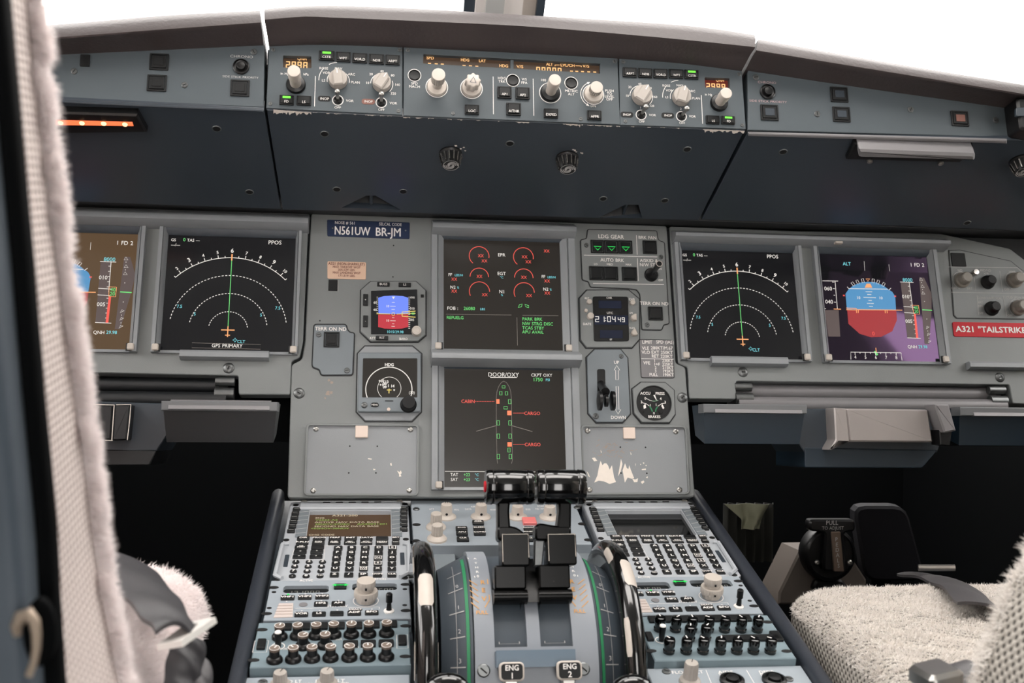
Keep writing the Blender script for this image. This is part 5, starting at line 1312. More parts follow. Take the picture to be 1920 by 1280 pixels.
# right side control cluster
rc = thing('lighting_control_panel', 'grey knob cluster at the right end of the right instrument panel', 'control panel', MP, MP('O', 1480, 760))
rcp = MP.poly('O', [(1148, 215), (1235, 212), (1640, 300), (1700, 350), (1800, 420), (1850, 480), (1850, 760), (1210, 752), (1188, 730)])
body(rc, rcp, 'panel_grey', z=0.0015, gask=0.001, bev=0.0005)
m_ = MB()
for a, b in (((1138, 346), (1690, 352)), ((1163, 548), (1850, 562)), ((1345, 430), (1358, 535)), ((1550, 378), (1572, 542)), ((1368, 572), (1380, 730)), ((1578, 580), (1606, 742)), ((1690, 352), (1760, 420))): ln(m_, 'O', a, b, 0.0007, z=0.0019)
m_.build('lettering', 'dim_print', rc, 0)
MB().prism(rrect(*MP.rect('O', 1162, 235, 1275, 342), 0.001), 0.001, 0.0028, 0.0004).build('blank_cover', 'black_matte', rc)
lettering(rc, 'O', [('ND', 1232, 374, 18), ('PFD/ND', 1436, 374, 18), ('XFR', 1440, 400, 18), ('OFF', 1185, 515, 18), ('BRT', 1310, 518, 18), ('OFF', 1605, 525, 18), ('CONSOLE/FLOOR', 1465, 595, 17), ('BRT', 1395, 628, 16), ('DIM', 1395, 660, 16), ('OFF', 1400, 715, 16), ('LOUD SPEAKER', 1670, 590, 17), ('OFF', 1632, 735, 18), ('WXR', 1648, 384, 17)], 0.0015, 'dim_print')
for x, y, r, mm in ((1245, 455, 58, 'screw_dark'), (1665, 455, 58, 'screw_dark'), (1695, 675, 58, 'screw_dark'), (1450, 470, 52, 'black_matte'), (1482, 680, 55, 'black_matte')):
    u, v = MP('O', x, y); rr_ = MP.r('O', x, y, r)
    put('knob', MB().lathe(0, 0, [(rr_, 0), (rr_, 0.003), (rr_ * 0.8, 0.005), (rr_ * 0.72, 0.013), (rr_ * 0.6, 0.0145), (rr_ * 0.2, 0.0145)], 26, 0.07, (3, 4)).mesh('knob', 'cream' if mm == 'screw_dark' else mm, 30) if mm != 'screw_dark' else MB().lathe(0, 0, [(rr_, 0), (rr_, 0.004), (rr_ * 0.8, 0.006), (rr_ * 0.74, 0.016), (rr_ * 0.6, 0.0175), (rr_ * 0.2, 0.0175)], 26, 0.07, (3, 4)).mesh('knob', 'dull_knob', 30), rc, u, v, 0.0015)
    if mm == 'screw_dark': MB().stroke(arc_pts(u, v, rr_ * 1.2, 60, 250, 18), 0.0007, 0.0019).build('ring_line', 'dim_print', rc, 0)
for x, y in ((1330, 405), (1712, 440)):
    u, v = MP('O', x, y); put('small_knob', cached('smk', lambda: MB().lathe(0, 0, [(0.004, 0), (0.0045, 0.010), (0.0038, 0.012), (0.001, 0.0122)], 16).mesh('small_knob', 'silver')), rc, u, v, 0.0015)
th = thing('tailstrike_placard', 'bright red placard with white tailstrike caution lettering', 'placard', MP, MP('O', 1500, 900))
MB().prism(soften(MP.poly('O', [(1172, 784), (1900, 795), (1920, 912), (1186, 900)]), 0.003), 0, 0.0012, 0.0003).build('plate', 'placard_red', th)
m_ = MB(); tx_(m_, 'O', 'A321 "TAILSTRIKE CAUTION"', 1198, 840, 44, 'l', z=0.0016, sx=1.12, bold=0.04); m_.build('lettering', 'white_print', th, 0)
# ================================================================== pedestal
PF = lambda pts, n=0: PD.poly('f', pts, n)
ped = thing('centre_pedestal', 'centre pedestal housing between the two seats, carrying keypads and levers', 'pedestal', PD, (0, -0.25))
EL, ER = -0.2655, 0.2655
MB().plate(rect4(EL - 0.004, ER + 0.004, -0.75, 0.035), [rect4(-0.112, 0.108, -0.46, -0.085)], -0.06, -0.014, 0.001).build('deck', 'tray_dark', ped)
for a, b in ((EL - 0.018, EL - 0.004), (ER + 0.004, ER + 0.018)): MB().box(a, b, -0.75, 0.03, -0.40, -0.03).build('side_wall', 'footwell', ped)
for a, b, lb in ((EL - 0.0175, EL - 0.0015, 'black padded rail along the left edge of pedestal'), (ER + 0.0015, ER + 0.0175, 'black padded rail along the right edge of pedestal')):
    th = thing('pedestal_rail', lb, 'rail', PD, ((a + b) / 2, -0.3), group='pedestal rails')
    m_ = MB(); n = 12; prof = [((a + b) / 2 + (b - a) / 2 * math.cos(R_(k * 180 / n)), 0.000 + 0.008 * math.sin(R_(k * 180 / n))) for k in range(n + 1)]
    prof = [(b, -0.03)] + prof + [(a, -0.03)]
    k = len(prof); st = [-0.75, 0.02, 0.026, 0.028]; sc_ = [1, 1, 0.8, 0.4]
    vs_ = [((a + b) / 2 + (u - (a + b) / 2) * s_, v, z if z < 0 else z * s_) for v, s_ in zip(st, sc_) for u, z in prof]
    m_.add(vs_, [(j * k + i, j * k + i + 1, (j + 1) * k + i + 1, (j + 1) * k + i) for j in range(len(st) - 1) for i in range(k - 1)] + [tuple((len(st) - 1) * k + i for i in range(k))])
    m_.build('padding', 'black_rail', th)
    MB().box((a + b) / 2 - 0.003, (a + b) / 2 + 0.003, -0.70, 0.0, -0.06, -0.028).build('mounting_strip', 'footwell', th)

DU = PD('U', 820, 585)[0] - PD('R', 858, 697)[0]
DV = PD('U', 820, 585)[1] - PD('R', 858, 697)[1]
du2 = PD('U', 1335, 800)[0] - PD('R', 1332, 945)[0]
SHU = (DU + du2) / 2
KEYC = {}
def keyb(th, reg, x, y, w, h, s_, off, kind='key', hh=0.0018, tsz=0.0046, boxed=False, r=0.0012, mat_='key_black', tm='white_print', n=0.002, tsx=1.0):
    u, v = PD(reg, x, y, n); u += off
    a, b = PD(reg, x - w / 2, y, n)[0], PD(reg, x + w / 2, y, n)[0]
    c_, d = PD(reg, x, y + h / 2, n)[1], PD(reg, x, y - h / 2, n)[1]
    W, Hh = round(b - a, 4), round((d - c_), 4)
    if kind == 'round': W = Hh = round(W, 4)
    def mk():
        if kind == 'round': return MB().lathe(0, 0, [(W / 2, 0), (W / 2 * 0.97, hh - 0.0006), (W / 2 * 0.85, hh), (W / 8, hh)], 20).mesh('key', mat_)
        return MB().prism(rrect(-W / 2, W / 2, -Hh / 2, Hh / 2, r, 2), 0, hh, 0.0007).mesh('key', mat_)
    o = put('key', cached(('pk', W, Hh, kind, hh, mat_), mk), th, u, v, n)
    if s_:
        t = MB(); ls = s_.split('\n')
        for i, l in enumerate(ls): t.text(l, 0, -(i - (len(ls) - 1) / 2) * tsz * 1.15, tsz, hh + 0.0003, sx=tsx, bold=0.05)
        if boxed: t.stroke(rect4(-W * 0.36, W * 0.36, -Hh * 0.38, Hh * 0.38), 0.0009, hh + 0.0003, True)
        sub(t, 'legend', tm, o, 0)
    return o
def edge_scoops(th, reg, pts, off, w=0.011, h=0.006, z=0.002):
    for x, y in pts:
        u, v = PD(reg, x, y, z); MB().prism(circ(u + off, v, w / 2, 18, h / 2), z - 0.0005, z + 0.0003).build('fastener_recess', 'black_matte', th)
def shift(p, off): return [(u + off, v) for u, v in p]

def mcdu(label, off, lit):
    th = thing('flight_computer_keypad', label, 'keypad', PD, (PD('R', 900, 600)[0] + off, PD('R', 900, 600)[1]), group='flight computer keypads')
    T0 = 0.002
    outer = PD.poly('R', [(312, 132), (1716, 126), (1722, 1062), (72, 1084)], T0)
    u0 = sum(sorted(p[0] for p in outer)[:2]) / 2; u1 = sum(sorted(p[0] for p in outer)[2:]) / 2
    v0 = sum(sorted(p[1] for p in outer)[:2]) / 2; v1 = sum(sorted(p[1] for p in outer)[2:]) / 2
    scr = PD.poly('R', [(520, 246), (1492, 240), (1490, 546), (476, 548)], T0)
    su = [p[0] for p in scr]; sv = [p[1] for p in scr]; su0, su1, sv0, sv1 = sorted(su)[0] * 0.5 + sorted(su)[1] * 0.5, sorted(su)[2] * 0.5 + sorted(su)[3] * 0.5, sorted(sv)[0] * 0.5 + sorted(sv)[1] * 0.5, sorted(sv)[2] * 0.5 + sorted(sv)[3] * 0.5
    O_ = lambda p: shift(p, off)
    MB().plate(O_(crect(u0, u1, v0, v1, 0.004)), [O_(rect4(su0, su1, sv0, sv1))], -0.014, T0, 0.0010).build('face_plate', 'mcdu_grey', th)
    MB().flat(O_(rect4(su0 - 0.001, su1 + 0.001, sv0 - 0.001, sv1 + 0.001)), T0 - 0.005).build('screen', 'screen_mcdu' if lit else 'screen_off', th, 0)
    # raised cheeks beside the screen with marker lines, and the bar above it
    for a, b in ((su0 - 0.013, su0 - 0.001), (su1 + 0.001, su1 + 0.013)):
        MB().prism(O_(rect4(a, b, sv0 - 0.002, sv1 + 0.006)), T0 - 0.001, T0 + 0.0016, 0.0006).build('cheek', 'plate_bluegrey', th)
        m_ = MB()
        for k in range(6):
            v = sv1 - (sv1 - sv0) * (k + 0.4) / 6; m_.line((a + off, v - 0.002), (b + off, v + 0.001), 0.0005, T0 + 0.0018)
        m_.build('lettering', 'white_print', th, 0)
    MB().prism(O_(rect4(su0 - 0.014, su1 + 0.014, sv1 + 0.002, v1 - 0.006)), T0 - 0.001, T0 + 0.004, 0.002).build('brow', 'mcdu_grey', th)
    for x, y in ((360, 235), (345, 282), (333, 333), (320, 384), (308, 436), (293, 492), (1648, 223), (1646, 270), (1645, 320), (1645, 368), (1645, 418), (1645, 475)):
        o = keyb(th, 'R', x, y, 92, 36, '', off, hh=0.0028)
        sub(MB().line((-0.003, 0), (0.003, 0), 0.0008, 0.0031), 'legend', 'dim_print', o, 0)
    for x, y in ((720, 140), (872, 139), (1027, 138), (1180, 136), (1333, 134)): keyb(th, 'R', x, y, 95, 12, '', off, hh=0.0006, mat_='black_matte', n=0.006)
    for row, y, dx in ((('DIR', 'PROG', 'PERF', 'INIT', 'DATA', ''), 577, 0), (('F-PLN', 'RAD\nNAV', 'FUEL\nPRED', 'SEC\nF-PLN', 'ATC\nCOMM', 'MCDU\nMENU'), 631, -12)):
        for k, s_ in enumerate(row): keyb(th, 'R', (440, 630, 820, 1008, 1197, 1385)[k] + dx * (1 - k / 6), y, 150, 42, s_, off, tsz=0.0024 if '\n' in s_ else 0.0034, tsx=1.15)
    keyb(th, 'R', 1550, 575, 92, 42, 'BRT', off, tsz=0.0032); keyb(th, 'R', 1547, 630, 92, 42, 'DIM', off, tsz=0.0024, tm='dim_print')
    for s_, x, y in (('AIR\nPORT', 413, 685), ('', 612, 683), ('<', 403, 740), ('^', 602, 738), ('>', 390, 797), ('v', 592, 795)): keyb(th, 'R', x, y, 155, 42, s_, off, tsz=0.0024 if len(s_) > 2 else 0.003)
    for r, (row, y, x0, x1) in enumerate((('ABCDE', 694, 858, 1508), ('FGHIJ', 752, 847, 1507), ('KLMNO', 815, 838, 1504), ('PQRST', 880, 830, 1503), ('UVWXY', 945, 822, 1502))):
        for k, ch in enumerate(row): keyb(th, 'R', x0 + (x1 - x0) * k / 4, y, 104, 50, ch, off, boxed=ch in 'ENSW', tsz=0.0044 if ch not in 'ENSW' else 0.0034, tsx=1.15)
    for k, s_ in enumerate(('Z', '/', 'SP', 'OVFY', 'CLR')): keyb(th, 'R', 812 + (1502 - 812) * k / 4, 1015, 110, 52, s_, off, tsz=0.0042 if len(s_) < 3 else 0.003, tsx=1.1)
    for r, (row, y, x0, x1) in enumerate((('123', 860, 350, 670), ('456', 915, 336, 658), ('789', 972, 320, 650))):
        for k, ch in enumerate(row): keyb(th, 'R', x0 + (x1 - x0) * k / 2, y, 88, 50, ch, off, 'round', tsz=0.0046)
    for k, s_ in enumerate(('.', '0', '+/-')): keyb(th, 'R', (308, 473, 640)[k], 1030, 88, 50, s_, off, 'round', tsz=0.0046 if len(s_) == 1 else 0.0034)
    def bar(pts, nm='latch_bar'):
        p = [PD('R', *q, T0) for q in pts]; MB().tube([(u + off, v, T0 + 0.002) for u, v in p], 0.0026, 6).build(nm, 'mcdu_grey', th)
    bar([(262, 650), (190, 660), (100, 1030), (185, 1068)]); bar([(1638, 648), (1700, 660), (1708, 1000), (1600, 1055)])
    for x, y in ((236, 840), (1628, 815)): MB().prism(O_(rrect(*PD.rect('R', x - 26, y - 72, x + 26, y + 72, T0), 0.001)), T0, T0 + 0.0004).build('side_slot', 'tray_dark', th)
    for x, y in ((450, 138), (1598, 134)): MB().lathe(PD('R', x, y, T0)[0] + off, PD('R', x, y, T0)[1], [(0.004, T0), (0.0036, T0 + 0.002), (0.001, T0 + 0.0026)], 14).build('cap_screw', 'cream', th)
    for x, y in ((350, 170), (1660, 160), (235, 590), (1670, 580), (135, 1062), (1660, 1045)):
        u, v = PD('R', x, y, T0); MB().prism(circ(u + off, v, 0.0036, 14, 0.0036), T0, T0 + 0.0003).build('fastener_recess', 'black_matte', th)
    m_ = MB()
    fr_ = [PD('R', *q, T0) for q in ((345, 660), (700, 662), (685, 826), (290, 826))]; m_.stroke(shift(fr_, off), 0.0006, T0 + 0.0003, True); m_.line((fr_[1][0] + off, fr_[1][1]), (PD('R', 1480, 655, T0)[0] + off, fr_[1][1]), 0.0006, T0 + 0.0003); m_.build('lettering', 'white_print', th, 0)
    if lit:
        zs = T0 - 0.0046; w = MB(); g = MB()
        def st(m_, s_, x, y, h, wp): tx_(m_, 'R', s_, x, y, h, 'c', pl=PD, z=zs, off=(off, 0), wpx=wp, bold=0.02)
        for s_, x, y, h, wp in (('A321-200', 940, 272, 20, 310), ('ENG', 640, 301, 15, 110), ('ACTIVE NAV DATA BASE', 965, 351, 15, 775), ('SECOND NAV DATA BASE', 960, 400, 15, 775), ('CHG CODE', 660, 503, 17, 310)): st(w, s_, x, y, h, wp)
        for s_, x, y, h, wp in (('V2533-A5', 720, 325, 16, 270), ('30NOV-27DEC', 790, 375, 16, 420), ('AA20031201', 1270, 373, 16, 370), ('<02NOV-30NOV', 760, 426, 16, 460)): st(g, s_, x, y, h, wp)
        w.build('symbols', 'g_cream', th, 0); g.build('symbols', 'g_olive', th, 0)
    return th
mcdu('left keypad with brown-lit text screen reading A321-200', 0.0, True)
mcdu('right keypad with dark blank screen, beside the right trim wheel', SHU, False)

def knob_stack(th, uv, rings, mat_, name='tuning_knob', kn=0.05, n=48, z=0.002):
    for k, (r, z0, z1) in enumerate(rings):
        m_ = MB().lathe(0, 0, [(r * 0.94, z0), (r, z0 + 0.0012), (r, z1 - 0.0012), (r * 0.94, z1), (r * 0.1, z1)], n, kn, (1, 2))
        put(name, m_.mesh(name, mat_, 28), th, uv[0], uv[1], z)
def rmp(label, off, act, vhf):
    T0 = 0.002
    th = thing('radio_panel', label, 'radio panel', PD, (PD('S', 1050, 300)[0] + off, PD('S', 1050, 300)[1]), group='radio panels')
    outer = PD.poly('S', [(422, 98), (1755, 76), (1762, 458), (312, 482)], T0)
    su = sorted(p[0] for p in outer); sv = sorted(p[1] for p in outer); R0 = ((su[0] + su[1]) / 2, (su[2] + su[3]) / 2, (sv[0] + sv[1]) / 2, (sv[2] + sv[3]) / 2)
    w1 = PD.rect('S', 525, 143, 968, 212, T0); w2 = PD.rect('S', 1195, 122, 1632, 188, T0)
    O_ = lambda p: shift(p, off)
    holes = [O_(rrect(*w1, 0.004)), O_(rrect(*w2, 0.004))]
    MB().plate(O_(rect4(*R0)), holes, -0.014, T0, 0.0008).build('face_plate', 'pedestal_blue', th)
    for w_ in (w1, w2): MB().flat(O_(rect4(w_[0] - 0.001, w_[1] + 0.001, w_[2] - 0.001, w_[3] + 0.001)), T0 - 0.004).build('display_window', 'window_black', th, 0)
    m_ = MB(); zs = T0 - 0.0036
    for w_, s_ in ((w1, act), (w2, '121 500')):
        W = (w_[1] - w_[0]) / 8
        m_.seg(s_, w_[0] + off + W * 0.9, w_[2] + 0.001, W * 0.66, (w_[3] - w_[2]) * 0.62, W * 0.3, 0.0008, zs)
    m_.build('digits', 'g_dim', th, 0)
    o = keyb(th, 'S', 1080, 163, 122, 40, '', off, hh=0.003)
    g = MB().line((-0.006, 0), (0.006, 0), 0.0014, 0.0034).flat([(-0.009, 0), (-0.0045, 0.0028), (-0.0045, -0.0028)], 0.0034).flat([(0.009, 0), (0.0045, -0.0028), (0.0045, 0.0028)], 0.0034); sub(g, 'transfer_arrow', 'g_gear_green', o, 0)
    for s_, x, y in (('VHF1', 567, 267), ('VHF2', 735, 262), ('VHF3', 903, 258), ('HF2', 890, 328), ('AM', 1060, 325), ('VOR', 700, 430), ('LS', 872, 426), ('', 1045, 421), ('ADF', 1215, 417), ('BFO', 1385, 412)): keyb(th, 'S', x, y, 134, 42, s_, off, tsz=0.0036, tsx=1.15)
    xg, yg = ((572, 231), (739, 228))[vhf - 1]
    keyb(th, 'S', xg, yg, 24, 18, '', off, hh=0.0006, mat_='g_gear_green')
    m_ = MB()
    for s_, x, y, h in (('ACTIVE', 750, 112, 20), ('STBY/CRS', 1450, 98, 18), ('STBY NAV', 1050, 361, 22), ('OFF', 1550, 430, 22)): tx_(m_, 'S', s_, x, y, h, pl=PD, z=T0 + 0.0004, off=(off, 0), wpx={'ACTIVE': 130, 'STBY/CRS': 150, 'STBY NAV': 200, 'OFF': 78}[s_])
    o2 = lambda x, y: (PD('S', x, y, T0)[0] + off, PD('S', x, y, T0)[1])
    m_.line(o2(640, 366), o2(945, 363), 0.0005, T0 + 0.0004).line(o2(1155, 358), o2(1460, 354), 0.0005, T0 + 0.0004).line(o2(1460, 354), o2(1458, 375), 0.0005, T0 + 0.0004)
    for x, y in ((740, 228), (905, 224), (557, 300), (895, 292), (1063, 290), (705, 392), (880, 388), (1050, 384), (1388, 375)):
        u, v = o2(x, y); m_.flat([(u - 0.0012, v + 0.0008), (u + 0.0012, v + 0.0008), (u, v - 0.0010)], T0 + 0.0004)
    m_.build('lettering', 'white_print', th, 0)
    keyb(th, 'S', 1228, 377, 138, 24, 'DEACT', off, hh=0.0004, tsz=0.0028)
    u, v = o2(720, 330); MB().prism(circ(u, v, 0.0044, 18), T0, T0 + 0.0006).build('hole_plug', 'tray_grey', th)
    lab_ = [o2(*p) for p in ((484, 320), (622, 318), (618, 452), (430, 458))][::-1]
    MB().prism(lab_, T0, T0 + 0.0006).build('paper_label', 'paper', th)
    m_ = MB()
    for k in range(4):
        a, b = o2(468 - k * 9, 345 + k * 27), o2(612, 342 + k * 27); m_.line(a, b, 0.0010, T0 + 0.0008)
    m_.build('label_lines', 'chip_scuff', th, 0)['kind'] = 'stuff'
    # big cream double knob
    u, v = o2(1328, 292); P0 = (u - off, v)
    r1, r2 = PD.r('S', 1328, 250, 116), PD.r('S', 1330, 120, 96)
    h2 = PD.height(P0, 'S', 1330, 108); h1 = PD.height(P0, 'S', 1330, 205)
    knob_stack(th, (u, v), [(r1 * 0.80, 0, 0.005), (r1, 0.005, h1), (r2 * 0.92, h1 + 0.004, h2)], 'cream')
    put('tuning_knob_stem', MB().lathe(0, 0, [(r2 * 0.68, h1), (r2 * 0.68, h1 + 0.005)], 24).mesh('tuning_knob_stem', 'cream'), th, u, v, 0.002)
    MB().stroke(circ(u, v, r1 * 1.04, 36), 0.0008, T0 + 0.0004, True).build('ring_line', 'white_print', th, 0)
    for rr_, hh in ((r1, (0.005 + h1) / 2), (r2, (h1 + 0.003 + h2) / 2)): MB().lathe(u, v - rr_ * 0.985, [(0.0011, hh), (0.0011, hh + 0.002)], 8).build('set_screw', 'black_matte', th)
    # on/off lever
    u, v = o2(1553, 392); P0 = (u - off, v); hL = min(PD.height(P0, 'S', 1557, 243), 0.05)
    put('switch_collar', MB().lathe(0, 0, [(0.0055, 0), (0.0055, 0.001), (0.004, 0.002)], 16).mesh('switch_collar', 'white_print'), th, u, v, T0)
    put('switch_lever', MB().lathe(0, 0, [(0.0030, 0), (0.0022, hL * 0.45), (0.0034, hL * 0.5), (0.0034, hL - 0.001), (0.0026, hL)], 12).mesh('switch_lever', 'black_plastic'), th, u, v, T0 + 0.001)
    edge_scoops(th, 'S', ((430, 162), (362, 416), (1715, 132), (1718, 386)), off); edge_scoops(th, 'S', ((434, 206), (388, 362), (1708, 178), (1706, 333)), off, 0.005, 0.004)
    return th, R0
_, R0 = rmp('left radio panel with white paper label, in front of the skirted knobs', 0.0, '121900', 1)
_, _ = rmp('right radio panel beside the right seat cushion, above plain black knobs', SHU, '131500', 2)

def slab(th, poly, n0, n1, mat_='pedestal_blue', name='face_plate'):
    return MB().prism(poly, n0, n1, 0.001).build(name, mat_, th)
def audio(label, reg, plate, caps, toggles, extra, skirt, off_scoops):
    T0 = 0.006
    u = sorted(p[0] for p in PD.poly(reg, plate, T0)); v = sorted(p[1] for p in PD.poly(reg, plate, T0))
    rr = ((u[0] + u[1]) / 2, (u[2] + u[3]) / 2, (v[0] + v[1]) / 2, (v[2] + v[3]) / 2)
    th = thing('audio_panel', label, 'audio panel', PD, ((rr[0] + rr[1]) / 2, rr[2]), group='audio panels')
    slab(th, rect4(*rr), -0.014, T0, 'pedestal_teal')
    rcol, rk = PD.r(reg, *caps[0][:2], 78 if skirt else 50, T0), PD.r(reg, *caps[0][:2], 49, T0)
    hs = [PD.height(PD(reg, b[0], b[1], T0), reg, b[2], b[3]) - T0 for b in caps]
    hh = sorted(hs)[len(hs) // 2]
    if skirt:
        m_ = MB().lathe(0, 0, [(rcol, 0), (rcol, 0.0025), (rcol * 0.85, 0.0042), (rk * 1.0, 0.005), (rk, hh - 0.0006)], 30)
        cap_ = MB()
        teeth = []
        for i in range(48):
            a = 2 * pi * i / 48; q = rk * (1.06 if i % 2 == 0 else 0.98); teeth.append((q * math.cos(a), q * math.sin(a)))
        cap_.prism(teeth, hh - 0.0016, hh + 0.0008, 0.0005)
    else:
        m_ = MB().lathe(0, 0, [(rk * 1.02, 0), (rk * 1.05, 0.003), (rk * 0.9, 0.004), (rk * 0.95, 0.007), (rk, 0.0075), (rk, hh - 0.002), (rk * 0.9, hh), (rk * 0.6, hh + 0.0006), (rk * 0.1, hh + 0.0006)], 30)
        cap_ = None
    me = m_.mesh('knob', 'black_plastic' if skirt else 'black_gloss'); cme = cap_.mesh('knob_cap', 'knob_top') if cap_ else None
    lme = MB().line((0, 0), (0, rk * 0.8), 0.0012, hh + (0.0011 if skirt else 0.0009)).mesh('pointer_line', 'white_print', 0)
    rg = MB().stroke(circ(0, 0, rk * 0.97, 28), 0.0005, hh + 0.0010, True).mesh('cap_rim', 'white_print', 0)
    for b in caps:
        u_, v_ = PD(reg, b[0], b[1], T0); rot = random.uniform(-60, 60)
        o = put('volume_knob', me, th, u_, v_, T0, rot)
        for nm, mm in (('knob_cap', cme), ('pointer_line', lme), ('cap_rim', rg if skirt else None)):
            if mm: k = bpy.data.objects.new(nm, mm); COL.objects.link(k); k.parent = o
    for b in toggles:
        u_, v_ = PD(reg, b[0], b[1], T0); hL = PD.height((u_, v_), reg, b[2], b[3]) - T0
        put('switch_lever', MB().lathe(0, 0, [(0.0028, 0), (0.0032, hL * 0.5), (0.0036, hL), (0.001, hL)], 12).mesh('switch_lever', 'black_plastic'), th, u_, v_, T0)
        MB().lathe(u_, v_, [(0.0034, T0 + hL), (0.0030, T0 + hL + 0.001)], 12).build('lever_tip', 'white_print', th)
        MB().stroke(circ(u_, v_, 0.006, 24), 0.0009, T0 + 0.0004, True).build('ring_line', 'white_print', th, 0)
    for x, y, w_, h_, s_ in extra: keyb(th, reg, x, y, w_, h_, s_, 0, hh=0.003, n=T0, tsz=0.003)
    edge_scoops(th, reg, off_scoops, 0, z=T0)
    return th, rr
aL, rrL = audio('left audio panel with skirted pale-capped volume knobs', 'S', [(298, 503), (1755, 480), (1758, 903), (184, 944)],
      [(490, 652, 487, 532), (665, 645, 667, 528), (845, 640, 842, 524), (1015, 632, 1015, 524), (1187, 630, 1187, 517), (1355, 625, 1357, 516), (1530, 617, 1535, 508), (718, 742, 722, 622), (932, 735, 928, 614), (440, 876, 438, 752), (622, 869, 622, 746), (805, 862, 803, 740), (985, 856, 988, 736), (1168, 853, 1165, 730), (1347, 850, 1345, 727), (1527, 846, 1523, 722)],
      [(475, 735, 473, 600)], [(555, 555, 110, 56, ''), (735, 551, 110, 56, ''), (905, 548, 110, 56, ''), (1070, 544, 110, 56, ''), (1240, 541, 110, 56, ''), (1408, 534, 110, 56, ''), (1578, 528, 110, 56, ''), (1178, 722, 148, 56, ''), (1352, 718, 148, 56, ''), (1526, 715, 148, 56, ''), (312, 725, 85, 92, ''), (1683, 685, 80, 88, '')], True, ((318, 572), (236, 868), (1715, 535), (1712, 832)))
m_ = MB()
for x, y, w_, h_ in ((305, 738, 135, 112), (1683, 690, 108, 132)): m_.stroke(rect4(*PD.rect('S', x - w_ / 2, y - h_ / 2, x + w_ / 2, y + h_ / 2, 0.006)), 0.0005, 0.0064, True)
for s_, x, y in (('VOICE', 545, 815), ('MECH', 1055, 720), ('PA', 1240, 795)): tx_(m_, 'S', s_, x, y, 20, pl=PD, z=0.0064, wpx=len(s_) * 20)
m_.build('lettering', 'white_print', aL, 0)
aR, rrR = audio('right audio panel with plain glossy black volume knobs', 'V', [(206, 402), (1345, 404), (1608, 796), (255, 796)],
      [(365, 532, 367, 418), (510, 536, 512, 420), (655, 538, 660, 424), (805, 538, 808, 424), (950, 540, 953, 425), (1098, 540, 1100, 424), (1245, 540, 1247, 422), (635, 618, 635, 512), (780, 614, 785, 510), (450, 732, 464, 606), (605, 732, 612, 606), (757, 732, 762, 608), (910, 732, 913, 608), (1060, 732, 1063, 606), (1210, 732, 1213, 606), (1362, 732, 1367, 606)],
      [(385, 625, 402, 497)], [(730, 440, 930, 50, ''), (1190, 614, 520, 48, ''), (1418, 597, 85, 84, ''), (275, 600, 62, 70, '')], False, ((1340, 460), (1512, 722), (292, 720)))
# lighting panels at the near end
def lightpanel(label, reg, plate, knobs, texts, extra):
    T0 = -0.002
    u = sorted(p[0] for p in PD.poly(reg, plate, T0)); v = sorted(p[1] for p in PD.poly(reg, plate, T0))
    th = thing('pedestal_dimmer_unit', label, 'control panel', PD, ((u[0] + u[3]) / 2, v[1]), group='pedestal lighting panels')
    slab(th, rect4((u[0] + u[1]) / 2, (u[2] + u[3]) / 2, v[0], v[3]), -0.014, T0)
    for bx, by, tx0, ty0, r in knobs:
        uu, vv = PD(reg, bx, by, T0); hh = PD.height((uu, vv), reg, tx0, ty0) - T0; rk = PD.r(reg, bx, by, r, T0)
        put('knob', MB().lathe(0, 0, [(rk * 1.5, 0), (rk * 1.4, 0.003), (rk * 1.0, 0.005), (rk, 0.006), (rk * 0.94, hh - 0.001), (rk * 0.85, hh), (rk * 0.1, hh + 0.0003)], 32, 0.09, (3, 4)).mesh('knob', 'knob_grey', 28), th, uu, vv, T0)
        MB().line((uu, vv), (uu + rk * 0.3, vv + rk * 0.7), 0.0007, T0 + hh + 0.0006).build('pointer_line', 'black_matte', th, 0)
    m_ = MB()
    for s_, x, y, h in texts: tx_(m_, reg, s_, x, y, h, pl=PD, z=T0 + 0.0005, wpx=len(s_) * (36 if h > 24 else 26))
    m_.build('lettering', 'white_print', th, 0)
    extra(th, T0)
    return th
def ex_l(th, T0):
    screw(th, *PD('S', 325, 1085, T0), 0.0045, n=T0)
def ex_r(th, T0):
    for x, y in ((430, 908), (1530, 975)): screw(th, *PD('V', x, y, T0), 0.0045, n=T0)
    for x, y in ((1020, 995), (1400, 990)):
        uu, vv = PD('V', x, y, T0); put('push_button', cached('lpb', lambda: MB().lathe(0, 0, [(0.012, 0), (0.0118, 0.003), (0.009, 0.004), (0.008, 0.001), (0.006, 0.001), (0.006, 0.005), (0.002, 0.0055)], 24).mesh('push_button', 'black_plastic')), th, uu, vv, T0)
    m_ = MB()
    for a, b in (((785, 895), (840, 1030)), ((1150, 895), (1230, 1030))): m_.line(PD('V', *a, T0), PD('V', *b, T0), 0.0006, T0 + 0.0004)
    m_.build('divider_line', 'white_print', th, 0)['kind'] = 'stuff'
lightpanel('left lighting panel with two ribbed knobs at the near edge', 'S', [(165, 1035), (1758, 1008), (1760, 1200), (120, 1230)], ((495, 1120, 500, 985, 72), (950, 1105, 955, 970, 72)), (('FLOOD LT', 560, 1062, 30), ('INTEG LT', 980, 1055, 30), ('MAIN PNL', 800, 1085, 20), ('PED', 1125, 1080, 22)), ex_l)
lightpanel('right lighting panel lettered AIDS PRINT and DFDR EVENT', 'V', [(270, 876), (1640, 876), (1800, 1060), (290, 1060)], ((640, 1000, 652, 825, 66),), (('FLOOD LT', 620, 898, 26), ('AIDS', 965, 898, 26), ('PRINT', 970, 920, 17), ('DFDR', 1335, 897, 26), ('EVENT', 1340, 920, 17)), ex_r)

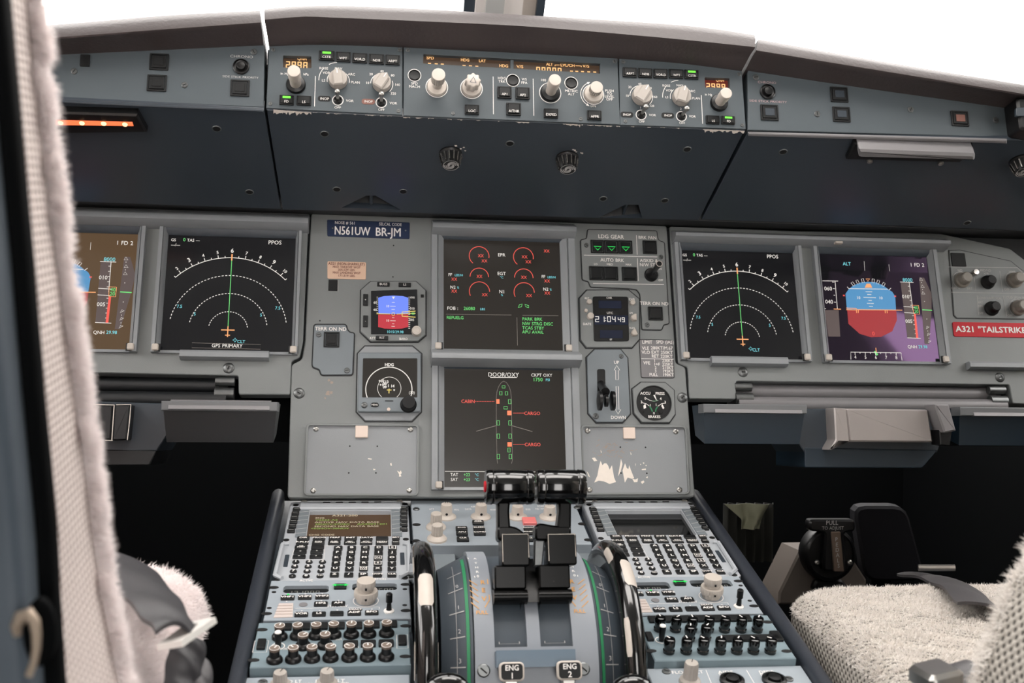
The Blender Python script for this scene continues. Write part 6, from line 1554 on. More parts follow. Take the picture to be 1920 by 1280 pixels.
# ---------------------------------------------------------------- centre switching panel
sw = thing('switching_panel', 'centre switching panel with cream rotary knobs behind the thrust levers', 'control panel', PD, PD('Y', 950, 300))
T0 = 0.004
su0, su1 = PD('Y', 72, 300, T0)[0], PD('Y', 1840, 300, T0)[0]
slab(sw, rect4(su0, su1, PD('Y', 500, 498, T0)[1], PD('Y', 500, 40, T0)[1]), -0.014, T0)
for bx, by, tx0, ty0 in ((420, 215, 408, 78), (775, 215, 778, 78), (1150, 215, 1148, 95), (1480, 218, 1500, 98)):
    u, v = PD('Y', bx, by, T0); hh = min(0.03, PD.height((u, v), 'Y', tx0, ty0) - T0); r = PD.r('Y', bx, by, 62, T0)
    o = put('rotary_knob', MB().lathe(0, 0, [(r * 1.7, 0), (r * 1.65, 0.0015), (r * 1.1, 0.004), (r, 0.005), (r * 0.95, hh - 0.003), (r * 0.85, hh - 0.0006), (r * 0.5, hh)], 28).mesh('rotary_knob', 'cream'), sw, u, v, T0)
    sub(MB().line((-r * 0.15, r * 0.1), (-r * 0.15, r * 0.9), 0.0006, hh + 0.0003).line((r * 0.15, r * 0.1), (r * 0.15, r * 0.9), 0.0006, hh + 0.0003), 'pointer_line', 'black_matte', o, 0)
    sub(MB().tube([(0, -r * 0.97, 0.007), (0, -r * 1.03, 0.007)], 0.0016, 10), 'set_screw', 'black_matte', o, 0)
for bx, by, tx0, ty0 in ((315, 325, 318, 172), (325, 445, 330, 288)):
    u, v = PD('Y', bx, by, T0); hh = min(0.034, PD.height((u, v), 'Y', tx0, ty0) - T0); r = PD.r('Y', bx, by, 60, T0)
    put('dimmer_knob', MB().lathe(0, 0, [(r * 1.75, 0), (r * 1.7, 0.002), (r * 1.3, 0.005), (r * 1.0, 0.006), (r * 0.96, hh - 0.001), (r * 0.8, hh), (r * 0.1, hh)], 28, 0.10, (3, 4)).mesh('dimmer_knob', 'cream', 28), sw, u, v, T0)
for s_, x, y, w_, h_ in (('ENG', 578, 345, 120, 36), ('APU', 583, 392, 120, 36), ('CLR', 592, 452, 124, 40), ('EMER\nCANC', 748, 283, 118, 38), ('BLEED', 758, 343, 118, 36), ('COND', 765, 391, 122, 36), ('DOOR', 1272, 345, 110, 34), ('WHEEL', 1276, 388, 110, 34), ('CLR', 1300, 452, 124, 40)):
    keyb(sw, 'Y', x, y, w_, h_, s_, 0, hh=0.003, n=T0, tsz=0.0030 if '\n' not in s_ else 0.0022, tsx=1.1)
MB().prism(rrect(*PD.rect('Y', 1205, 240, 1345, 300, T0), 0.001), T0, T0 + 0.004, 0.001).build('guarded_key', 'guard_pink', sw)
m_ = MB()
for s_, x, y, h in (('SWITCHING', 860, 112, 18), ('AIR', 695, 140, 16), ('DATA', 645, 165, 16), ('ATT', 270, 165, 16), ('HDG', 525, 172, 16), ('EIS', 1260, 168, 16), ('ECAM', 1390, 135, 16), ('ND XFR', 1385, 162, 16), ('NORM', 905, 172, 16)): tx_(m_, 'Y', s_, x, y, h, pl=PD, z=T0 + 0.0004, wpx=len(s_) * 17)
m_.build('lettering', 'white_print', sw, 0)
for x, y in ((112, 135), (1765, 120)): screw(sw, *PD('Y', x, y, T0), 0.0042, n=T0)
edge_scoops(sw, 'Y', ((115, 293), (112, 460), (1815, 285), (1880, 450)), 0, 0.010, 0.008, T0)
MB().plate(rect4(-0.111, 0.107, -0.20, PD('Y', 500, 560, -0.008)[1] + 0.02), [rect4(-0.058, 0.057, -0.20 + 0.002, -0.13)], -0.03, -0.008, 0.001).build('lower_deck', 'plate_bluegrey', ped)

# ---------------------------------------------------------------- throttle quadrant: a drum lying across the pedestal
QY, QZ = -0.34, -0.407
def cyl(reg, x, y, R):
    d = ray(*px(reg, x, y)); oy, oz = CAM.y - QY, CAM.z - QZ
    a = d.y ** 2 + d.z ** 2; b = 2 * (oy * d.y + oz * d.z); c_ = oy ** 2 + oz ** 2 - R * R
    t = (-b - math.sqrt(max(b * b - 4 * a * c_, 0))) / (2 * a)
    p = CAM + d * t
    return p.x, math.degrees(math.atan2(p.z - QZ, -(p.y - QY)))
def cp_(x, ang, R): return (x, QY - R * math.cos(R_(ang)), QZ + R * math.sin(R_(ang)))
def drum(m_, x0, x1, a0, a1, R0, R1, n=40, inner=0.03):
    vs_ = []
    for k in range(n + 1):
        a = a0 + (a1 - a0) * k / n; vs_ += [cp_(x0, a, R0), cp_(x1, a, R1)]
    m_.add(vs_, [(2 * k, 2 * k + 1, 2 * k + 3, 2 * k + 2) for k in range(n)])
    for x, R in ((x0, R0), (x1, R1)):
        ws = []
        for k in range(n + 1):
            a = a0 + (a1 - a0) * k / n; ws += [cp_(x, a, R), cp_(x, a, R - inner)]
        m_.add(ws, [(2 * k, 2 * k + 1, 2 * k + 3, 2 * k + 2) for k in range(n)])
    return m_
def on_drum(m_, R):
    """wrap flat drawing (x, arc degrees as y*100, z height) onto the drum"""
    m_.v = [cp_(x, y / R * 180 / pi, R + z) for x, y, z in m_.v]; return m_
RB = 0.120
quad = thing('throttle_quadrant', 'curved grey throttle quadrant between the two black trim wheels', 'throttle quadrant', loc=(0, QY, QZ))
def qb(m_, nm, mm, th=quad, sm=35):
    return m_.build(nm, mm, th, sm)
qx0, qx1 = -0.0585, 0.0575
sl = [(cyl('T', 505, 940, RB)[0], cyl('T', 690, 940, RB)[0]), (cyl('T', 765, 940, RB)[0], cyl('T', 948, 940, RB)[0])]
a_top = 108; a_slot0 = cyl('T', 600, 1075, RB)[1]
# body in strips so that the two slots are real grooves
xs_ = [qx0, sl[0][0], sl[0][1], sl[1][0], sl[1][1], qx1]
m_ = MB()
for i in (0, 2, 4): drum(m_, xs_[i], xs_[i + 1], -2, a_top, RB, RB)
for i in (1, 3): drum(m_, xs_[i], xs_[i + 1], -2, a_slot0, RB, RB)
qb(m_, 'drum_body', 'quad_grey')
for i in (1, 3):
    m_ = MB(); drum(m_, xs_[i], xs_[i + 1], a_slot0, a_top, RB - 0.005, RB - 0.005); qb(m_, 'lever_slot', 'quad_dark')
    w_ = xs_[i + 1] - xs_[i]; a1 = cyl('T', 600, 1050, RB)[1]
    f = MB(); f.stroke(rect4(xs_[i] + w_ * 0.16, xs_[i + 1] - w_ * 0.22, R_(a1) * RB, R_(60) * RB), 0.0006, -0.0044, True); qb(on_drum(f, RB), 'slot_line', 'dim_print', sm=0)
m_ = MB(); drum(m_, (xs_[2] + xs_[3]) / 2 - 0.010, (xs_[2] + xs_[3]) / 2 + 0.008, cyl('T', 716, 850, RB)[1], 70, RB + 0.010, RB + 0.010); qb(m_, 'centre_guard', 'lever_black')
# trim scales with their green bands
for s_, xa, xb in ((-1, qx0 - 0.001, qx0 - 0.030), (1, qx1 + 0.001, qx1 + 0.030)):
    m_ = MB(); drum(m_, xa, xb, -4, 100, RB - 0.004, RB - 0.019); qb(m_, 'trim_scale', 'quad_dark')
    m_ = MB(); drum(m_, xa + s_ * 0.0030, xa + s_ * 0.0060, -2, 88, RB - 0.0048, RB - 0.0062, inner=0.001); qb(m_, 'green_band', 'green_paint')
    f = MB()
    def sc_pt(t, a): return cp_(xa + (xb - xa) * t, a, RB - 0.004 - 0.015 * t + 0.0006)
    vs_ = []; 
    for k in range(24):
        a, b = k * 84 / 24, (k + 1) * 84 / 24
        f.add([sc_pt(0.50, a), sc_pt(0.515, a), sc_pt(0.515, b), sc_pt(0.50, b)], [(0, 1, 2, 3)])
    ang = [cyl('T', 290, y, RB - 0.008)[1] for y in (655, 745, 875, 1020, 1195)]
    for k, a in enumerate(ang):
        f.add([sc_pt(0.25, a), sc_pt(0.72, a), sc_pt(0.72, a + 0.5), sc_pt(0.25, a + 0.5)], [(0, 1, 2, 3)])
        lab_ = ('', '0', '1', '2', '3')[k]
        if lab_:
            vs_, fs, adv = GLY[lab_]; kk = 0.0045 / CAPH
            f.add([cp_(xa + (xb - xa) * 0.42 + (vx - adv / 2) * kk * 0.9, a + 2.2 + math.degrees(vy * kk / RB), RB - 0.0098) for vx, vy in vs_], fs)
    qb(f, 'scale_markings', 'dim_print', sm=0)['kind'] = 'stuff'
# reverse hatching and lettering
def drum_text(m_, s_, x, ang, h, sx=1.0): m_.text(s_, x, R_(ang) * RB, h, 0.0005, sx=sx, bold=0.03)
f = MB(); g_ = MB(); ww = MB()
for s_, xc, xin in ((-1, cyl('T', 447, 760, RB)[0], 1), (1, cyl('T', 962, 760, RB)[0], -1)):
    a0, a1 = cyl('T', 450, 850, RB)[1], cyl('T', 450, 690, RB)[1]
    for k, ch in enumerate('REV'): drum_text(g_, ch, xc, a1 - (a1 - a0) * (0.12 + 0.30 * k), 0.0052)
    for k in range(5):
        aa = a0 + (a1 - a0) * (k + 0.4) / 5
        g_.stroke([(xc + s_ * 0.013, R_(aa + 1.5) * RB), (xc + s_ * 0.0055, R_(aa - 2.0) * RB)], 0.0008, 0.0005)
    g_.stroke([(xc - s_ * 0.005, R_(a1) * RB), (xc - s_ * 0.005, R_(a0 + 4) * RB), (xc, R_(a0) * RB)], 0.0009, 0.0005)
    drum_text(g_, 'FULL', xc + s_ * 0.003, cyl('T', 450, 878, RB)[1], 0.0036)
    for k, ch in enumerate('ATHR0'): drum_text(ww, ch, xc + s_ * 0.004, cyl('T', 430, 572 + k * 25, RB)[1], 0.0034)
    ww.stroke([(xc + s_ * 0.011, R_(cyl('T', 440, 565, RB)[1]) * RB), (xc + s_ * 0.007, R_(cyl('T', 440, 680, RB)[1]) * RB)], 0.0008, 0.0005)
on_drum(g_, RB); on_drum(ww, RB); qb(g_, 'lettering', 'ochre_print', sm=0); qb(ww, 'lettering', 'white_print', sm=0)
for x, y in ((447, 1210), (1018, 1200)):
    xx, aa = cyl('T', x, y, RB)
    me = screw_mesh('screw_dark'); o = bpy.data.objects.new('screw', me); COL.objects.link(o); o.parent = quad
    P_ = Vector(cp_(xx, aa, RB)) - Vector(ORG[quad.name]); N_ = Vector((0, -math.cos(R_(aa)), math.sin(R_(aa))))
    o.matrix_basis = Matrix.Translation(P_) @ N_.to_track_quat('Z', 'X').to_matrix().to_4x4() @ Matrix.Rotation(R_(50), 4, 'Z') @ Matrix.Scale(0.0062, 4)
    k = bpy.data.objects.new('slot', slot_dark()); COL.objects.link(k); k.parent = o
# sloping front bar under the slots
m_ = MB(); b0 = cyl('T', 515, 1140, RB + 0.004)[0]; b1 = cyl('T', 966, 1140, RB + 0.004)[0]
drum(m_, b0, b1, cyl('T', 700, 1190, RB + 0.006)[1], cyl('T', 700, 1096, RB + 0.006)[1], RB + 0.011, RB + 0.011, 8, 0.014); 
aT = cyl('T', 700, 1096, RB + 0.006)[1]
m_.add([cp_(b0, aT, RB + 0.011), cp_(b1, aT, RB + 0.011), cp_(b1, aT, RB - 0.002), cp_(b0, aT, RB - 0.002)], [(0, 1, 2, 3)])
qb(m_, 'stop_bar', 'stop_blue')
# the near face of the quadrant foot
m_ = MB().box(qx0 - 0.03, qx1 + 0.03, QY - RB - 0.02, QY - 0.05, QZ - 0.10, QZ - 0.004, 0.002); qb(m_, 'foot', 'tray_dark')

# ---------------------------------------------------------------- trim wheels
def wheel(label, xc, grp='trim wheels'):
    th = thing('trim_wheel', label, 'trim wheel', loc=(xc, QY, QZ), group=grp)
    R = 0.1315; hw = 0.0108
    prof = []
    for k in range(13):
        a = -90 + 180 * k / 12; prof.append((hw * math.sin(R_(a)), R - 0.011 + 0.011 * math.cos(R_(a))))
    prof = [(-hw * 0.55, 0.06), (-hw * 0.7, R - 0.030), (-hw * 0.95, R - 0.016)] + prof + [(hw * 0.95, R - 0.016), (hw * 0.7, R - 0.030), (hw * 0.55, 0.06)]
    n = 72; k = len(prof)
    m_ = MB().add([(xc + x, QY - r * math.cos(2 * pi * i / n), QZ + r * math.sin(2 * pi * i / n)) for i in range(n) for x, r in prof],
                  [(i * k + j, i * k + j + 1, ((i + 1) % n) * k + j + 1, ((i + 1) % n) * k + j) for i in range(n) for j in range(k - 1)])
    m_.build('wheel_rim', 'black_gloss', th, 50)
    hub = MB()
    for s_ in (-1, 1):
        hub.add([(xc + s_ * hw * 0.5, QY + 0.062 * math.cos(2 * pi * i / 40), QZ + 0.062 * math.sin(2 * pi * i / 40)) for i in range(40)], [tuple(range(40))])
    hub.build('hub', 'black_plastic', th)
    def mark(a0, a1, t0, t1):      # white index marks round the rim
        mm = MB(); nn = 8; q = 6; vs_ = []
        for i in range(nn + 1):
            a = R_(a0 + (a1 - a0) * i / nn)
            for j in range(q + 1):
                t = t0 + (t1 - t0) * j / q; edge = 1 if 0 < i < nn else 0.72
                t = (t0 + t1) / 2 + (t - (t0 + t1) / 2) * edge
                b = R_(-90 + 180 * t); r = R - 0.011 + 0.0114 * math.cos(b); x = hw * 1.03 * math.sin(b)
                vs_.append((xc + x, QY - r * math.cos(a), QZ + r * math.sin(a)))
        mm.add(vs_, [(i * (q + 1) + j, i * (q + 1) + j + 1, (i + 1) * (q + 1) + j + 1, (i + 1) * (q + 1) + j) for i in range(nn) for j in range(q)])
        mm.build('index_mark', 'cream', th, 60)
    return mark
mk = wheel('black left trim wheel with white index marks', -0.1035)
aw = lambda y, x=145: cyl('T', x, y, 0.1315)[1]
mk(aw(835), aw(655), 0.28, 0.72); mk(aw(1270), aw(1030), 0.0, 0.12); mk(aw(1220), aw(1035), 0.90, 1.0); mk(aw(615), aw(520), 0.0, 0.14); mk(aw(600), aw(520), 0.88, 1.0)
mk = wheel('black right trim wheel, its inner side face showing', 0.0925)
mk(aw(720, 1260), aw(575, 1260), 0.42, 0.88); mk(aw(1130, 1260), aw(900, 1260), 0.18, 0.36); mk(aw(560, 1230), aw(490, 1230), 0.05, 0.30)

# ---------------------------------------------------------------- thrust levers
LV = Plane((0, -0.424, -0.321), (0, 0.029, 0.1085))
def lever(label, grip, neck, shoulder, block, lower, red):
    th = thing('thrust_lever', label, 'thrust lever', LV, LV('T', (lower[0] + lower[2]) / 2, lower[3]), group='thrust levers')
    g0, g1 = LV('T', grip[0], (grip[1] + grip[3]) / 2), LV('T', grip[2], (grip[1] + grip[3]) / 2)
    r = (LV('T', grip[0], grip[1])[1] - LV('T', grip[0], grip[3])[1]) / 2; vc = g0[1]
    m_ = MB(); n = 36; L = g1[0] - g0[0]
    prof = [(0.0, 0.72), (0.006, 0.94), (0.04, 0.985), (0.14, 1.0), (0.155, 0.965), (0.19, 0.965), (0.205, 0.99), (0.5, 0.985), (0.80, 0.99), (0.815, 0.965), (0.85, 0.965), (0.865, 1.0), (0.96, 0.985), (0.994, 0.94), (1.0, 0.72)]
    k = len(prof)
    m_.add([(g0[0] + L * t, vc + r * q * math.cos(2 * pi * i / n), 0.002 + r * q * math.sin(2 * pi * i / n)) for i in range(n) for t, q in prof],
           [(i * k + j, i * k + j + 1, ((i + 1) % n) * k + j + 1, ((i + 1) % n) * k + j) for i in range(n) for j in range(k - 1)] + [tuple(i * k for i in range(n)), tuple(i * k + k - 1 for i in range(n))])
    m_.build('grip', 'black_gloss', th, 40)
    if red:
        MB().add([(g0[0] - 0.0012, vc + 0.0055 * math.cos(2 * pi * i / 20), 0.004 + 0.0055 * math.sin(2 * pi * i / 20)) for i in range(20)] + [(g0[0] + 0.002, vc + 0.0055 * math.cos(2 * pi * i / 20), 0.004 + 0.0055 * math.sin(2 * pi * i / 20)) for i in range(20)],
                 [tuple(range(20))] + [(i, (i + 1) % 20, 20 + (i + 1) % 20, 20 + i) for i in range(20)]).build('disconnect_button', 'placard_red', th)
    MB().prism(soften(LV.poly('T', neck), 0.003), -0.012, 0.004, 0.002, True).build('neck', 'lever_black', th)
    MB().prism(soften(LV.poly('T', shoulder), 0.004), -0.014, 0.005, 0.002, True).build('shoulder', 'lever_black', th)
    MB().prism(rrect(*LV.rect('T', *block), 0.0025), -0.016, 0.012, 0.0016).build('upper_block', 'lever_black', th)
    u0, u1, v0, v1 = LV.rect('T', *lower); vm = v0 + (v1 - v0) * 0.38
    MB().prism(rrect(u0, u1, vm, v1, 0.002), -0.016, 0.009, 0.0015).build('lower_block', 'lever_black', th)
    m_ = MB(); q = 14
    prof = [(vm - 0.001, -0.016)] + [((v0 + vm) / 2 + (vm - v0) / 2 * math.cos(R_(180 * i / q)), 0.002 + 0.012 * math.sin(R_(180 * i / q))) for i in range(q + 1)] + [(v0, -0.016)]
    prof_h(m_, u0 - 0.001, u1 + 0.001, prof); m_.build('reverse_latch', 'lever_black', th)
    ur = LV.rect('T', *block)
    m_ = MB(); m_.stroke([(ur[0] + 0.001, ur[2] + 0.004), (ur[0] + 0.0008, ur[3] - 0.001), (ur[1] - 0.0015, ur[3] - 0.0008), (ur[1] - 0.001, ur[2] + 0.008)], 0.0007, 0.0118); m_.build('worn_edge', 'cream', th, 0)
    return th
lever('left thrust lever with red button on its black grip', (455, 62, 727, 262), [(524, 200), (602, 200), (592, 300), (600, 420), (526, 420)], [(524, 385), (600, 385), (640, 395), (692, 438), (692, 470), (524, 470)], (543, 432, 702, 618), (505, 612, 684, 832), True)
tr_ = lever('right thrust lever with plain black grip', (745, 62, 1021, 262), [(868, 200), (946, 200), (944, 420), (860, 420), (876, 300)], [(944, 385), (860, 385), (760, 368), (738, 385), (738, 470), (944, 470)], (803, 432, 967, 612), (758, 608, 934, 828), False)
MB().prism(LV.poly('T', [(740, 400), (800, 410), (782, 612), (735, 612)], -0.004), -0.012, -0.003, 0.001).build('side_plate', 'screw_dark', tr_)
# ---------------------------------------------------------------- engine labels and the two levers at the near end
EV = Plane((0, -0.485, -0.40), (0, 0.30, 0.95))
for s_, nb, rc_, lb in (('ENG', '1', (538, 1160, 681, 1272), 'black square plate lettered ENG 1, on the left'), ('ENG', '2', (868, 1152, 1011, 1264), 'black square plate lettered ENG 2, on the right')):
    r = EV.rect('T', *rc_); th = thing('engine_master_switch', lb, 'switch', EV, ((r[0] + r[1]) / 2, r[2]), group='engine master switches')
    MB().prism(rrect(*r, 0.004), -0.006, 0.0, 0.001).build('border', 'cream', th)
    e = 0.0016; MB().prism(rrect(r[0] + e, r[1] - e, r[2] + e, r[3] - e, 0.003), -0.001, 0.0006, 0.0002).build('plate', 'black_matte', th)
    h = (r[3] - r[2]); cu = (r[0] + r[1]) / 2
    MB().text(s_, cu, r[2] + h * 0.70, h * 0.27, 0.0010, bold=0.03, sx=0.95).text(nb, cu, r[2] + h * 0.30, h * 0.29, 0.0010, bold=0.03).build('lettering', 'white_print', th, 0)
    MB().box(cu - 0.006, cu + 0.006, r[2] - 0.05, r[3] - 0.006, -0.016, -0.006, 0.001).build('stem', 'steel', th)
for lb, xa, xb, y, nm in (('black lever handle at the bottom left of quadrant', 130, 352, 1242, 'speed_brake_lever'), ('black lever handle at the bottom right of quadrant', 1195, 1400, 1250, 'flap_lever')):
    a = at_y(*px('T', xa, y + 12), -0.53); b = at_y(*px('T', xb, y + 12), -0.53); c_ = (a + b) / 2
    th = thing(nm, lb, 'lever', loc=(c_.x, -0.53, c_.z - 0.05))
    m_ = MB(); pts = []; rad = []
    for k in range(11):
        t = -1 + k / 5; pts.append((c_.x + (b.x - a.x) / 2 * t, -0.53, c_.z - 0.006 - 0.008 * t * t)); rad.append(0.011 * math.sqrt(max(0.06, 1 - t ** 4)))
    m_.tube(pts, rad, 16).build('handle', 'black_gloss', th)
    MB().box(c_.x - 0.008, c_.x + 0.008, -0.536, -0.524, c_.z - 0.07, c_.z - 0.008, 0.001).build('stem', 'black_plastic', th)
# ================================================================== below the instrument panel
def slide_table(label, u0, u1, va, vb, vc, mat_, h0, h1):
    th = thing('sliding_table', label, 'table', MP, ((u0 + u1) / 2, vb), group='sliding tables')
    hw = (va - vb) / 2
    for v, nm, n0 in ((va, 'rear_edge', -0.020), (vb, 'front_edge', -0.006)):
        m_ = MB(); prof = [(v - 0.010 + 0.010 * math.cos(R_(a)), n0 + 0.010 * math.sin(R_(a))) for a in range(0, 181, 20)]
        prof_h(m_, u0, u1, [(v, n0 - 0.05)] + prof + [(v - 0.020, n0 - 0.05)]); m_.build(nm, mat_, th)
    for u in (h0, h1):
        if u is None: continue
        m_ = MB()
        for k, (dv, r) in enumerate(((0.004, 0.006), (-0.012, 0.008))): m_.tube([(u - 0.012, va - 0.012 + dv, -0.004), (u + 0.012, va - 0.012 + dv, -0.004)], r, 12)
        m_.build('hinge', 'screw_dark', th)
    return th
vv = lambda reg, x, y, n=0: MP(reg, x, y, n)[1]
slide_table('stowed black sliding table edge below the left screens', -0.80, MPu('Q', 1320, 270), vv('Q', 800, 215, -0.02), vv('Q', 800, 322), 0, 'box_black', MPu('Q', 1300, 280), None)
slide_table('stowed grey sliding table edge below the right screens', MPu('P', 285, 230), MPu('P', 1815, 260), vv('P', 1000, 192, -0.02), vv('P', 1000, 256), 0, 'tray_grey', MPu('P', 320, 230), MPu('P', 1775, 250))
# dark shelf behind the tables
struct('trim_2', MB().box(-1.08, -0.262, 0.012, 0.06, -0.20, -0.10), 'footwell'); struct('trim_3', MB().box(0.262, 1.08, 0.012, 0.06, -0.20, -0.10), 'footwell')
FV = Plane((0, -0.165, -0.2), tilt(4))
def stow_box(label, reg, body_, tongue, mat_, tm):
    p = FV.poly(reg, body_); th = thing('stowage_box', label, 'box', FV, p[0], group='stowage boxes')
    u = sorted(q[0] for q in p); v = sorted(q[1] for q in p)
    u0, u1, v0, v1 = u[0], u[-1], v[0], v[-1]
    m_ = MB()                                           # a bin that tapers forward and down
    a = [(u0, v1, 0.0), (u1, v1, 0.0), (u1, v1, -0.05), (u0, v1, -0.05), (u0 + 0.004, v0, -0.012), (u1 - 0.004, v0, -0.012), (u1 - 0.004, v0 + 0.01, -0.05), (u0 + 0.004, v0 + 0.01, -0.05)]
    m_.add(a, [(0, 1, 2, 3), (4, 5, 1, 0), (5, 6, 2, 1), (6, 7, 3, 2), (7, 4, 0, 3), (4, 7, 6, 5)]); m_.build('bin', mat_, th, 0)
    MB().box(u0 - 0.001, u1 + 0.001, v1 - 0.010, v1 + 0.001, -0.02, 0.0025, 0.001).build('rim', 'rim_grey', th)
    q = FV.poly(reg, tongue); tu = sorted(a[0] for a in q); tv = sorted(a[1] for a in q)
    m_ = MB(); prof_h(m_, tu[0], tu[-1], [(tv[-1], -0.022), (tv[-1], -0.012), (tv[-1] - 0.004, -0.002), (tv[0] + 0.004, 0.003), (tv[0], 0.005), (tv[0] - 0.001, -0.004)]); m_.build('lid', tm, th)
    return th
def latch_unit(label, plate, face, strip, lower, brk, mm, fm):
    p = FV.poly('f', plate); th = thing('table_latch_unit', label, 'latch unit', FV, p[0], group='table latch units')
    MB().prism(p, -0.12, -0.022, 0.001, True).build('back_plate', 'tray_dark', th)
    MB().prism(soften(FV.poly('f', lower), 0.002), -0.12, -0.020, 0.001, True).build('lower_cover', mm, th)
    MB().prism(soften(FV.poly('f', face), 0.0025), -0.022, 0.004, 0.002, True).build('latch_face', fm, th)
    MB().prism(soften(FV.poly('f', strip), 0.0015), -0.022, 0.005, 0.0015, True).build('latch_strip', fm, th)
    if brk:
        q = FV.poly('f', brk); MB().prism(soften(q, 0.002), -0.004, 0.022, 0.002, True).build('latch_handle', 'tray_grey', th)
        q2 = [(x, y) for x, y in brk]; lo = FV.poly('f', [(brk[2][0] - 24, brk[2][1] - 2), brk[2], (brk[2][0] - 4, brk[2][1] + 28), (brk[2][0] - 22, brk[2][1] + 26)]); MB().prism(lo, -0.01, 0.012, 0.001, True).build('handle_tip', 'black_plastic', th)
    return th
P_ = lambda *pts: [px('P', *p) for p in pts]; Q_ = lambda *pts: [px('Q', *p) for p in pts]
stow_box('dark blue stowage box under the right navigation screen', 'P', [(92, 300), (672, 318), (668, 525), (92, 522)], [(150, 298), (645, 312), (645, 350), (150, 345)], 'box_blue', 'tray_grey')
stow_box('dark blue stowage box cut off by the right picture edge', 'P', [(1560, 318), (2150, 330), (2150, 535), (1560, 530)], [(1625, 320), (2140, 328), (2140, 368), (1625, 362)], 'box_blue', 'tray_grey')
stow_box('black stowage box under the left navigation screen', 'Q', [(780, 420), (1732, 425), (1730, 755), (785, 752)], [(835, 400), (1680, 402), (1662, 478), (835, 474)], 'box_black', 'tray_grey')
latch_unit('worn metal table latch unit under the right flight screen', P_((650, 322), (1530, 322), (1525, 420), (1475, 578), (705, 572), (650, 490)), P_((897, 322), (1362, 328), (1392, 515), (915, 512)), P_((826, 318), (895, 322), (915, 515), (850, 512), (800, 560), (835, 500)), P_((705, 545), (1475, 560), (1385, 665), (705, 662)), P_((1358, 300), (1440, 300), (1482, 450), (1415, 462)), 'box_blue', 'tray_metal')
latch_l = latch_unit('dark table latch unit beside the sheepskin of left seat', Q_((0, 400), (575, 420), (790, 425), (790, 690), (700, 828), (0, 828)), Q_((20, 432), (375, 442), (355, 735), (20, 735)), Q_((388, 440), (515, 440), (485, 735), (370, 740)), Q_((0, 810), (700, 828), (640, 950), (0, 950)), None, 'box_black', 'box_black')
th = latch_l
for pts in (((60, 432), (375, 442)), ((392, 440), (515, 438), (505, 560), (485, 735)), ((375, 442), (355, 735)), ((300, 738), (362, 740))):
    q = [FV('Q', x, y, 0.005) for x, y in pts]; MB().tube([(u, v, 0.0046) for u, v in q], 0.0005, 5).build('worn_edge', 'chip_white', th)
# ------------------------------------------------------------------ rudder pedals and pedal adjuster (right footwell)
WV = Plane((0, 0.02, -0.45), tilt(0))
pdl = thing('pedal_adjuster', 'black pedal adjuster disc with T handle lettered PULL TO ADJUST PEDALS', 'handle', WV, WV('W', 790, 790))
base = WV.poly('W', [(535, 790), (655, 545), (930, 540), (1045, 715), (1040, 860), (530, 860)])
MB().prism(base, -0.10, -0.03, 0.003, True).build('console', 'console_beige', pdl)
cu, cv = WV('W', 800, 552); r = WV.r('W', 800, 552, 150)
MB().lathe(cu, cv, [(r, -0.032), (r, -0.012), (r * 0.95, -0.008), (r * 0.86, -0.006), (r * 0.84, -0.009), (r * 0.3, -0.009)], 40).build('disc', 'black_plastic', pdl)
MB().prism(soften(WV.poly('W', [(657, 345), (920, 345), (922, 412), (855, 418), (870, 640), (735, 640), (748, 418), (658, 410)]), 0.006), -0.012, 0.004, 0.003, True).build('t_handle', 'black_plastic', pdl)
MB().prism(soften(WV.poly('W', [(778, 412), (832, 412), (852, 640), (792, 640)]), 0.002), 0.003, 0.0065, 0.001).build('handle_inlay', 'steel_brown', pdl)
m_ = MB(); tx_(m_, 'W', 'PULL', 785, 362, 24, pl=WV, z=0.0046); tx_(m_, 'W', 'TO ADJUST', 790, 392, 18, pl=WV, z=0.0046)
for k, ch in enumerate('PEDALS'): tx_(m_, 'W', ch, 806 + k * 2.5, 455 + k * 30, 22, pl=WV, z=0.0070)
m_.build('lettering', 'dim_print', pdl, 0)
for x, y in ((720, 600), (907, 600)): xscrew(pdl, *WV('W', x, y), WV.r('W', x, y, 17), -0.008)
MB().prism(soften(WV.poly('W', [(710, 770), (735, 705), (890, 705), (925, 760)]), 0.006), -0.04, -0.02, 0.003, True).build('cable_guard', 'black_plastic', pdl)
RV = Plane((0, 0.09, -0.45), tilt(-8))
def pedal(label, poly, reg='W'):
    p = RV.poly(reg, poly); th = thing('rudder_pedal', label, 'pedal', RV, p[0], group='rudder pedals')
    MB().prism(soften(p, 0.02), -0.02, 0.0, 0.004, True).build('pad', 'pedal_dark', th)
    u = sum(q[0] for q in p) / len(p); v = min(q[1] for q in p)
    MB().box(u - 0.015, u + 0.015, v - 0.10, v + 0.02, -0.03, -0.012, 0.001).build('arm', 'footwell', th)
pedal('dark rudder pedal right of the T handle', [(915, 272), (1220, 272), (1335, 700), (985, 700)])
cl = WV.poly('W', [(178, 262), (430, 262), (395, 330), (372, 395), (265, 388), (268, 340)])
th = thing('canvas_cover', 'olive canvas flap hanging beside the right pedestal rail', 'cover', WV, cl[0])
m_ = MB(); n = 14; rows = []
for j in range(n + 1):
    t = j / n; yy = 258 + 138 * t; xl = np.interp(yy, [258, 340, 395], [176, 262, 262]); xr = np.interp(yy, [258, 330, 396], [432, 396, 368])
    row = []
    for i in range(13):
        s_ = i / 12; u, v = WV('W', xl + (xr - xl) * s_, yy); row.append((u, v, 0.006 * math.sin(s_ * 9 + t * 3) + 0.01 * t))
    rows.append(row)
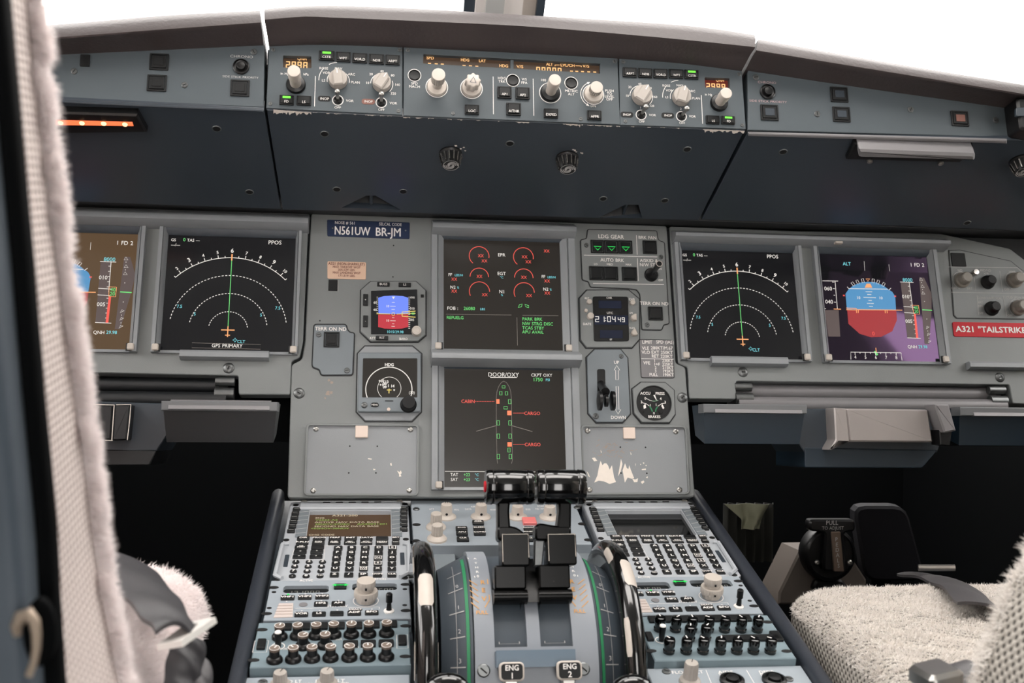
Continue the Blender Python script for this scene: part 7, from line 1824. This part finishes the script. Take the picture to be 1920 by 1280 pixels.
def sheet(rows, thick=0.002):
    m_ = MB(); c = len(rows[0]); a = [p for r in rows for p in r]; b = [(x, y, z - thick) for x, y, z in a]; N = len(a)
    f = [(j * c + i, j * c + i + 1, (j + 1) * c + i + 1, (j + 1) * c + i) for j in range(len(rows) - 1) for i in range(c - 1)]
    m_.add(a + b, f + [tuple(q + N for q in t[::-1]) for t in f])
    brd = [i for i in range(c)] + [j * c + c - 1 for j in range(1, len(rows))] + [(len(rows) - 1) * c + i for i in range(c - 2, -1, -1)] + [j * c for j in range(len(rows) - 2, 0, -1)]
    m_.add(a + b, [(brd[k], brd[(k + 1) % len(brd)], brd[(k + 1) % len(brd)] + N, brd[k] + N) for k in range(len(brd))])
    return m_
sheet(rows).build('flap', 'canvas', th, 60)
# olive curtain behind it
th = thing('canvas_curtain', 'dark olive curtain hanging behind the canvas flap', 'curtain', WV, WV('W', 380, 620))
rows = [[(WV('W', 215 + 300 * i / 40, 0)[0], WV('W', 300, 270 + 340 * j / 10)[1], -0.03 + 0.008 * math.sin(i * 0.9)) for i in range(41)] for j in range(11)]
sheet(rows).build('cloth', 'canvas_dark', th, 60)

# ================================================================== seats
def loft(rings, cap=True):
    m_ = MB(); n = len(rings[0])
    m_.add([p for r in rings for p in r], [(k * n + i, k * n + (i + 1) % n, (k + 1) * n + (i + 1) % n, (k + 1) * n + i) for k in range(len(rings) - 1) for i in range(n)]
           + ([tuple(range(n))[::-1], tuple((len(rings) - 1) * n + i for i in range(n))] if cap else []))
    return m_
def hnoise(x, y, z, f):
    return (math.sin(x * f + 1.3 * math.sin(y * f * 0.7)) + math.sin(y * f * 1.3 + 1.7 * math.sin(z * f * 0.9)) + math.sin(z * f * 1.1 + 1.1 * math.sin(x * f * 1.2))) / 3
def fur(m_, name, mat_, parent, count, length, keep, width=0.0007, lean=(0, 0, -0.35), clump=0.6, seed=1):
    """wool: thin curled blades rooted on a surface"""
    r = np.random.default_rng(seed)
    V = np.array(m_.v); tris = []
    for f in m_.f:
        for k in range(1, len(f) - 1): tris.append((f[0], f[k], f[k + 1]))
    T = np.array(tris); A, B, C_ = V[T[:, 0]], V[T[:, 1]], V[T[:, 2]]
    Nn = np.cross(B - A, C_ - A); ar = np.linalg.norm(Nn, axis=1); ok = ar > 1e-12
    cen = (A + B + C_) / 3
    ctr = V.mean(0)
    ok &= np.array([keep(*c) for c in cen])
    T, A, B, C_, Nn, ar = T[ok], A[ok], B[ok], C_[ok], Nn[ok] / ar[ok][:, None], ar[ok]
    flip = ((A + B + C_) / 3 - ctr); sgn = np.sign((flip * Nn).sum(1)); Nn *= sgn[:, None]
    idx = r.choice(len(T), count, p=ar / ar.sum())
    a, b = r.random(count), r.random(count); m2 = a + b > 1; a[m2] = 1 - a[m2]; b[m2] = 1 - b[m2]
    P = A[idx] + (B - A)[idx] * a[:, None] + (C_ - A)[idx] * b[:, None]; N = Nn[idx]
    # clumps: neighbouring blades lean the same way
    cell = np.floor(P / 0.011).astype(int)
    h = ((cell[:, 0] * 73856093) ^ (cell[:, 1] * 19349663) ^ (cell[:, 2] * 83492791)) & 0xffff
    tab = np.random.default_rng(99).normal(size=(65536, 3)) * clump
    D = N + tab[h] * 0.55 + r.normal(size=(count, 3)) * 0.38 + np.array(lean)
    D /= np.linalg.norm(D, axis=1)[:, None]
    D2 = D * 0.6 + tab[h] * 0.5 + r.normal(size=(count, 3)) * 0.55 + np.array(lean) * 0.8; D2 /= np.linalg.norm(D2, axis=1)[:, None]
    L = length * r.uniform(0.55, 1.1, count)[:, None]
    S = np.cross(D, r.normal(size=(count, 3))); S /= np.linalg.norm(S, axis=1)[:, None]
    w = width * r.uniform(0.7, 1.3, count)[:, None]
    P = P - N * 0.001
    p0, p1 = P - S * w, P + S * w; mid = P + D * L * 0.6; q0, q1 = mid - S * w * 0.8, mid + S * w * 0.8; tip = mid + D2 * L * 0.45
    verts = np.stack([p0, p1, q1, q0, tip], 1).reshape(-1, 3)
    org = np.array(ORG[parent.name]); verts = verts - org
    k = np.arange(count) * 5
    loops = np.stack([k, k + 1, k + 2, k + 3, k + 3, k + 2, k + 4], 1).reshape(-1)
    me = bpy.data.meshes.new(name)
    me.vertices.add(len(verts)); me.vertices.foreach_set('co', verts.reshape(-1).astype(np.float32))
    me.loops.add(len(loops)); me.loops.foreach_set('vertex_index', loops.astype(np.int32))
    ls = np.stack([np.arange(count) * 7, np.arange(count) * 7 + 4], 1).reshape(-1)
    me.polygons.add(count * 2); me.polygons.foreach_set('loop_start', ls.astype(np.int32))
    me.update(calc_edges=True); me.validate()
    me.materials.append(MATS[mat_])
    o = bpy.data.objects.new(name, me); COL.objects.link(o); o.parent = parent; o['kind'] = 'stuff'
    return o
def weave(name, c1, c2, pitch, knit=False):
    m = mat(name, c1, 0.75, spec=0.2); nt = m.node_tree; b = nt.nodes['Principled BSDF']
    tc = nt.nodes.new('ShaderNodeTexCoord'); sp_ = nt.nodes.new('ShaderNodeSeparateXYZ'); nt.links.new(tc.outputs['Object'], sp_.inputs[0])
    def M2(op, a, b_, v=None):
        n = nt.nodes.new('ShaderNodeMath'); n.operation = op
        for i, s_ in enumerate((a, b_)):
            if s_ is None: continue
            if isinstance(s_, (int, float)): n.inputs[i].default_value = s_
            else: nt.links.new(s_, n.inputs[i])
        return n.outputs[0]
    k = 2 * pi / pitch
    along = M2('ADD', sp_.outputs['Y'], M2('MULTIPLY', sp_.outputs['X'], 0.9))
    za = M2('MULTIPLY', sp_.outputs['Z'], 0.28 if knit else 1.0); zb_ = M2('MULTIPLY', sp_.outputs['Z'], 1.5 if knit else 1.0); ab = M2('MULTIPLY', along, 0.25 if knit else 1.0)
    s1 = M2('SINE', M2('MULTIPLY', M2('ADD', along, za), k), None); s2 = M2('SINE', M2('MULTIPLY', M2('SUBTRACT', ab, zb_), k), None)
    h = M2('ADD', M2('MULTIPLY', M2('ADD', M2('MULTIPLY', s1, 1.25 if knit else 1.0), M2('MULTIPLY', s2, 0.7 if knit else 1.0)), 0.25), 0.5)
    ns = nt.nodes.new('ShaderNodeTexNoise'); ns.inputs['Scale'].default_value = 900; nt.links.new(tc.outputs['Object'], ns.inputs['Vector'])
    h2 = M2('ADD', h, M2('MULTIPLY', ns.outputs['Fac'], 0.35))
    cr = nt.nodes.new('ShaderNodeValToRGB'); cr.color_ramp.elements[0].color = (*c2, 1); cr.color_ramp.elements[1].color = (*c1, 1)
    cr.color_ramp.elements[0].position = 0.40; cr.color_ramp.elements[1].position = 0.62
    nt.links.new(h2, cr.inputs[0]); nt.links.new(cr.outputs[0], b.inputs['Base Color'])
    bp = nt.nodes.new('ShaderNodeBump'); bp.inputs['Strength'].default_value = 0.8; bp.inputs['Distance'].default_value = 0.0015
    nt.links.new(h2, bp.inputs['Height']); nt.links.new(bp.outputs['Normal'], b.inputs['Normal'])
weave('weave_cream', lin(228, 216, 211), lin(166, 150, 144), 0.0062, True)
weave('weave_grey', lin(176, 170, 162), lin(86, 82, 78), 0.0086)
mat('wool_pink', lin(250, 242, 241), 0.85, spec=0.15, vary=0.06, vscale=60)
mat('wool_cream', lin(240, 235, 230), 0.85, spec=0.15, vary=0.07, vscale=40)
for k in ('wool_pink', 'wool_cream'):                       # wool lets some light through
    nt = MATS[k].node_tree; b = nt.nodes['Principled BSDF']; out_ = nt.nodes['Material Output']
    tl = nt.nodes.new('ShaderNodeBsdfTranslucent'); mx = nt.nodes.new('ShaderNodeMixShader'); mx.inputs[0].default_value = 0.4
    nt.links.new(b.inputs['Base Color'].links[0].from_socket, tl.inputs['Color'])
    nt.links.new(b.outputs[0], mx.inputs[1]); nt.links.new(tl.outputs[0], mx.inputs[2]); nt.links.new(mx.outputs[0], out_.inputs[0])
def rring(xa, xb, ya, yb, z, r, n=6):
    out = []
    for cx, cy, a0 in ((xb - r, yb - r, 0), (xa + r, yb - r, 90), (xa + r, ya + r, 180), (xb - r, ya + r, 270)):
        for i in range(n + 1):
            a = R_(a0 + 90 * i / n); out.append((cx + r * math.cos(a), cy + r * math.sin(a), z))
    return out
def cushion(xa, xb, ya, yb, zt, h, slope, amp=0.004, rz=0.03):
    """rounded seat cushion; slope tilts its top from front to back"""
    rings = []
    def zz(y): return slope * (y - yb)
    lv = [(0.0, 0.0)] + [(rz * (1 - math.cos(R_(a))), h - rz + rz * math.sin(R_(a))) for a in range(0, 91, 15)]
    for ins, dz in lv:
        ring = rring(xa + ins, xb - ins, ya + ins, yb - ins, 0, 0.04)
        rings.append([(x + amp * 0.5 * hnoise(x, y, dz, 40), y + amp * 0.5 * hnoise(y, x, dz, 43), zt - h + dz + zz(y) + amp * hnoise(x, y, 0, 30)) for x, y, _ in ring])
    m_ = loft(rings, False)
    # a gridded top so that it can swell
    last = rings[-1]; n = len(last); cx = sum(p[0] for p in last) / n; cy = sum(p[1] for p in last) / n
    prev = [len(m_.v) - n + i for i in range(n)]
    for s_ in (0.85, 0.7, 0.55, 0.4, 0.25, 0.1):
        base_ = len(m_.v)
        for p in last:
            x, y = cx + (p[0] - cx) * s_, cy + (p[1] - cy) * s_
            m_.v.append((x, y, zt + zz(y) + amp * hnoise(x, y, 0, 30) + 0.008 * (1 - s_ ** 2)))
        for i in range(n): m_.f.append((prev[i], prev[(i + 1) % n], base_ + (i + 1) % n, base_ + i))
        prev = [base_ + i for i in range(n)]
    m_.f.append(tuple(prev))
    return m_
def fair(P, n=6):
    Q = [P[0]] + list(P) + [P[-1]]; out = []
    for i in range(1, len(Q) - 2):
        for k in range(n):
            t = k / n
            out.append(0.5 * ((2 * Q[i]) + (-Q[i - 1] + Q[i + 1]) * t + (2 * Q[i - 1] - 5 * Q[i] + 4 * Q[i + 1] - Q[i + 2]) * t * t + (-Q[i - 1] + 3 * Q[i] - 3 * Q[i + 1] + Q[i + 2]) * t ** 3))
    out.append(P[-1]); return out
def ribbon(pts, w, up, thick=0.0016, bow=0.006, ripple=0.0012):
    rows = []
    ww = list(w) if isinstance(w, (list, tuple)) else [w] * len(pts)
    P = fair([Vector(p) for p in pts]); W = np.interp(np.linspace(0, len(pts) - 1, len(P)), range(len(pts)), ww)
    for i, p in enumerate(P):
        d = (P[min(i + 1, len(P) - 1)] - P[max(i - 1, 0)]).normalized(); s_ = d.cross(Vector(up)).normalized(); nn = s_.cross(d)
        rows.append([tuple(p + s_ * W[i] * t + nn * (bow * (1 - (2 * t) ** 2) - bow + ripple * math.sin(i * 0.55 + t * 5))) for t in np.linspace(-0.5, 0.5, 11)])
    return sheet(rows, thick)

# ---- right seat
rs = thing('pilot_seat', 'right pilot seat, its cream sheepskin cushion seen across the pedestal', 'seat', loc=(0.54, -0.55, FLOOR), group='pilot seats')
cz = -0.331
cm = cushion(0.298, 0.80, -0.80, -0.285, cz, 0.13, 0.10)
cm2 = MB(); cm2.v = list(cm.v); cm2.f = list(cm.f)
cm.build('seat_cushion', 'weave_grey', rs, 60)
_f0, _f1 = at_z(*px('W', 560, 862), cz), at_z(*px('W', 1190, 1280), cz)
def furline(x, y, z):                                       # the fleece stops short of the woven side
    t = (y - _f0.y) / (_f1.y - _f0.y); return z > cz - 0.02 + 0.10 * (y + 0.285) and y > -0.80 and x > _f0.x + (_f1.x - _f0.x) * t - 0.004
fur(cm2, 'sheepskin', 'wool_cream', rs, 190000, 0.0065, furline, 0.0004, lean=(0.25, -0.3, -0.15), clump=0.6, seed=3)
bx = lambda z: float(np.interp(z, [-0.45, -0.33, -0.28, -0.18, -0.05, 0.10, 0.30], [0.258, 0.256, 0.262, 0.298, 0.345, 0.37, 0.40]))
rings = []
for k in range(20):
    z = -0.45 + 0.75 * k / 19; yf = -0.715 - (z + 0.28) * 0.22
    sc_ = 1.0; rings.append(rring(bx(z) + 0.012, 1.08 - bx(z) - 0.012, yf - 0.12, yf, z, 0.035))
bk = loft(rings); bk2 = MB(); bk2.v = list(bk.v); bk2.f = list(bk.f)
bk.build('backrest', 'weave_grey', rs, 60)
fur(bk2, 'sheepskin', 'wool_cream', rs, 90000, 0.011, lambda x, y, z: z > -0.44 and y > -0.715 - (z + 0.28) * 0.22 - 0.045, 0.00045, lean=(-0.05, 0.1, -0.2), seed=4)
MB().box(0.36, 0.74, -0.78, -0.33, FLOOR + 0.25, cz - 0.14, 0.01).build('seat_pan', 'seat_shell', rs); MB().box(0.46, 0.62, -0.70, -0.42, FLOOR, FLOOR + 0.26, 0.01).build('pedestal_base', 'footwell', rs)
def belt_pts(pts, z, lift=0.0): return [tuple(at_z(*px('W', x, y), z) + Vector((0, 0, lift))) for x, y in pts]
bp_ = [at_z(*px('W', x, y), z) for x, y, z in ((1270, 655, cz - 0.020), (1340, 654, cz - 0.003), (1430, 672, cz + 0.005), (1520, 706, cz + 0.009), (1590, 758, cz + 0.011), (1650, 815, cz + 0.012))]
ribbon(bp_, 0.044, (0.1, -0.25, 1), 0.003).build('seat_belt', 'belt', rs, 60)
a, b = at_z(*px('W', 1285, 622), cz + 0.01), at_z(*px('W', 1495, 622), cz + 0.012)
MB().tube([tuple(a), tuple(b)], 0.004, 8).build('belt_bar', 'steel', rs)
bp_ = [at_z(*px('W', x, y), cz + 0.02) for x, y in ((1400, 1230), (1450, 1195), (1530, 1180), (1620, 1172))]
ribbon(bp_, 0.032, (0, -0.2, 1), 0.003).build('seat_belt', 'belt', rs, 60)
c_ = at_z(*px('W', 1385, 1235), cz + 0.022)
_m = MB().prism(rrect(-0.013, 0.013, -0.018, 0.018, 0.005), -0.005, 0.006, 0.003, True); _m.v = [(c_.x + x, c_.y + y, c_.z + z + 0.2 * x) for x, y, z in _m.v]; _m.build('belt_buckle', 'steel', rs)

# ---- left seat, close to the camera
ls_ = thing('pilot_seat', 'left pilot seat close to the camera with pinkish sheepskin and woven back', 'seat', loc=(-0.54, -0.65, FLOOR), group='pilot seats')
zl = -0.272
cm = cushion(-0.78, -0.297, -0.90, -0.45, zl, 0.14, 0.02, 0.007, 0.045)
cm2 = MB(); cm2.v = list(cm.v); cm2.f = list(cm.f)
cm.build('seat_cushion', 'weave_cream', ls_, 60)
fur(cm2, 'sheepskin', 'wool_pink', ls_, 130000, 0.012, lambda x, y, z: z > zl - 0.050 and x > -0.60, 0.00045, lean=(0.1, 0.1, -0.25), seed=5)
ex = lambda z: float(np.interp(z, [-0.45, -0.28, -0.205, -0.165, -0.103, -0.011, 0.094, 0.30], [-0.270, -0.286, -0.2985, -0.3015, -0.306, -0.3135, -0.3185, -0.345]))
fy = lambda z: float(np.interp(z, [-0.45, -0.28, -0.165, -0.103, -0.011, 0.094, 0.30], [-0.80, -0.812, -0.830, -0.850, -0.875, -0.904, -0.96]))
rings = []
for k in range(36):
    z = -0.45 + 0.75 * k / 35
    rings.append(rring(-1.08 - ex(z) + 0.012, ex(z) - 0.006, fy(z) - 0.118, fy(z) - 0.006, z, 0.012))
bk = loft(rings); bk2 = MB(); bk2.v = list(bk.v); bk2.f = list(bk.f)
bk.build('backrest', 'weave_cream', ls_, 60)
fur(bk2, 'sheepskin', 'wool_pink', ls_, 130000, 0.013, lambda x, y, z: z > -0.42 and x > -0.42 and y > fy(z) - (0.016 if z > -0.05 else 0.016 + min(0.016, (-0.05 - z) * 0.12)), 0.0004, lean=(0.15, 0.1, -0.2), seed=6)
sx_ = lambda z: float(np.interp(z, [-0.45, -0.26, -0.20, -0.05, 0.05, 0.30], [-0.292, -0.297, -0.2995, -0.3025, -0.3055, -0.317]))
rings = []
for k in range(30):
    z = -0.46 + 0.74 * k / 29
    rings.append(rring(-1.08 - sx_(z), sx_(z), fy(z) - 0.158, fy(z) - 0.130, z, 0.006, 4))
loft(rings).build('back_shell', 'seat_shell', ls_, 60)
rings = [rring(-1.06 - sx_(z), sx_(z) + 0.006, fy(z) - 0.136, fy(z) - 0.119, z, 0.005, 3) for z in np.linspace(-0.45, 0.27, 24)]
loft(rings).build('shell_lining', 'footwell', ls_, 60)
# recess and hook on the back of the shell
HB = Plane((0, fy(-0.24) - 0.158, -0.24), tilt(-7))
def hbp(x, y, n=0): return HB('X', x, y, n)
hc_ = hbp(232, 985); rr_ = abs(hbp(318, 985)[0] - hbp(130, 985)[0]) / 2
def build_hb(mb, nm, mm, sm=35):
    mb.v = [tuple(HB.M @ Vector(p)) for p in mb.v]; return mb.build(nm, mm, ls_, sm)
build_hb(MB().prism([(hc_[0] + rr_ * math.cos(a) , hc_[1] + rr_ * 2.2 * math.sin(a)) for a in np.linspace(0, 2 * pi, 40, endpoint=False)], -0.002, 0.003, 0.001), 'handle_recess', 'footwell')
hp = [hbp(x, y, 0.008) for x, y in ((100, 1010), (92, 960), (120, 905), (165, 885), (195, 925), (208, 1000), (208, 1080), (195, 1160), (165, 1240))]
build_hb(MB().tube([(u, v, 0.008) for u, v in hp], [0.0016, 0.0024, 0.003, 0.003, 0.0024, 0.002, 0.0018, 0.0016, 0.0016], 10), 'hook', 'hook_bronze')
# lap belt across the cushion, with its buckle tongue and the strap that hangs down
zb = zl + 0.018
bp_ = [at_z(*px('X', x, y), zb + dz) for x, y, dz in ((650, 530, 0.004), (720, 575, 0.006), (790, 640, 0.006), (870, 735, 0.005), (940, 815, 0.004), (990, 885, 0.002), (1015, 935, 0.0))]
ribbon(bp_, [0.044, 0.044, 0.044, 0.040, 0.034, 0.028, 0.024], (0.25, -0.1, 1), 0.003).build('seat_belt', 'belt_dark', ls_, 60)
c0 = at_y(*px('X', 975, 1085), -0.77); c1 = at_y(*px('X', 1165, 950), -0.735)
def tongue(c0, c1, w, t, mm):
    d = (c1 - c0); s_ = Vector((0, 0.5, 0.87)).cross(d).normalized() * w / 2; up = d.cross(s_).normalized() * t
    m_ = MB(); q = [c0 - s_ * 0.9, c0 + s_ * 0.9, c1 + s_, c1 - s_]
    m_.add([tuple(p) for p in q] + [tuple(p + up) for p in q], [(0, 1, 2, 3), (7, 6, 5, 4), (0, 4, 5, 1), (1, 5, 6, 2), (2, 6, 7, 3), (3, 7, 4, 0)])
    m_.build('belt_buckle', mm, ls_, 0)
    k = MB(); a = c0 + d * 0.45; b = c0 + d * 0.75; e = up * 1.15
    k.add([tuple(a - s_ * 0.3 + e), tuple(a + s_ * 0.1 + e), tuple(b + s_ * 0.1 + e), tuple(b - s_ * 0.3 + e)], [(0, 1, 2, 3)]); k.add([tuple(a - s_ * 0.3 - e * 0.2), tuple(a + s_ * 0.1 - e * 0.2), tuple(b + s_ * 0.1 - e * 0.2), tuple(b - s_ * 0.3 - e * 0.2)], [(0, 1, 2, 3)]); k.build('buckle_slot', 'black_matte', ls_, 0)
tongue(c0, c1, 0.020, 0.004, 'buckle_white')
bp_ = [at_y(*px('X', x, y), yy) for x, y, yy in ((1085, 1010, -0.70), (1095, 1060, -0.705), (1085, 1130, -0.71), (1070, 1210, -0.715), (1060, 1300, -0.72), (1050, 1400, -0.73))]
ribbon(bp_, 0.026, (0.5, -0.85, 0.1)).build('seat_belt', 'belt_dark', ls_, 60)
bp_ = [at_y(*px('X', x, y), yy) for x, y, yy in ((1190, 1150, -0.69), (1195, 1220, -0.70), (1180, 1300, -0.71), (1150, 1420, -0.72))]
ribbon(bp_, 0.018, (0.7, -0.7, 0.1)).build('seat_belt', 'belt', ls_, 60)
MB().box(-0.74, -0.36, -0.88, -0.50, FLOOR + 0.25, zl - 0.15, 0.01).build('seat_pan', 'seat_shell', ls_); MB().box(-0.62, -0.46, -0.80, -0.55, FLOOR, FLOOR + 0.26, 0.01).build('pedestal_base', 'footwell', ls_)
